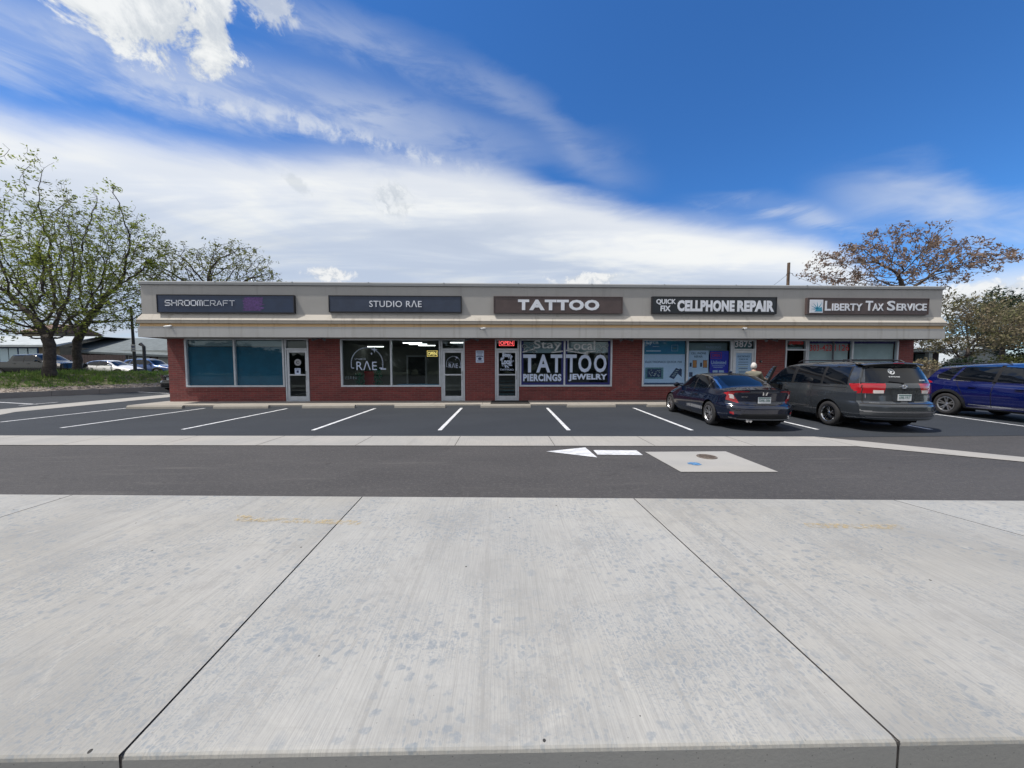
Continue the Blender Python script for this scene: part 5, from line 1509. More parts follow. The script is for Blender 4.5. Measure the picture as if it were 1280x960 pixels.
# ---- sedan
SED = dict(L=4.63, axles=(1.00, 3.70), wr=.325, ra=.372, tx=.885, whx=.88, spokes=5, twin=True,
    hw=[(0, .775), (.15, .845), (.5, .893), (1.2, .90), (3.5, .90), (4.1, .885), (4.45, .83), (4.63, .74)],
    zb=[(0, .27), (.3, .20), (.6, .175), (4.2, .17), (4.63, .22)],
    zm=[(0, .62), (1, .66), (3.6, .60), (4.63, .52)],
    zbelt=[(0, .985), (.5, .975), (1.2, .955), (2.2, .925), (3.3, .90), (3.7, .86), (4.3, .73), (4.63, .60)],
    wbelt=[(0, .72), (.3, .765), (.8, .79), (2.0, .80), (3.4, .80), (4.0, .77), (4.4, .72), (4.63, .62)],
    zre=[(0, 1.005), (.55, 1.03), (.75, 1.07), (1.0, 1.17), (1.35, 1.30), (1.7, 1.355), (2.2, 1.372), (2.6, 1.345), (2.85, 1.275), (3.25, 1.08), (3.55, .945), (3.75, .885), (4.3, .765), (4.63, .63)],
    wroof=[(0, .62), (.5, .64), (.9, .64), (1.3, .60), (1.7, .575), (2.3, .57), (2.8, .60), (3.3, .68), (3.6, .715), (4.2, .68), (4.63, .56)],
    zt=[(0, 1.035), (.22, 1.045), (.5, 1.065), (.62, 1.10), (1.0, 1.235), (1.4, 1.365), (1.8, 1.405), (2.3, 1.415), (2.65, 1.395), (2.95, 1.29), (3.3, 1.125), (3.58, 1.005), (3.8, .965), (4.3, .86), (4.63, .70)],
    rear=[(.15, .16), (.26, .09), (.40, .02), (.56, .0), (.62, .02), (.66, .09), (.72, .12), (.95, .085), (1.02, .03), (1.06, .02)], rcurve=.27,
    front=[(.15, .10), (.3, .02), (.55, .0), (.75, .08), (.9, .2)], fcurve=.38, crease=[(lambda y: .80 + .012 * (4 - y), .012, .028), (lambda y: .34, .012, .05)],
    mirror=(.80, 3.12, 1.0), handles=[(1.72, .80, .888), (2.70, .79, .892)],
    regions=[
        ('dark', 'B', 'poly', 'yz', [(-.1, 0), (4.8, 0), (4.8, .20), (-.1, .20)]),
        ('chrome', 'CD', 'poly', 'yz', [(3.44, .935), (2.86, 1.275), (2.55, 1.345), (2.1, 1.372), (1.62, 1.35), (1.15, 1.225), (.72, 1.02), (.70, .985), (1.15, 1.185), (1.62, 1.325), (2.1, 1.345), (2.52, 1.32), (2.8, 1.25), (3.30, .955)]),
        ('glass', 'C', 'poly', 'yz', [(3.32, .955), (2.80, 1.25), (2.50, 1.318), (2.1, 1.342), (1.62, 1.322), (1.15, 1.19), (.86, 1.055), (.84, 1.03), (1.2, 1.00), (2.0, .965)]),
        ('pillar', 'C', 'line', 'yz', [(2.05, .94), (2.12, 1.36)], .032),
        ('chrome', 'C', 'line', 'yz', [(1.28, .985), (1.20, 1.23)], .012),
        ('glass', 'D', 'poly', 'xy', [(0, .60), (.54, .66), (.50, 1.40), (0, 1.43)]),
        ('glass', 'D', 'poly', 'xy', [(0, 2.72), (.52, 2.78), (.63, 3.50), (0, 3.58)]),
        ('gap', 'B', 'line', 'yz', [(3.22, .22), (3.30, .55), (3.26, .90)], .008),
        ('gap', 'B', 'line', 'yz', [(2.10, .22), (2.08, .92)], .008),
        ('gap', 'B', 'line', 'yz', [(1.46, .35), (1.30, .72), (1.22, .95)], .008),
        ('lampred', 'BC', 'poly', 'yz', [(-.1, .80), (.16, .82), (.30, .87), (.48, .925), (.30, .965), (-.1, .985)]),
        ('lampred', 'R', 'poly', 'xz', [(.36, .985), (.60, .995), (.9, .975), (.9, .80), (.78, .76), (.54, .685), (.60, .80), (.66, .90), (.62, .945), (.36, .970)]),
        ('lampwhite', 'R', 'poly', 'xz', [(.66, .90), (.735, .90), (.70, .80), (.62, .785)]),
        ('trim', 'R', 'poly', 'xz', [(0, .20), (.9, .20), (.9, .30), (.62, .33), (.50, .44), (0, .44)]),
        ('silver', 'R', 'line', 'xz', [(0, .285), (.56, .285)], .011),
        ('silver', 'R', 'line', 'xz', [(.60, .30), (.79, .33)], .012),
        ('reflector', 'R', 'poly', 'xz', [(.66, .40), (.74, .42), (.73, .47), (.66, .48)]),
        ('gap', 'R', 'line', 'xz', [(0, .655), (.40, .66), (.46, .70)], .008),
        ('gap', 'R', 'line', 'xz', [(.48, .50), (.66, .52), (.80, .62)], .006),
        ('chrome', 'R', 'line', 'xz', [(0, .975), (.34, .972)], .008),
        ('gap', 'D', 'line', 'xy', [(0, .55), (.58, .60), (.60, .15)], .008),
        ('headlamp', 'BC', 'poly', 'yz', [(4.0, .74), (4.8, .62), (4.8, .74), (4.1, .82)]),
        ('headlamp', 'F', 'poly', 'xz', [(.40, .60), (.9, .60), (.9, .74), (.45, .70)]),
        ('trim', 'F', 'poly', 'xz', [(0, .25), (.6, .25), (.6, .66), (0, .70)])],
    panes=[lambda c: (np.abs(c[:, 0]) < .66) & (c[:, 1] < 1.45) & (c[:, 2] > np.interp(c[:, 1], [.5, 1.4], [1.02, 1.30])) & (np.abs(c[:, 0]) < .56),
           lambda c: (c[:, 1] > 2.70) & (np.abs(c[:, 0]) < .60) & (c[:, 2] > np.interp(c[:, 1], [2.7, 3.55], [1.30, .93])),
           lambda c: (np.abs(c[:, 0]) > .56) & (c[:, 1] > 2.08) & (c[:, 2] < np.interp(c[:, 1], [2.7, 3.3], [1.34, .97])),
           lambda c: (np.abs(c[:, 0]) > .56) & (c[:, 1] <= 2.08) & (c[:, 1] > 1.25), lambda c: (np.abs(c[:, 0]) > .56) & (c[:, 1] <= 1.25)], cross=(1, 2))

def place(rear_wheel_px, tx, axle_y, heading):
    """root location so that the outer foot of the rear left wheel stands at the surveyed point"""
    g = G(*rear_wheel_px); d = Vector((math.sin(heading), math.cos(heading), 0)); r_ = Vector((math.cos(heading), -math.sin(heading), 0))
    return g + r_ * tx - d * axle_y
hd = R(5.6)
loc = place((884.6, 530.8), .885, 1.00, hd)
sed, (yr, yf) = make_car(SED, 'parked_car', 'dark navy sedan nosed in to the repair shop, seen from its rear left', 'car', 'paint_navy', loc, -hd, 'cars parked along the shops')
plate(sed, yr, 0, .765, chars='DAK-386')
b = MB(); 
for sg in (-1, 1): stroke(b, [(sg * .040, .955), (sg * .030, .895)], .014, 0)
stroke(b, [(-.034, .922), (.034, .922)], .014, 0)
stroke(b, [(-.056, .965), (.056, .965), (.045, .885), (-.045, .885), (-.056, .965)], .009, 0)
b.v = [(p[0], p[1] + float(yr(np.array(p[0]), np.array(p[2]))) - .012, p[2]) for p in b.v]; obj('emblem', b, 'chrome', sed, world=False)
rear_text(sed, yr, 'CIVIC', -.44, .845, .13, .026, 'chrome')
b = MB(); b.ball((0, 1.62, 1.435), (.035, .10, .035), 8); obj('roof_antenna', b, 'paint_navy', sed, world=False, smooth=True)
b = MB(); b.tube([(-.30, .10, .25), (-.30, .30, .25)], .035, 12); b.tube([(-.38, .10, .25), (-.38, .30, .25)], .035, 12); obj('exhaust', b, 'chrome', sed, world=False)

# ---- minivan
VAN = dict(L=5.10, axles=(1.06, 4.09), wr=.335, ra=.388, tx=.955, whx=.95, spokes=5, twin=True, rimm='chrome', smooth=5,
    hw=[(0, .875), (.2, .93), (.6, .965), (4.2, .97), (4.7, .94), (5.0, .86), (5.10, .80)],
    zb=[(0, .30), (.3, .25), (.8, .22), (4.5, .20), (5.10, .24)],
    zm=[(0, .62), (1, .70), (4, .66), (5.1, .56)],
    zbelt=[(0, 1.10), (.5, 1.11), (1.5, 1.10), (2.6, 1.075), (3.7, 1.04), (4.3, .97), (4.8, .86), (5.1, .74)],
    wbelt=[(0, .84), (.3, .875), (1, .895), (3.6, .89), (4.3, .85), (4.8, .80), (5.1, .70)],
    zre=[(0, 1.60), (.3, 1.615), (.8, 1.635), (1.8, 1.65), (2.6, 1.64), (3.0, 1.60), (3.3, 1.50), (3.75, 1.24), (4.05, 1.08), (4.3, 1.0), (4.8, .89), (5.1, .77)],
    wroof=[(0, .66), (.5, .685), (1.2, .70), (2.6, .70), (3.2, .72), (3.8, .80), (4.2, .80), (4.7, .74), (5.1, .62)],
    zt=[(0, 1.68), (.3, 1.70), (.9, 1.725), (1.8, 1.74), (2.6, 1.725), (2.95, 1.68), (3.3, 1.55), (3.8, 1.27), (4.15, 1.10), (4.3, 1.07), (4.8, .98), (5.1, .84)],
    rear=[(.2, .14), (.30, .06), (.40, .01), (.52, .0), (.64, .01), (.70, .05), (.73, .10), (.90, .115), (1.08, .12), (1.14, .13), (1.57, .36), (1.62, .38), (1.75, .40)], rcurve=.24,
    front=[(.2, .08), (.5, .0), (.8, .08), (1.0, .2)], fcurve=.40, crease=[(lambda y: .93, .010, .03), (lambda y: .42, .012, .04)],
    mirror=(.90, 3.55, 1.12), handles=[(2.62, .90, .985), (2.95, .89, .985)], handlem='paint_grey',
    regions=[
        ('dark', 'B', 'poly', 'yz', [(.2, 0), (5.2, 0), (5.2, .24), (.2, .24)]),
        ('gap', 'C', 'poly', 'yz', [(.42, 1.125), (.56, 1.60), (2.9, 1.615), (3.25, 1.52), (3.98, 1.075), (2.6, 1.095)]),
        ('glass', 'C', 'poly', 'yz', [(.62, 1.135), (.70, 1.58), (1.36, 1.60), (1.34, 1.125)]),
        ('glass', 'C', 'poly', 'yz', [(1.42, 1.125), (1.44, 1.60), (2.40, 1.61), (2.40, 1.115)]),
        ('glass', 'C', 'poly', 'yz', [(2.52, 1.11), (2.52, 1.60), (2.92, 1.59), (3.22, 1.50), (3.50, 1.34), (3.5, 1.09)]),
        ('glass', 'C', 'poly', 'yz', [(3.55, 1.09), (3.55, 1.31), (3.88, 1.085)]),
        ('body', 'C', 'poly', 'yz', [(.2, 1.0), (.2, 1.7), (.66, 1.7), (.58, 1.0)]),
        ('glass', 'D', 'poly', 'xy', [(0, 2.98), (.63, 3.06), (.73, 4.02), (0, 4.10)]),
        ('gap', 'B', 'line', 'yz', [(2.74, .30), (2.74, 1.08)], .009),
        ('gap', 'B', 'line', 'yz', [(3.72, .30), (3.80, .7), (3.74, 1.04)], .009),
        ('gap', 'B', 'line', 'yz', [(1.56, .42), (1.66, .75), (1.66, 1.10)], .009),
        ('gap', 'B', 'line', 'yz', [(.62, 1.055), (1.66, 1.045)], .006),
        ('silver', 'B', 'line', 'yz', [(1.70, .475), (2.70, .465)], .013),
        ('silver', 'B', 'line', 'yz', [(2.78, .465), (3.66, .455)], .013),
        ('silver', 'B', 'line', 'yz', [(.12, .345), (.66, .325)], .012),
        ('lampred', 'BC', 'poly', 'yz', [(-.1, .945), (.42, .985), (.56, 1.12), (.58, 1.17), (-.1, 1.19)]),
        ('lampred', 'R', 'poly', 'xz', [(.38, 1.17), (.38, 1.13), (.43, .945), (.98, .935), (.98, 1.185), (.38, 1.185)]),
        ('lampwhite', 'R', 'poly', 'xz', [(.44, .950), (.42, 1.02), (.62, 1.02), (.62, .950)]),
        ('gap', 'R', 'line', 'xz', [(.795, .70), (.795, 1.20), (.76, 1.30), (.63, 1.62)], .008),
        ('gap', 'R', 'poly', 'xz', [(0, 1.595), (.66, 1.590), (.72, 1.63), (0, 1.64)]),
        ('glass', 'R', 'poly', 'xz', [(0, 1.19), (.73, 1.20), (.62, 1.59), (0, 1.60)]),
        ('silver', 'R', 'line', 'xz', [(0, .500), (.80, .505), (.92, .54)], .012),
        ('silver', 'R', 'line', 'xz', [(0, .360), (.74, .365), (.84, .335)], .010),
        ('gap', 'R', 'line', 'xz', [(0, .690), (.86, .690)], .009),
        ('gap', 'R', 'line', 'xz', [(0, 1.035), (.36, 1.035)], .009),
        ('gap', 'R', 'line', 'xz', [(.30, 1.02), (.24, .75), (.0, .735)], .006),
        ('headlamp', 'BC', 'poly', 'yz', [(4.5, .78), (5.2, .70), (5.2, .86), (4.55, .93)]),
        ('headlamp', 'F', 'poly', 'xz', [(.45, .66), (.9, .66), (.9, .84), (.45, .80)]),
        ('trim', 'F', 'poly', 'xz', [(0, .25), (.6, .25), (.6, .60), (0, .60)])],
    panes=[lambda c: (c[:, 1] < .62) & (np.abs(c[:, 0]) < .735), lambda c: (c[:, 1] > 2.9) & (np.abs(c[:, 0]) < .70), lambda c: (c[:, 1] > .55) & (c[:, 1] < 1.39) & (np.abs(c[:, 0]) > .68),
           lambda c: (c[:, 1] >= 1.39) & (c[:, 1] < 2.46) & (np.abs(c[:, 0]) > .68), lambda c: (c[:, 1] >= 2.46) & (c[:, 1] < 3.52) & (np.abs(c[:, 0]) > .68) & (c[:, 2] < np.interp(c[:, 1], [2.9, 3.3, 3.55], [1.60, 1.50, 1.34])),
           lambda c: (c[:, 1] >= 3.52) & (np.abs(c[:, 0]) > .72) & (c[:, 2] < np.interp(c[:, 1], [3.5, 3.9], [1.36, 1.08]))], cross=(1, 2))
hv = R(5.2)
loc = place((1033.5, 531.6), .955, 1.06, hv)
van, (yr, yf) = make_car(VAN, 'parked_minivan', 'dark grey minivan with its front left door open and a flag sticker on the tailgate', 'minivan', 'paint_grey', loc, -hv, 'cars parked along the shops')
plate(van, yr, .0, .850, chars='698-YRT')
b = MB(); y0 = float(yr(np.array(0.), np.array(1.11)))
b.tube([(.062 * math.cos(a), y0 - .012, 1.11 + .040 * math.sin(a)) for a in np.linspace(0, 2 * math.pi, 20)], .006, 5)
b.tube([(.030 * math.cos(a), y0 - .012, 1.11 + .038 * math.sin(a)) for a in np.linspace(0, 2 * math.pi, 16)], .005, 5)
b.tube([(.058 * math.cos(a), y0 - .012, 1.122 + .018 * math.sin(a)) for a in np.linspace(0, 2 * math.pi, 16)], .005, 5)
obj('emblem', b, 'chrome', van, world=False)
rear_text(van, yr, 'SIENNA', -.62, .715, .17, .020, 'chrome'); rear_text(van, yr, 'LIMITED', .60, .715, .17, .020, 'chrome')
b = MB(); cxs, czs = -.66, .865; y0 = float(yr(np.array(-.76), np.array(.87))) - .012
st = obj('flag_sticker', MB().box(cxs - .09, y0, czs - .05, cxs + .09, y0 + .006, czs + .06), 'plate_white', van, world=False)
for k in range(4): b.box(cxs - .09 + (.08 if k > 1 else 0), y0 - .002, czs - .045 + k * .028, cxs + .09, y0 - .0008, czs - .032 + k * .028)
obj('flag_stripes', b, 'flag_red', st, world=False)
b = MB(); b.box(cxs - .09, y0 - .003, czs + .01, cxs - .02, y0 - .001, czs + .06); obj('flag_corner', b, 'sign_navy', st, world=False)
# rear glass decals
def on_rear(b, dy=-.006): b.v = [(p[0], p[1] + float(yr(np.array(p[0]), np.array(p[2]))) + dy, p[2]) for p in b.v]; return b
b = MB(); 
stroke(b, [(-.13 + .065 * math.cos(a), 1.475 + .06 * math.sin(a)) for a in np.linspace(0, 2 * math.pi, 18)], .016, 0)
b.plate([(-.13 + r * math.cos(a), 1.475 + r * math.sin(a)) for r, a in ((.06, 2.4), (.035, 3.3), (.055, 4.2), (.015, 5.2), (.05, .3), (.02, 1.3))], 0, .001)
text(b, 'BUFFALOES', -.24, .01, 1.335, 1.36, 0, bold=.02); text(b, 'STATE', .43, .60, 1.245, 1.275, 0, bold=.03)
obj('window_decal', on_rear(b), 'plate_white', van, world=False)
b = MB(); b.tube([(0, float(yr(np.array(0.), np.array(1.20))) - .02, 1.20), (-.30, float(yr(np.array(-.3), np.array(1.235))) - .02, 1.235)], .009, 5); b.ball((0, float(yr(np.array(0.), np.array(1.19))) - .01, 1.19), .022, 6); obj('wiper', b, 'gap', van, world=False)
# spoiler and roof rails
b = MB(); prof = []
N = 24
vs = []
for i in range(N + 1):
    x_ = -.70 + 1.40 * i / N; sag = .05 * abs(x_ / .70) ** 2.5
    vs += [(x_, .27 + sag * 2.2, 1.665 - sag), (x_, .30 + sag * 2.2, 1.690 - sag), (x_, .62, 1.715 - sag * .8), (x_, .60, 1.655 - sag)]
b.add(vs, [(4 * i + k, 4 * i + (k + 1) % 4, 4 * i + 4 + (k + 1) % 4, 4 * i + 4 + k) for i in range(N) for k in range(4)]); obj('spoiler', b, 'paint_grey', van, world=False, smooth=True)
b = MB(); b.box(-.12, .262, 1.668, .12, .275, 1.682); obj('brake_light', b, 'lamp_red', van, world=False)
for sd_ in (-1, 1):
    b = MB(); b.tube([(sd_ * .62, .75, 1.70), (sd_ * .62, .85, 1.755), (sd_ * .62, 2.45, 1.775), (sd_ * .62, 2.6, 1.72)], .017, 6); obj('roof_rail', b, 'black_metal', van, world=False)
for yy in (1.05, 2.2):
    b = MB(); b.bbox(-.62, yy - .03, 1.765, .62, yy + .03, 1.79, .008); obj('roof_bar', b, 'black_metal', van, world=False)
# open front left door, swung out about its front edge
hx, hy_ = -.975, 3.74
dr = MB()
ny, nz_ = 22, 30
def dprof(u, v):     # u 0..1 backwards from hinge, v height
    y = -u * 1.02; z = .26 + v * 1.36
    top = 1.03 + np.interp(u, [0, .05, .45, .8, 1], [.02, .10, .44, .57, .58])
    z = .26 + v * (top - .26)
    x = -.012 - .015 * math.sin(math.pi * min(1, z / 1.05)) if z < 1.06 else (z - 1.06) * .36
    return x, y, z
V0 = np.array([[dprof(i / ny, j / nz_) for j in range(nz_ + 1)] for i in range(ny + 1)]).reshape(-1, 3)
V1 = V0 + np.array([.075, 0, 0]); VV = np.concatenate([V0, V1]); nn = len(V0)
fb, fg, fi = [], [], []
for i in range(ny):
    for j in range(nz_):
        a_, b_, c_, d_ = i * (nz_ + 1) + j, (i + 1) * (nz_ + 1) + j, (i + 1) * (nz_ + 1) + j + 1, i * (nz_ + 1) + j + 1
        ce = V0[[a_, b_, c_, d_]].mean(0); u = -ce[1] / 1.02; top = 1.03 + np.interp(u, [0, .05, .45, .8, 1], [.02, .10, .44, .57, .58])
        if ce[2] > 1.09 and .09 < u < .93 and ce[2] < top - .05: fg.append((a_, b_, c_, d_))
        else: fb.append((a_, b_, c_, d_)); fi.append((d_ + nn, c_ + nn, b_ + nn, a_ + nn))
edge = [i * (nz_ + 1) for i in range(ny + 1)] + [ny * (nz_ + 1) + j for j in range(1, nz_ + 1)] + [i * (nz_ + 1) + nz_ for i in range(ny - 1, -1, -1)] + [j for j in range(nz_ - 1, 0, -1)]
for p, q in zip(edge, edge[1:] + edge[:1]): fi.append((p, p + nn, q + nn, q))
da = R(-27)
door_parts = [np_mesh('door', VV, np.array(fb), 'paint_grey', van)]
dd = door_parts[0]; dd['label'] = 'open front left door'
o2 = np_mesh('door_inner_panel', VV, np.array(fi), 'plastic_dark', dd); o3 = np_mesh('window', VV, np.array(fg), 'glass_clear', dd)
dd.location = (hx, hy_, 0); dd.rotation_euler = (0, 0, da)
# near-black sheet behind the door paints the shade of the opening
b = MB(); b.box(-.991, 2.80, .30, -.986, 3.70, 1.02); obj('doorway_shade', b, 'gap', van, world=False)

# ---- crossover, backed in on the right
SUV = dict(L=4.68, axles=(.98, 3.69), wr=.36, ra=.415, tx=.915, whx=.91, spokes=5, twin=True, smooth=4,
    hw=[(0, .84), (.2, .895), (.7, .925), (4.0, .925), (4.4, .88), (4.68, .76)],
    zb=[(0, .34), (.3, .27), (.7, .235), (4.2, .23), (4.68, .28)],
    zm=[(0, .72), (1, .78), (3.6, .74), (4.68, .60)],
    zbelt=[(0, 1.12), (.6, 1.13), (1.5, 1.10), (2.6, 1.065), (3.4, 1.03), (3.8, .99), (4.3, .90), (4.68, .78)],
    wbelt=[(0, .76), (.4, .80), (1, .825), (3.3, .83), (3.9, .80), (4.4, .74), (4.68, .64)],
    zre=[(0, 1.50), (.4, 1.54), (.9, 1.595), (1.6, 1.625), (2.2, 1.62), (2.6, 1.57), (2.9, 1.47), (3.35, 1.22), (3.6, 1.09), (3.8, 1.03), (4.3, .94), (4.68, .82)],
    wroof=[(0, .60), (.6, .62), (1.4, .63), (2.3, .63), (2.8, .66), (3.4, .745), (3.7, .76), (4.3, .70), (4.68, .58)],
    zt=[(0, 1.60), (.3, 1.63), (.9, 1.675), (1.6, 1.70), (2.2, 1.69), (2.55, 1.63), (2.9, 1.51), (3.3, 1.28), (3.62, 1.12), (3.8, 1.09), (4.3, 1.02), (4.68, .90)],
    rear=[(.2, .16), (.34, .05), (.45, .0), (.70, .02), (.80, .07), (1.10, .10), (1.16, .13), (1.50, .40), (1.58, .36), (1.7, .34)], rcurve=.24,
    front=[(.2, .08), (.5, .0), (.8, .04), (1.0, .2)], fcurve=.40, crease=[(lambda y: 1.0 - .02 * y, .012, .03), (lambda y: .45, .012, .05)],
    mirror=(.84, 3.05, 1.10), handles=[(1.62, .955, .915), (2.66, .94, .915)],
    regions=[
        ('dark', 'B', 'poly', 'yz', [(-.2, 0), (5, 0), (5, .34), (3.3, .30), (1.4, .32), (-.2, .44)]),
        ('dark', 'B', 'line', 'yz', [(.98 + .455 * math.cos(a), .36 + .455 * math.sin(a)) for a in np.linspace(-.1, math.pi + .1, 14)], .045),
        ('dark', 'B', 'line', 'yz', [(3.69 + .455 * math.cos(a), .36 + .455 * math.sin(a)) for a in np.linspace(-.1, math.pi + .1, 14)], .045),
        ('silver', 'B', 'line', 'yz', [(1.55, .405), (3.15, .375)], .012),
        ('chrome', 'CD', 'line', 'yz', [(3.52, 1.10), (2.86, 1.468), (2.52, 1.578), (2.1, 1.612), (1.4, 1.610), (.75, 1.552)], .014),
        ('glass', 'C', 'poly', 'yz', [(3.42, 1.095), (2.86, 1.45), (2.52, 1.56), (2.1, 1.595), (1.4, 1.592), (.85, 1.54), (.55, 1.30), (.62, 1.215), (1.15, 1.155), (2.0, 1.12)]),
        ('chrome', 'C', 'line', 'yz', [(.56, 1.31), (.60, 1.205), (1.15, 1.14), (1.5, 1.135)], .010),
        ('pillar', 'C', 'line', 'yz', [(2.06, 1.10), (2.12, 1.62)], .045),
        ('body', 'C', 'line', 'yz', [(1.02, 1.14), (1.22, 1.62)], .035),
        ('glass', 'D', 'poly', 'xy', [(0, 2.58), (.57, 2.64), (.69, 3.52), (0, 3.60)]),
        ('gap', 'B', 'line', 'yz', [(3.18, .36), (3.26, .7), (3.20, 1.05)], .008),
        ('gap', 'B', 'line', 'yz', [(2.08, .36), (2.08, 1.10)], .008),
        ('gap', 'B', 'line', 'yz', [(1.50, .42), (1.36, .80), (1.16, 1.13)], .008),
        ('lampred', 'BC', 'poly', 'yz', [(-.1, .98), (.30, 1.0), (.52, 1.06), (.36, 1.12), (-.1, 1.14)]),
        ('lampred', 'R', 'poly', 'xz', [(.34, 1.0), (.95, .97), (.95, 1.14), (.34, 1.08)]),
        ('glass', 'R', 'poly', 'xz', [(0, 1.17), (.66, 1.18), (.56, 1.47), (0, 1.48)]),
        ('dark', 'R', 'poly', 'xz', [(0, .2), (.95, .2), (.95, .52), (0, .58)]),
        ('headlamp', 'BC', 'poly', 'yz', [(3.95, .85), (4.8, .78), (4.8, .90), (4.0, .96)]),
        ('headlamp', 'F', 'poly', 'xz', [(.40, .74), (.9, .74), (.9, .88), (.42, .86)]),
        ('trim', 'F', 'poly', 'xz', [(0, .30), (.7, .30), (.55, .72), (.38, .82), (0, .82)])],
    panes=[lambda c: c[:, 1] < .50, lambda c: (c[:, 1] > 2.55) & (np.abs(c[:, 0]) < .63) , lambda c: (c[:, 1] < 1.12) & (c[:, 1] >= .5), lambda c: (c[:, 1] >= 1.12) & (c[:, 1] < 2.09), lambda c: (c[:, 1] >= 2.09) & (np.abs(c[:, 0]) >= .63) & (c[:, 2] < np.interp(c[:, 1], [2.1, 2.5, 2.9, 3.45], [1.60, 1.565, 1.44, 1.10]))], cross=(1, 2))
SUV['cross'] = (1, 2)
g = G(1180.5, 518.2)
hs_ = math.pi + R(4.0)
dv = Vector((math.sin(hs_), math.cos(hs_), 0)); rv = Vector((math.cos(hs_), -math.sin(hs_), 0))      # its right side faces the camera
loc = g - rv * .915 - dv * .98
suv, (yr, yf) = make_car(SUV, 'parked_car', 'bright royal blue crossover backed in at the right edge', 'car', 'paint_blue', loc, -hs_, 'cars parked along the shops')
plate(suv, yr, 0, .88, chars='BNP-412')
b = MB(); b.bbox(-.13, 4.67, .40, .13, 4.69, .53, .004); obj('licence_plate', b, 'plate_white', suv, world=False)
for sd_ in (-1, 1):
    b = MB(); b.tube([(sd_ * .58, .70, 1.64), (sd_ * .58, .80, 1.685), (sd_ * .585, 2.1, 1.70), (sd_ * .585, 2.25, 1.655)], .014, 6); obj('roof_rail', b, 'black_metal', suv, world=False)

# ---- vehicles of the street behind the island
def far_pos(px, dist_y, z):
    p = PY(px, 460, dist_y); return Vector((p.x, p.y, z))
SF = dict(SED); SF['spokes'] = 5
wc, _ = make_car(SF, 'parked_car', 'white sedan parked beyond the grass mound, facing right', 'car', 'paint_white', far_pos(139, 29.5, .66) - Vector((2.3, 0, 0)), R(-90), 'cars in the street behind the island', fine=1.9)
bc, _ = make_car(SUV, 'parked_car', 'pale blue wagon parked beyond the grass beside the building corner', 'car', 'paint_bright_blue', far_pos(189, 35, .62) - Vector((2.3, 0, 0)), R(-90), 'cars in the street behind the island', fine=1.9)
dc, (yr2, _) = make_car(SED, 'parked_car', 'black sedan half hidden behind the left brick corner', 'car', 'paint_black', G(210.5, 490.3), R(-2), None, fine=1.4)
plate(dc, yr2, 0, .815, chars='TRX-209')
PK = dict(SUV); PK.update(L=5.8, axles=(1.25, 4.85), wr=.40, ra=.46, tx=.97, whx=.96, rcurve=.06,
    hw=[(0, .97), (5.2, .98), (5.6, .93), (5.8, .88)], zb=[(0, .50), (5.8, .42)], zm=[(0, .85), (5.8, .85)],
    zbelt=[(0, 1.28), (2.0, 1.28), (4.2, 1.26), (5.2, 1.20), (5.8, 1.12)], wbelt=[(0, .93), (5.0, .92), (5.8, .84)],
    zre=[(0, 1.30), (1.95, 1.30), (2.15, 1.80), (3.6, 1.84), (3.9, 1.74), (4.5, 1.36), (4.7, 1.30), (5.4, 1.24), (5.8, 1.16)],
    wroof=[(0, .88), (1.9, .88), (2.2, .74), (3.7, .74), (4.5, .82), (5.4, .82), (5.8, .76)],
    zt=[(0, 1.31), (1.95, 1.31), (2.15, 1.87), (3.5, 1.91), (3.85, 1.84), (4.5, 1.40), (4.7, 1.36), (5.4, 1.30), (5.8, 1.22)],
    rear=[(.4, .0), (1.4, .0)], front=[(.4, .05), (.8, 0), (1.3, .1)], fcurve=.2, crease=[], mirror=(.92, 4.05, 1.36), handles=[(2.4, 1.15, .975), (3.4, 1.15, .975)],
    regions=[('dark', 'B', 'poly', 'yz', [(0, 0), (6, 0), (6, .55), (0, .6)]),
             ('dark', 'BCD', 'poly', 'xy', [(0, .1), (.82, .1), (.82, 1.85), (0, 1.85)]),
             ('glass', 'C', 'poly', 'yz', [(2.25, 1.33), (2.28, 1.72), (3.6, 1.76), (3.85, 1.68), (4.3, 1.38), (4.3, 1.32)]),
             ('pillar', 'C', 'line', 'yz', [(3.05, 1.3), (3.05, 1.8)], .05),
             ('glass', 'D', 'poly', 'xy', [(0, 3.8), (.66, 3.84), (.76, 4.44), (0, 4.5)]),
             ('headlamp', 'BC', 'poly', 'yz', [(5.3, .98), (6, .95), (6, 1.12), (5.35, 1.14)])],
    panes=[lambda c: c[:, 1] < 3.0, lambda c: (c[:, 1] > 3.75) & (np.abs(c[:, 0]) < .74)], cross=(2,))
pk, _ = make_car(PK, 'pickup_truck', 'dark pickup with pale roof beyond the grass at the far left', 'truck', 'paint_dark_teal', far_pos(49, 27.5, .62) - Vector((2.95, 0, 0)), R(-90), 'cars in the street behind the island', fine=2.0)
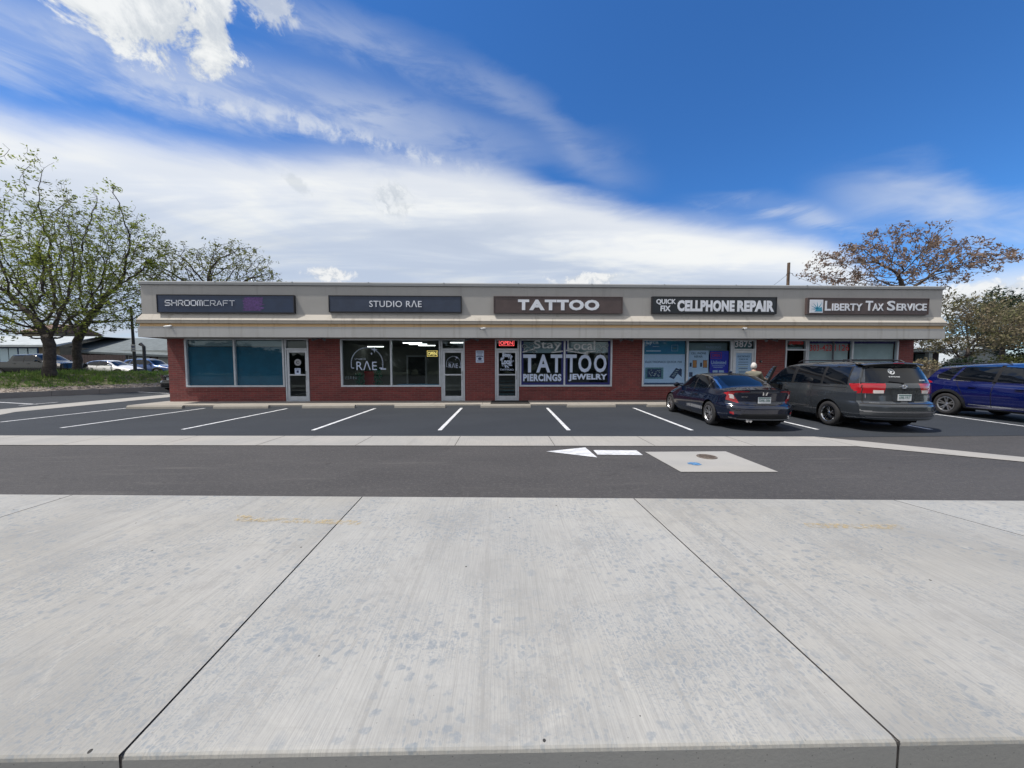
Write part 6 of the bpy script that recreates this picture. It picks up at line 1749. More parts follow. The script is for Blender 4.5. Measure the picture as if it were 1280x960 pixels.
# ------------------------------------------------------------------ trees (grown towards points scattered through the crown's volume)
def grow_tree(name, label, base, trunk_top, ells, n_att, leaf, seed, trunk_r, bark='bark', step=.34, leafn=9, leafs=(.07, .16), cat='tree', group=None,
              droop=0.0, spread=.20, kill=.55, influence=5.0, clump=0.0, limit=5200, minr=.0072, skip=0.0, expo=2.0, flat=.6):
    rng = np.random.default_rng(seed)
    base = np.array(base, float); pts = []
    vols = np.array([e[3] * e[4] * e[5] for e in ells]); cnt = (vols / vols.sum() * n_att).astype(int)
    for e, c in zip(ells, cnt):
        q = rng.normal(size=(c, 3)); q /= np.linalg.norm(q, axis=1)[:, None]; q *= rng.uniform(.15, 1, (c, 1)) ** (1 / 2.2)
        pts.append(q * np.array(e[3:6]) + np.array(e[:3]))
    A = np.concatenate(pts)
    nodes = [base.copy()]; par = [-1]
    tt = np.array(trunk_top, float); m = int(np.linalg.norm(tt - base) / step)
    for i in range(1, m + 1):
        w = rng.normal(0, .02, 3); w[2] = 0
        nodes.append(base + (tt - base) * i / m + w); par.append(len(nodes) - 2)
    N = np.zeros((limit + 10, 3)); N[:len(nodes)] = nodes; k = len(nodes)
    start = k - 1
    near = np.full(len(A), 1e9); who = np.zeros(len(A), int)
    for j in range(start, k):
        d = np.linalg.norm(A - N[j], axis=1); q = d < near; near[q] = d[q]; who[q] = j
    alive = np.ones(len(A), bool)
    for it in range(260):
        act = alive & (near < (influence if it > 10 else 50))
        if not act.any() or k >= limit: break
        dirs = {}
        ids = np.where(act)[0]; v = A[ids] - N[who[ids]]; v /= np.linalg.norm(v, axis=1)[:, None] + 1e-9
        acc = np.zeros((k, 3)); np.add.at(acc, who[ids], v)
        src = np.unique(who[ids]); new = []
        for s_ in src:
            d = acc[s_]; l = np.linalg.norm(d)
            if l < 1e-6: continue
            d = d / l + rng.normal(0, .16, 3); d[2] -= droop; d /= np.linalg.norm(d)
            p = N[s_] + d * step
            if k >= limit: break
            N[k] = p; par.append(int(s_)); new.append(k); k += 1
        if not new: break
        for j in new:
            d = np.linalg.norm(A - N[j], axis=1); q = d < near; near[q] = d[q]; who[q] = j
        alive &= near > kill
    N = N[:k]; par = np.array(par[:k])
    kids = np.zeros(k, int); np.add.at(kids, par[1:], 1)
    r = np.zeros(k); tip = minr ** expo
    accr = np.where(kids == 0, tip, 0.0)
    for j in range(k - 1, 0, -1): accr[par[j]] += accr[j]
    rad = accr ** (1 / expo); rad *= 1.0
    sc = trunk_r / rad[0]; rad = np.where(rad > .05 / max(sc, .01), rad * sc, np.maximum(rad * sc, minr * .8)); rad = np.maximum(rad, minr * .7)
    hgt = N[:, 2] - base[2]; flare = 1 + .30 * np.exp(-hgt / .3); rad = rad * np.where(np.arange(k) < m, flare, 1)
    root = thing(name, label, cat, tuple(base), 0, group)
    V, F = [], []
    for j in range(1, k):
        a, b_ = N[par[j]], N[j]; d = b_ - a; l = np.linalg.norm(d)
        if l < 1e-5: continue
        d /= l; u = np.cross(d, [.3, .5, .81]); u /= np.linalg.norm(u); w = np.cross(d, u)
        ns_ = 10 if rad[j] > .12 else (6 if rad[j] > .04 else 3)
        r0 = min(rad[par[j]], rad[j] * 1.35) if par[j] >= m else rad[par[j]]; o = len(V)
        for (p, rr_) in ((a - d * min(.05, r0 * .3), r0), (b_ + d * rad[j] * .25, rad[j])):
            for q in range(ns_):
                an = 2 * math.pi * q / ns_; V.append(p + (u * math.cos(an) + w * math.sin(an)) * rr_)
        F += [(o + q, o + (q + 1) % ns_, o + ns_ + (q + 1) % ns_, o + ns_ + q) for q in range(ns_)]
    mb = MB(); mb.v = [tuple(x) for x in V]; mb.f = F; mb.mi = [0] * len(F)
    obj('trunk', mb, bark, root, smooth=True)
    # leaves on the thin twigs
    thin = np.where((rad < minr * 3.2) & (np.arange(k) > m))[0]
    if skip: thin = thin[rng.random(len(thin)) > skip]
    L = []
    per = np.maximum(1, rng.poisson(leafn, len(thin)))
    idx = np.repeat(thin, per); n = len(idx)
    if clump:
        cc = rng.normal(0, spread, (len(thin), 3)); c = N[idx] + np.repeat(cc, per, 0) + rng.normal(0, clump, (n, 3))
    else: c = N[idx] + rng.normal(0, spread, (n, 3)) * np.array([1, 1, .7])
    a = rng.normal(size=(n, 3)); a[:, 2] *= flat; a /= np.linalg.norm(a, axis=1)[:, None]
    b2 = np.cross(a, rng.normal(size=(n, 3))); b2 /= np.linalg.norm(b2, axis=1)[:, None]
    s_ = rng.uniform(leafs[0], leafs[1], (n, 1)); a *= s_; b2 *= s_ * .42
    fold = np.cross(a, b2); fold /= np.linalg.norm(fold, axis=1)[:, None] + 1e-9
    V = np.stack([c - a, c + b2 + fold * s_ * .12, c + a, c - b2 + fold * s_ * .12], 1).reshape(-1, 3) - base
    F = np.arange(n * 4).reshape(-1, 4)
    me = bpy.data.meshes.new('crown'); me.vertices.add(n * 4); me.vertices.foreach_set('co', V.reshape(-1).astype('f'))
    me.loops.add(n * 4); me.loops.foreach_set('vertex_index', F.reshape(-1)); me.polygons.add(n); me.polygons.foreach_set('loop_start', np.arange(0, n * 4, 4))
    me.update(calc_edges=True); me.materials.append(M(leaf))
    o = bpy.data.objects.new('crown', me); COL.objects.link(o); o.parent = root

    return root

def at(px, py, Y, z=None):
    p = PY(px, py, Y); return (p.x, p.y, p.z if z is None else z)
def E(px, py, Y, rx, ry, rz):
    """crown lobe centred on a surveyed point; sizes in photo pixels across/up, metres deep"""
    p = PY(px, py, Y); s = p.y / F_PX; return (p.x, p.y, p.z, rx * s, ry, rz * s)
YA, YBt = 21.5, 25.0
a = at(62, 463, YA)
grow_tree('locust_tree', 'big thick trunked locust with sparse fresh green leaves on the grass mound', (a[0], a[1], 1.05), (a[0] + .1, a[1], 2.9),
          [E(38, 335, YA, 62, 4.0, 76), E(37, 240, YA, 20, 2.4, 58), E(20, 268, YA, 26, 2.2, 40), E(-25, 350, YA, 56, 4, 66), E(92, 325, YA, 46, 3.2, 62), E(80, 262, YA, 14, 1.4, 26), E(20, 398, YA, 85, 4, 26), E(-70, 330, YA, 70, 4, 70), E(110, 375, YA, 50, 3, 30)],
          5200, 'leaf_locust', 11, .25, step=.30, leafn=6, leafs=(.04, .115), spread=.15, clump=.08, skip=.12, kill=.36, limit=9500, group='locust trees on the island', droop=.02)
a = at(97, 462, YBt)
grow_tree('locust_tree', 'slimmer locust with sparse leaves standing right of and behind the thick trunk', (a[0], a[1], 1.0), (a[0] + .05, a[1], 3.3),
          [E(135, 320, YBt, 50, 3.2, 66), E(165, 300, YBt, 36, 2.5, 38), E(142, 262, YBt, 16, 1.8, 26), E(168, 355, YBt, 40, 3, 40), E(150, 392, YBt, 52, 3, 22), E(85, 350, YBt, 45, 3, 60)],
          4200, 'leaf_locust', 23, .22, step=.31, leafn=6, leafs=(.045, .12), spread=.15, clump=.08, skip=.12, kill=.38, limit=8000, group='locust trees on the island', droop=.02)
YC = 29.0
a = at(268, 460, YC)
grow_tree('bare_tree', 'olive green half bare tree rising behind the left part of the roof', (a[0], a[1], .3), (a[0], a[1], 5.2),
          [E(262, 345, YC, 66, 4, 30), E(225, 335, YC, 36, 3, 30), E(300, 332, YC, 36, 3, 30), E(285, 318, YC, 22, 2, 17), E(330, 348, YC, 24, 2, 12), E(205, 355, YC, 30, 3, 30)],
          3400, 'leaf_olive', 5, .26, step=.31, leafn=5, leafs=(.05, .13), spread=.16, kill=.40, limit=7000, clump=.08, skip=.15)
YD = 24.0
a = at(1128, 460, YD)
grow_tree('maple_tree', 'spreading tree with clumps of brownish young leaves behind the right end of the roof', (a[0], a[1], 0), (a[0] - .1, a[1], 4.2),
          [E(1120, 335, YD, 95, 4.2, 24), E(1112, 308, YD, 50, 3, 26), E(1060, 330, YD, 50, 3, 26), E(1190, 330, YD, 60, 3, 26), E(1185, 308, YD, 30, 2, 14), E(1240, 318, YD, 26, 2, 14), E(1095, 300, YD, 24, 2, 16)],
          1900, 'leaf_brown', 8, .17, bark='bark_grey', step=.32, leafn=11, leafs=(.06, .14), spread=.12, clump=.11, kill=.50, limit=5200, flat=1, skip=.26)
YE = 24.5
a = at(1205, 470, YE)
grow_tree('brown_leaf_tree', 'dense brown and olive leaved tree hanging low beside the right canopy end', (a[0], a[1], 0), (a[0], a[1], 2.2),
          [E(1205, 415, YE, 42, 2.5, 34), E(1245, 405, YE, 42, 2.5, 32), E(1175, 400, YE, 24, 2, 40), E(1215, 385, YE, 30, 2, 20), E(1165, 428, YE, 30, 2, 12), E(1300, 405, YE, 34, 2.5, 36)],
          2600, 'leaf_mixed', 31, .13, bark='bark_grey', step=.24, leafn=8, leafs=(.055, .125), spread=.13, clump=.12, kill=.34, limit=6000, flat=1)
YF = 33.0
a = at(1250, 470, YF)
grow_tree('dark_tree', 'dark green evergreen looking tree showing above the brown tree at the right', (a[0], a[1], 0), (a[0], a[1], 3.5),
          [E(1247, 390, YF, 18, 2, 30), E(1262, 405, YF, 30, 3, 30), E(1240, 372, YF, 8, 1, 14), E(1285, 395, YF, 26, 3, 30), E(1276, 432, YF, 30, 2, 22)],
          1500, 'leaf_dark', 14, .18, step=.30, leafn=16, leafs=(.08, .19), spread=.22, kill=.42, limit=2600)
# a line of garden trees beyond the right fence and far woods
def far_row(name, pts, h, seed, n, label):
    rng = np.random.default_rng(seed); vs = []
    P_ = np.array(pts, float); seg = np.linalg.norm(np.diff(P_, axis=0), axis=1); cum = np.concatenate([[0], np.cumsum(seg)])
    t_ = rng.uniform(0, cum[-1], n); x = np.interp(t_, cum, P_[:, 0]); y = np.interp(t_, cum, P_[:, 1])
    hh = h * (.62 + .22 * np.sin(t_ * .21) + .16 * np.sin(t_ * .093 + 1)); rr = np.abs(rng.beta(2, 1.3, n))
    c = np.stack([x + rng.normal(0, 2.4, n), y + rng.normal(0, 2.4, n), hh * rr + rng.normal(0, .3, n)], 1)
    a = rng.normal(size=(n, 3)); a /= np.linalg.norm(a, axis=1)[:, None]; b2 = np.cross(a, rng.normal(size=(n, 3))); b2 /= np.linalg.norm(b2, axis=1)[:, None]
    s_ = rng.uniform(.35, .95, (n, 1)) * h / 8
    V = np.stack([c - a * s_, c + b2 * s_ * .7, c + a * s_, c - b2 * s_ * .7], 1).reshape(-1, 3)
    me = bpy.data.meshes.new(name); me.from_pydata(V.tolist(), [], np.arange(n * 4).reshape(-1, 4).tolist()); me.materials.append(M('leaf_far'))
    o = bpy.data.objects.new(name, me); COL.objects.link(o); o['kind'] = 'stuff'; tag(o, label, 'woods'); return o
far_row('distant_trees', [(-260, 150), (-120, 190), (0, 200), (150, 190), (280, 140)], 9, 1, 9000, 'low line of distant tree tops on the horizon')
far_row('reflection_trees', [(-90, -34), (-30, -38), (30, -36), (95, -30)], 8.5, 4, 15000, 'row of trees across the road opposite the shops')  # added out of view to darken what the shop glass reflects
# ------------------------------------------------------------------ buildings and fittings round about
GZ = .6
# house with tall pale panes at far left
Y1 = 44
def X(px, Y, py=445): return PY(px, py, Y).x
def Z(px, py, Y): return PY(px, py, Y).z
r1 = thing('street_building', 'pale building with blue framed tall panes at the far left', 'building', (X(0, Y1), Y1, GZ))
xa, xb = X(-90, Y1), X(75, Y1); z0, z1 = Z(20, 458, Y1), Z(20, 434, Y1)
b = MB(); b.box(xa, Y1, 0, xb, Y1 + 12, z1 + .05); obj('wall', b, 'wall_tan', r1)
b = MB(); zr = Z(20, 417, Y1); b.add([(xa - .4, Y1 - .8, z1), (xb + .4, Y1 - .8, z1), (xb + .4, Y1 + 4, zr), (xa - .4, Y1 + 4, zr), (xb + .4, Y1 + 13, zr), (xa - .4, Y1 + 13, zr), (xa - .4, Y1 - .8, z1 + .25), (xb + .4, Y1 - .8, z1 + .25)],
       [(0, 1, 7, 6), (6, 7, 2, 3), (3, 2, 4, 5), (0, 6, 3), (1, 2, 7)]); obj('roof', b, 'roof_pale', r1)
k = 0
for px in (-64, -50, -36, -22, -11, 1, 12.5, 25, 37):
    x0, x1 = X(px, Y1), X(px + 10.5, Y1)
    b = MB(); b.box(x0 - .12, Y1 - .05, z0 - .1, x1 + .12, Y1 + .02, z1 - .02); w_ = obj('window', b, 'frame_blue', r1)
    b = MB(); b.box(x0, Y1 - .075, z0, x1, Y1 - .052, z1 - .15); obj('pane', b, 'pane_pale', w_)
# long grey roofed building
Y2 = 46
r2 = thing('street_building', 'long low building with grey shingle roof behind the white sedan', 'building', (X(140, Y2), Y2, GZ))
xa, xb = X(72, Y2), X(260, Y2); ze = Z(150, 437.5, Y2); zr = Z(150, 421.5, Y2 + 6)
b = MB(); b.box(xa + .6, Y2 + .8, 0, xb, Y2 + 12, ze + .02); obj('wall', b, 'siding_pale', r2)
b = MB(); b.add([(xa - .3, Y2, ze), (xb + .3, Y2, ze - .9), (xb + .3, Y2 + 6.4, zr - .5), (xa - .3, Y2 + 6.4, zr), (xb + .3, Y2 + 12.8, ze - .9), (xa - .3, Y2 + 12.8, ze), (xa - .3, Y2, ze - .25), (xb + .3, Y2, ze - 1.15)],
      [(0, 1, 2, 3), (3, 2, 4, 5), (6, 7, 1, 0), (0, 3, 5)]); obj('roof', b, 'roof_grey', r2)
for i, px in enumerate((105, 115, 124, 134, 143, 152, 163, 172, 181, 190)):
    x0, x1 = X(px, Y2 + .8), X(px + 6.5, Y2 + .8); zz = ze - .55 - i * .05
    b = MB(); b.box(x0 - .1, Y2 + .74, zz - 1.5, x1 + .1, Y2 + .82, zz + .12); w_ = obj('window', b, 'wall_brown', r2)
    b = MB(); b.box(x0, Y2 + .70, zz - 1.2, x1, Y2 + .738, zz); obj('pane', b, 'pane_pale' if i % 3 else 'pane_dark', w_)
# brown boundary wall
Y3 = 39
x0, x1 = X(70, Y3, 450), X(157, Y3, 450); z1 = Z(110, 443.5, Y3)
b = MB(); n = 22
for i in range(n):
    a_, c_ = x0 + (x1 - x0) * i / n, x0 + (x1 - x0) * (i + 1) / n; b.box(a_ + .01, Y3, .3, c_ - .01, Y3 + .05, z1 - (.006 if i % 2 else 0))
b.box(x0, Y3 + .052, z1 - .4, x1, Y3 + .12, z1 - .3); b.box(x0, Y3 + .052, .9, x1, Y3 + .12, 1.0)
o = obj('board_fence', b, 'wall_brown', base=((x0 + x1) / 2, Y3, .3)); tag(o, 'brown board fence behind the white sedan', 'fence')
# small red brown roof behind
Y4 = 60
r3 = thing('far_house', 'reddish brown gabled roof showing through the left tree', 'house', (X(42, Y4), Y4, GZ))
x0, x1 = X(24, Y4), X(62, Y4); zr, ze = Z(42, 402, Y4), Z(42, 414, Y4)
b = MB(); b.box(x0 + .3, Y4 + .3, 0, x1 - .3, Y4 + 8, ze); obj('wall', b, 'wall_tan', r3)
b = MB(); b.add([(x0, Y4, ze), (x1, Y4, ze), (x1, Y4 + 4, zr), (x0, Y4 + 4, zr), (x1, Y4 + 8.3, ze), (x0, Y4 + 8.3, ze)], [(0, 1, 2, 3), (3, 2, 4, 5), (0, 3, 5), (1, 4, 2)]); obj('roof', b, 'roof_red', r3)
# pole with sign, left
p = PY(169, 460, 27.5)
s = thing('sign_pole', 'tall dark pole with small pale notice left of the shop row', 'pole', (p.x, p.y, .8))
b = MB(); zt_ = PY(166, 384, 27.5).z; b.tube([(p.x, p.y, .7), (p.x - .05, p.y, zt_)], [.11, .075], 10); obj('pole_shaft', b, 'black_metal', s)
b = MB(); zz = PY(170, 435, 27.5).z; b.bbox(p.x - .10, p.y - .13, zz - .28, p.x + .24, p.y - .11, zz + .28, .005); obj('notice', b, 'letter_dull', s)
b = MB(); b.box(p.x - .05, p.y - .135, zz + .02, p.x + .19, p.y - .131, zz + .16); b.box(p.x - .05, p.y - .135, zz - .16, p.x + .19, p.y - .131, zz - .11); obj('print', b, 'poster_ink', s)
b = MB(); b.lathe([(.2, .68), (.2, .95), (.13, .98)], n=10, c=(p.x, p.y, 0)); obj('base', b, 'concrete_walk', s)
# shorter lamp left of the building
p = PY(181, 455, 33); b = MB(); b.tube([(p.x, p.y, .6), (p.x, p.y, PY(181, 433, 33).z), (p.x - .3, p.y, PY(181, 430, 33).z)], [.12, .12, .16], 8)
o = obj('short_post', b, 'black_metal', base=(p.x, p.y, .6)); tag(o, 'short dark post with bent head beside the pale blue wagon', 'post')
# wooden utility pole behind the roof with wires
p = PY(983, 400, 40)
s = thing('utility_pole', 'wooden utility pole rising behind the roof near the brown tree', 'pole', (p.x, p.y, 0))
zt_ = PY(983, 328.5, 40).z
b = MB(); b.tube([(p.x, p.y, -.2), (p.x, p.y, zt_)], [.19, .15], 10); obj('pole_shaft', b, 'wood_pole', s)
b = MB()
for k in (-1, 1): b.tube([(p.x, p.y - .16, zt_ - 1.2), (p.x + k * .35, p.y - .2, zt_ - 1.3), (p.x + k * .4, p.y - .2, zt_ - 1.5)], .03, 5)
obj('insulator', b, 'plastic_dark', s)
def wire(a, c, sag, label):
    a, c = Vector(a), Vector(c); pts = [a.lerp(c, i / 14) - Vector((0, 0, sag * 4 * (i / 14) * (1 - i / 14))) for i in range(15)]
    b = MB(); b.tube(pts, .016, 4, cap=False); o = obj('overhead_wire', b, 'black_metal', base=tuple(a)); tag(o, label, 'wire', None)
q = PY(1120, 372, 34); wire((p.x + .4, p.y - .2, zt_ - 1.5), (q.x, q.y, q.z), .5, 'thin dark wire sagging right from the utility pole to the brown tree')
q = PY(930, 372, 60); wire((p.x - .4, p.y - .2, zt_ - 1.5), (q.x, q.y, q.z), .6, 'thin dark wire dropping left from the utility pole behind the roof')
# right side: picket fence, low house with carport, pale roofed house
Yf = 19.5
x0, x1 = X(1139, Yf, 470) - 1.2, X(1210, Yf, 470) + 14; z1 = Z(1165, 461.5, Yf)
s = thing('board_fence', 'weathered grey wooden fence between the brick end and the blue crossover', 'fence', ((x0 + x1) / 2, Yf, 0))
b = MB(); x_ = x0; rr = random.Random(1)
while x_ < x1:
    b.box(x_, Yf, .0, x_ + .135, Yf + .022, z1 - rr.uniform(.06, .10)); x_ += .150
obj('pickets', b, 'wood_old', s)
b = MB(); b.box(x0, Yf - .03, z1 - .05, x1, Yf + .08, z1); b.box(x0, Yf + .024, .3, x1, Yf + .07, .4); obj('rail', b, 'wood_old', s)
x_ = x0
while x_ < x1:
    b = MB(); b.box(x_ - .05, Yf - .045, 0, x_ + .05, Yf - .002, z1 - .052); obj('post', b, 'wood_old', s); x_ += 2.3
Yh = 30
s = thing('low_house', 'low house with pale eave and dark carport behind the fence', 'house', (X(1180, Yh), Yh, 0))
x0, x1 = X(1128, Yh), X(1226, Yh); ze = Z(1180, 437, Yh)
b = MB(); b.box(x0 - 4, Yh + 3, 0, x1, Yh + 11, ze - .1); obj('wall', b, 'wall_brown', s)
b = MB(); b.bbox(x0 - 4, Yh, ze - .18, x1 + .3, Yh + 11, ze + .08, .02); b.add([(x0 - 4.2, Yh - .1, ze + .085), (x1 + .4, Yh - .1, ze + .085), (x1 + .4, Yh + 6, ze + 1.5), (x0 - 4.2, Yh + 6, ze + 1.5), (x1 + .4, Yh + 11.3, ze + .085), (x0 - 4.2, Yh + 11.3, ze + .085)], [(0, 1, 2, 3), (3, 2, 4, 5), (0, 3, 5), (1, 4, 2)]); obj('roof', b, 'roof_pale', s)
for px in (1164.5, 1220):
    b = MB(); xx = X(px, Yh); b.box(xx - .12, Yh + .1, 0, xx + .22, Yh + .4, ze - .182); obj('carport_post', b, 'siding_pale', s)
b = MB(); b.box(X(1168, Yh), Yh + 2.9, 0, X(1190, Yh), Yh + 2.99, ze - .3); obj('garage_door', b, 'door_green', s)
b = MB(); b.box(X(1192, Yh), Yh + 2.9, .0, X(1215, Yh), Yh + 2.99, ze - .3); obj('garage_door', b, 'door_green', s)
for k, px in enumerate((1185.5, 1193.5)):
    c_ = PY(px, 431.5, Yh); b = MB(); b.lathe([(.12, 0), (.16, .14), (.19, .2), (.0, .26)], n=10, c=(c_.x, c_.y + 2, ze + .5)); b.tube([(c_.x, c_.y + 2, ze + .1), (c_.x, c_.y + 2, ze + .55)], .09, 8); obj('roof_vent', b, 'siding_pale', s)
Yg = 38
s = thing('gabled_house', 'pale steep roofed house behind the brown tree at the right', 'house', (X(1235, Yg), Yg, 0))
x0, xr_, x1 = X(1172, Yg), X(1232, Yg), X(1266, Yg); zb_, zt_ = Z(1240, 462, Yg), Z(1240, 420, Yg)
b = MB(); b.add([(x0 + 1.5, Yg + .2, 0), (x1 - .6, Yg + .2, 0), (x1 - .6, Yg + .2, zb_ + .6), (xr_, Yg + .2, zt_ - .15), (x0 + 1.5, Yg + .2, zb_ + 1.1)], [(0, 1, 2, 3, 4)])
b.box(x0 + 1.5, Yg + .3, 0, x1 - .6, Yg + 9, zb_ + .8); obj('wall', b, 'siding_pale', s)
b = MB(); th = .18
for (xa_, xb_, za_) in ((x0, xr_, zb_ + .4), (x1, xr_, zb_)):
    b.add([(xa_, Yg - .4, za_), (xb_, Yg - .4, zt_), (xb_, Yg + 9.5, zt_), (xa_, Yg + 9.5, za_), (xa_, Yg - .4, za_ + th), (xb_, Yg - .4, zt_ + th), (xb_, Yg + 9.5, zt_ + th), (xa_, Yg + 9.5, za_ + th)],
          [(0, 1, 5, 4), (4, 5, 6, 7), (3, 2, 1, 0), (2, 3, 7, 6), (0, 4, 7, 3)])
obj('roof', b, 'roof_pale', s)
# shrubs at the fence
for i, (px, Y, w_, h_, lb) in enumerate(((1150, 22, 1.4, 1.9, 'olive shrub behind the fence next to the brick end'), (1205, 23, 2.2, 2.0, 'dark shrub behind the fence above the blue crossover roof'), (1262, 24, 2.4, 2.2, 'green shrub behind the crossover at the picture edge'))):
    rng = np.random.default_rng(40 + i); n = 3200; c0 = PY(px, 460, Y)
    q = rng.normal(size=(n, 3)); q /= np.linalg.norm(q, axis=1)[:, None]; q *= rng.uniform(.3, 1, (n, 1)) ** .5; q = q * np.array([w_, 1.0, h_ * .5]) + np.array([0, 0, h_ * .5]); q[:, 2] = np.maximum(q[:, 2], .05)
    q[:, 2] *= 1 + .18 * np.sin(q[:, 0] * 5) ; a_ = rng.normal(size=(n, 3)); a_ /= np.linalg.norm(a_, axis=1)[:, None]; b2 = np.cross(a_, rng.normal(size=(n, 3))); b2 /= np.linalg.norm(b2, axis=1)[:, None]
    a_ *= .08; b2 *= .045; V = np.stack([q - a_, q + b2, q + a_, q - b2], 1).reshape(-1, 3)
    root = thing('shrub', lb, 'shrub', (c0.x, Y, 0))
    me = bpy.data.meshes.new('foliage'); me.from_pydata(V.tolist(), [], np.arange(n * 4).reshape(-1, 4).tolist()); me.materials.append(M(['leaf_mixed', 'leaf_dark', 'leaf_olive'][i]))
    o = bpy.data.objects.new('foliage', me); COL.objects.link(o); o.parent = root
    b = MB()
    for k in range(6): b.tube([(rng.normal(0, .08), rng.normal(0, .08), 0), (rng.normal(0, w_ * .4), rng.normal(0, .4), h_ * .7)], [.03, .012], 5)
    obj('stems', b, 'bark', root, world=False)

# ------------------------------------------------------------------ the person at the minivan door
ppos = PY(942, 462, 11.05); ppos.z = 0
per = thing('person', 'white haired person in an olive jacket standing at the open minivan door, seen from behind', 'person', tuple(ppos), R(-38))
def skin(name, joints, edges, mt, parent, sub=2, root=0):
    me = bpy.data.meshes.new(name); me.from_pydata([j[:3] for j in joints], edges, []); me.materials.append(M(mt))
    o = bpy.data.objects.new(name, me); COL.objects.link(o); o.parent = parent
    md = o.modifiers.new('skin', 'SKIN'); md.use_smooth_shade = True
    sv = me.skin_vertices[0].data
    for i, j in enumerate(joints):
        sv[i].radius = (j[3], j[4] if len(j) > 4 else j[3]); sv[i].use_root = (i == root)
    s2 = o.modifiers.new('sub', 'SUBSURF'); s2.levels = sub; s2.render_levels = sub
    return o
# local axes: +y is where the person faces, +x their right
Jn = [(0, 0, .93, .135, .10), (0, .01, 1.12, .115, .09), (0, .02, 1.30, .15, .10), (0, .03, 1.40, .10, .07), (0, .04, 1.46, .05, .05), (0, .055, 1.52, .048, .05),
      (.16, .02, 1.37, .055), (.24, .14, 1.17, .042), (.30, .40, 1.16, .028), (.315, .46, 1.16, .026, .018),
      (-.16, .02, 1.37, .055), (-.23, .03, 1.12, .042), (-.21, .16, .92, .028), (-.21, .20, .86, .026, .018),
      (.09, 0, .84, .09), (.10, .03, .48, .055), (.10, -.02, .10, .038), (.10, .03, .05, .038, .03), (.105, .16, .035, .035, .022),
      (-.09, 0, .84, .09), (-.11, .02, .48, .055), (-.12, -.04, .10, .038), (-.12, .01, .05, .038, .03), (-.13, .14, .035, .035, .022)]
Ed = [(0, 1), (1, 2), (2, 3), (3, 4), (4, 5), (3, 6), (6, 7), (7, 8), (8, 9), (3, 10), (10, 11), (11, 12), (12, 13), (0, 14), (14, 15), (15, 16), (16, 17), (17, 18), (0, 19), (19, 20), (20, 21), (21, 22), (22, 23)]
# fingers, rooted in the palms
def fingers(hand, d, side):
    global Jn, Ed
    h = Vector(Jn[hand][:3]); d = Vector(d).normalized(); sx_ = Vector((0, 0, 1)) if side > 0 else Vector((.3, .8, 0)).normalized(); dn_ = d.cross(sx_).normalized() * (-1 if side > 0 else 1)
    for k, (o_, ln) in enumerate(((-.030, .062), (-.010, .072), (.010, .068), (.028, .052))):
        a_ = h + sx_ * o_ + d * .02; b_ = a_ + d * ln * .55; c_ = b_ + (d * .6 + dn_ * .7).normalized() * ln * .5
        i0 = len(Jn); Jn += [(*a_, .0095), (*b_, .009), (*c_, .0078)]; Ed += [(hand, i0), (i0, i0 + 1), (i0 + 1, i0 + 2)]
    a_ = h + sx_ * .028 * (1 if side > 0 else -1) - d * .01; b_ = a_ + (d * .5 + sx_ * .5 * (1 if side > 0 else -1) + dn_ * .3).normalized() * .04; c_ = b_ + (d * .8 + dn_ * .4).normalized() * .03
    i0 = len(Jn); Jn += [(*a_, .011), (*b_, .010), (*c_, .009)]; Ed += [(hand, i0), (i0, i0 + 1), (i0 + 1, i0 + 2)]
fingers(9, (.1, 1, 0), 1); fingers(13, (0, .3, -1), -1)
body = skin('body', Jn, Ed, 'skin', per)
# head as part of the body figure: shaped ball with face
b = MB(); n = 16; hc = Vector((.0, .075, 1.60)); vs = []; fs = []
for i in range(n + 1):
    t_ = math.pi * i / n
    for k in range(24):
        a_ = 2 * math.pi * k / 24; x_, y_, z_ = math.sin(t_) * math.cos(a_), math.sin(t_) * math.sin(a_), math.cos(t_)
        jaw = 1 - .22 * max(0, -z_) ; rx, ry, rz = .073 * jaw, .092 * (1 - .12 * max(0, -z_)), .112
        nose = .022 * math.exp(-((x_ * .073) / .012) ** 2 - ((z_ + .05) / .20) ** 2) if y_ > .5 else 0
        brow = .006 * math.exp(-((z_ - .18) / .1) ** 2) if y_ > .4 else 0; eye = -.008 * (math.exp(-((abs(x_) - .38) / .18) ** 2 - ((z_ - .03) / .12) ** 2)) if y_ > .3 else 0
        mouth = .004 * math.exp(-((z_ + .48) / .07) ** 2 - (x_ / .35) ** 2) if y_ > .3 else 0
        vs.append(hc + Vector((x_ * rx, y_ * ry + nose + brow + eye + mouth, z_ * rz)))
for i in range(n):
    for k in range(24): fs.append((i * 24 + k, (i + 1) * 24 + k, (i + 1) * 24 + (k + 1) % 24, i * 24 + (k + 1) % 24))
b.add(vs, fs)
for sg in (-1, 1): b.ball((hc.x + sg * .074, hc.y - .008, hc.z - .01), (.010, .018, .030), 6)
obj('head', b, 'skin', per, world=False, smooth=True)
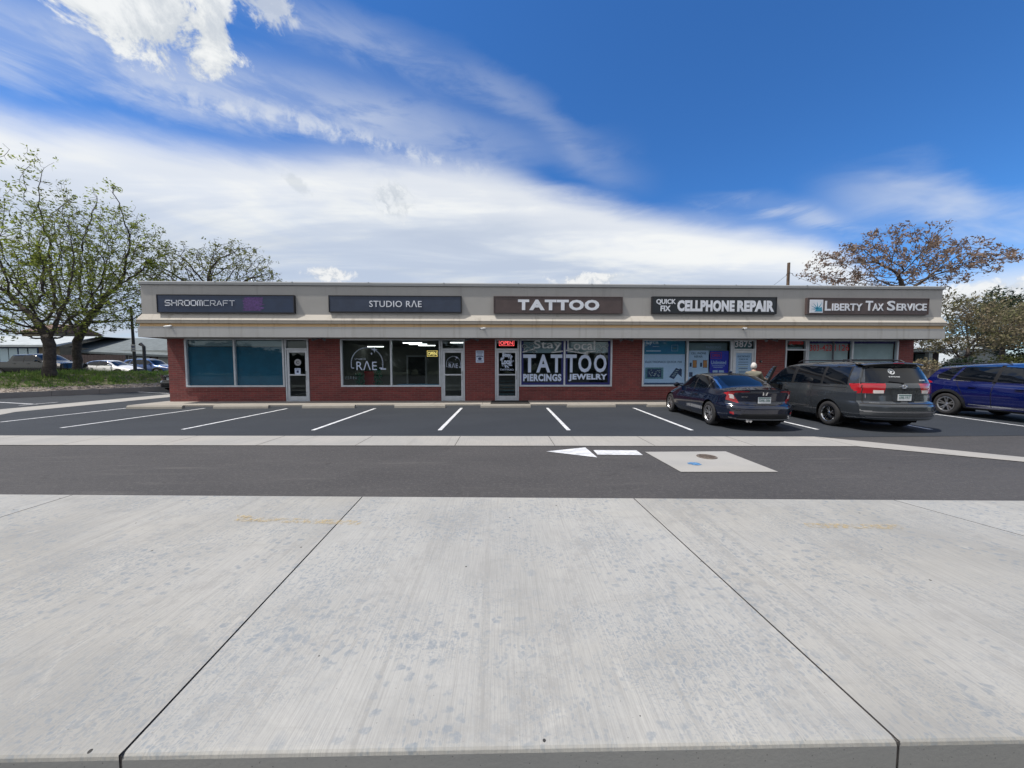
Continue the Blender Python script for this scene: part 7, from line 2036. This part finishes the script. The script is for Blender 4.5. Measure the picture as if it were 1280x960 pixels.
for sg in (-1, 1):
    b = MB(); b.ball((hc.x + sg * .029, hc.y + .075, hc.z + .006), (.011, .007, .007), 6); obj('eye', b, 'gap', per, world=False)
rr = random.Random(2); b = MB(); vs = []; fs = []; n = 12
for i in range(n + 1):
    t_ = math.pi * .70 * i / n
    for k in range(28):
        a_ = 2 * math.pi * k / 28; front = max(0, math.sin(a_)); tq = t_ * (1 - .48 * front ** 1.5); j = 1 + rr.uniform(-.03, .045)
        vs.append(hc + Vector((math.sin(tq) * math.cos(a_) * .086 * j, math.sin(tq) * math.sin(a_) * .104 * j - .008, math.cos(tq) * .118 * j + .002)))
for i in range(n):
    for k in range(28): fs.append((i * 28 + k, (i + 1) * 28 + k, (i + 1) * 28 + (k + 1) % 28, i * 28 + (k + 1) % 28))
b.add(vs, fs); obj('hair', b, 'hair_white', per, world=False, smooth=True)
jk = [(0, 0, .78, .165, .120), (0, 0, .88, .175, .125), (0, .01, 1.08, .150, .115), (0, .015, 1.28, .178, .125), (0, .03, 1.405, .115, .085), (0, .035, 1.455, .068, .065), (.165, .02, 1.365, .078), (.245, .14, 1.17, .062), (.298, .37, 1.16, .046), (-.165, .02, 1.365, .078), (-.235, .03, 1.12, .062), (-.212, .15, .94, .046)]
skin('jacket', jk, [(0, 1), (1, 2), (2, 3), (3, 4), (4, 5), (4, 6), (6, 7), (7, 8), (4, 9), (9, 10), (10, 11)], 'jacket', per)
tr = [(0, 0, .92, .15, .115), (.09, 0, .82, .105), (.10, .03, .48, .078), (.10, -.015, .12, .064), (-.09, 0, .82, .105), (-.11, .02, .48, .078), (-.12, -.035, .12, .064)]
skin('trousers', tr, [(0, 1), (1, 2), (2, 3), (0, 4), (4, 5), (5, 6)], 'trousers', per)
for sg, xx, yy in ((1, .10, .0), (-1, -.12, -.02)):
    b = MB(); b.ball((xx, yy + .055, .045), (.050, .135, .048), 8); b.v = [(p_[0], p_[1], max(p_[2], .0)) for p_ in b.v]; obj('shoe', b, 'shoe', per, world=False, smooth=True)
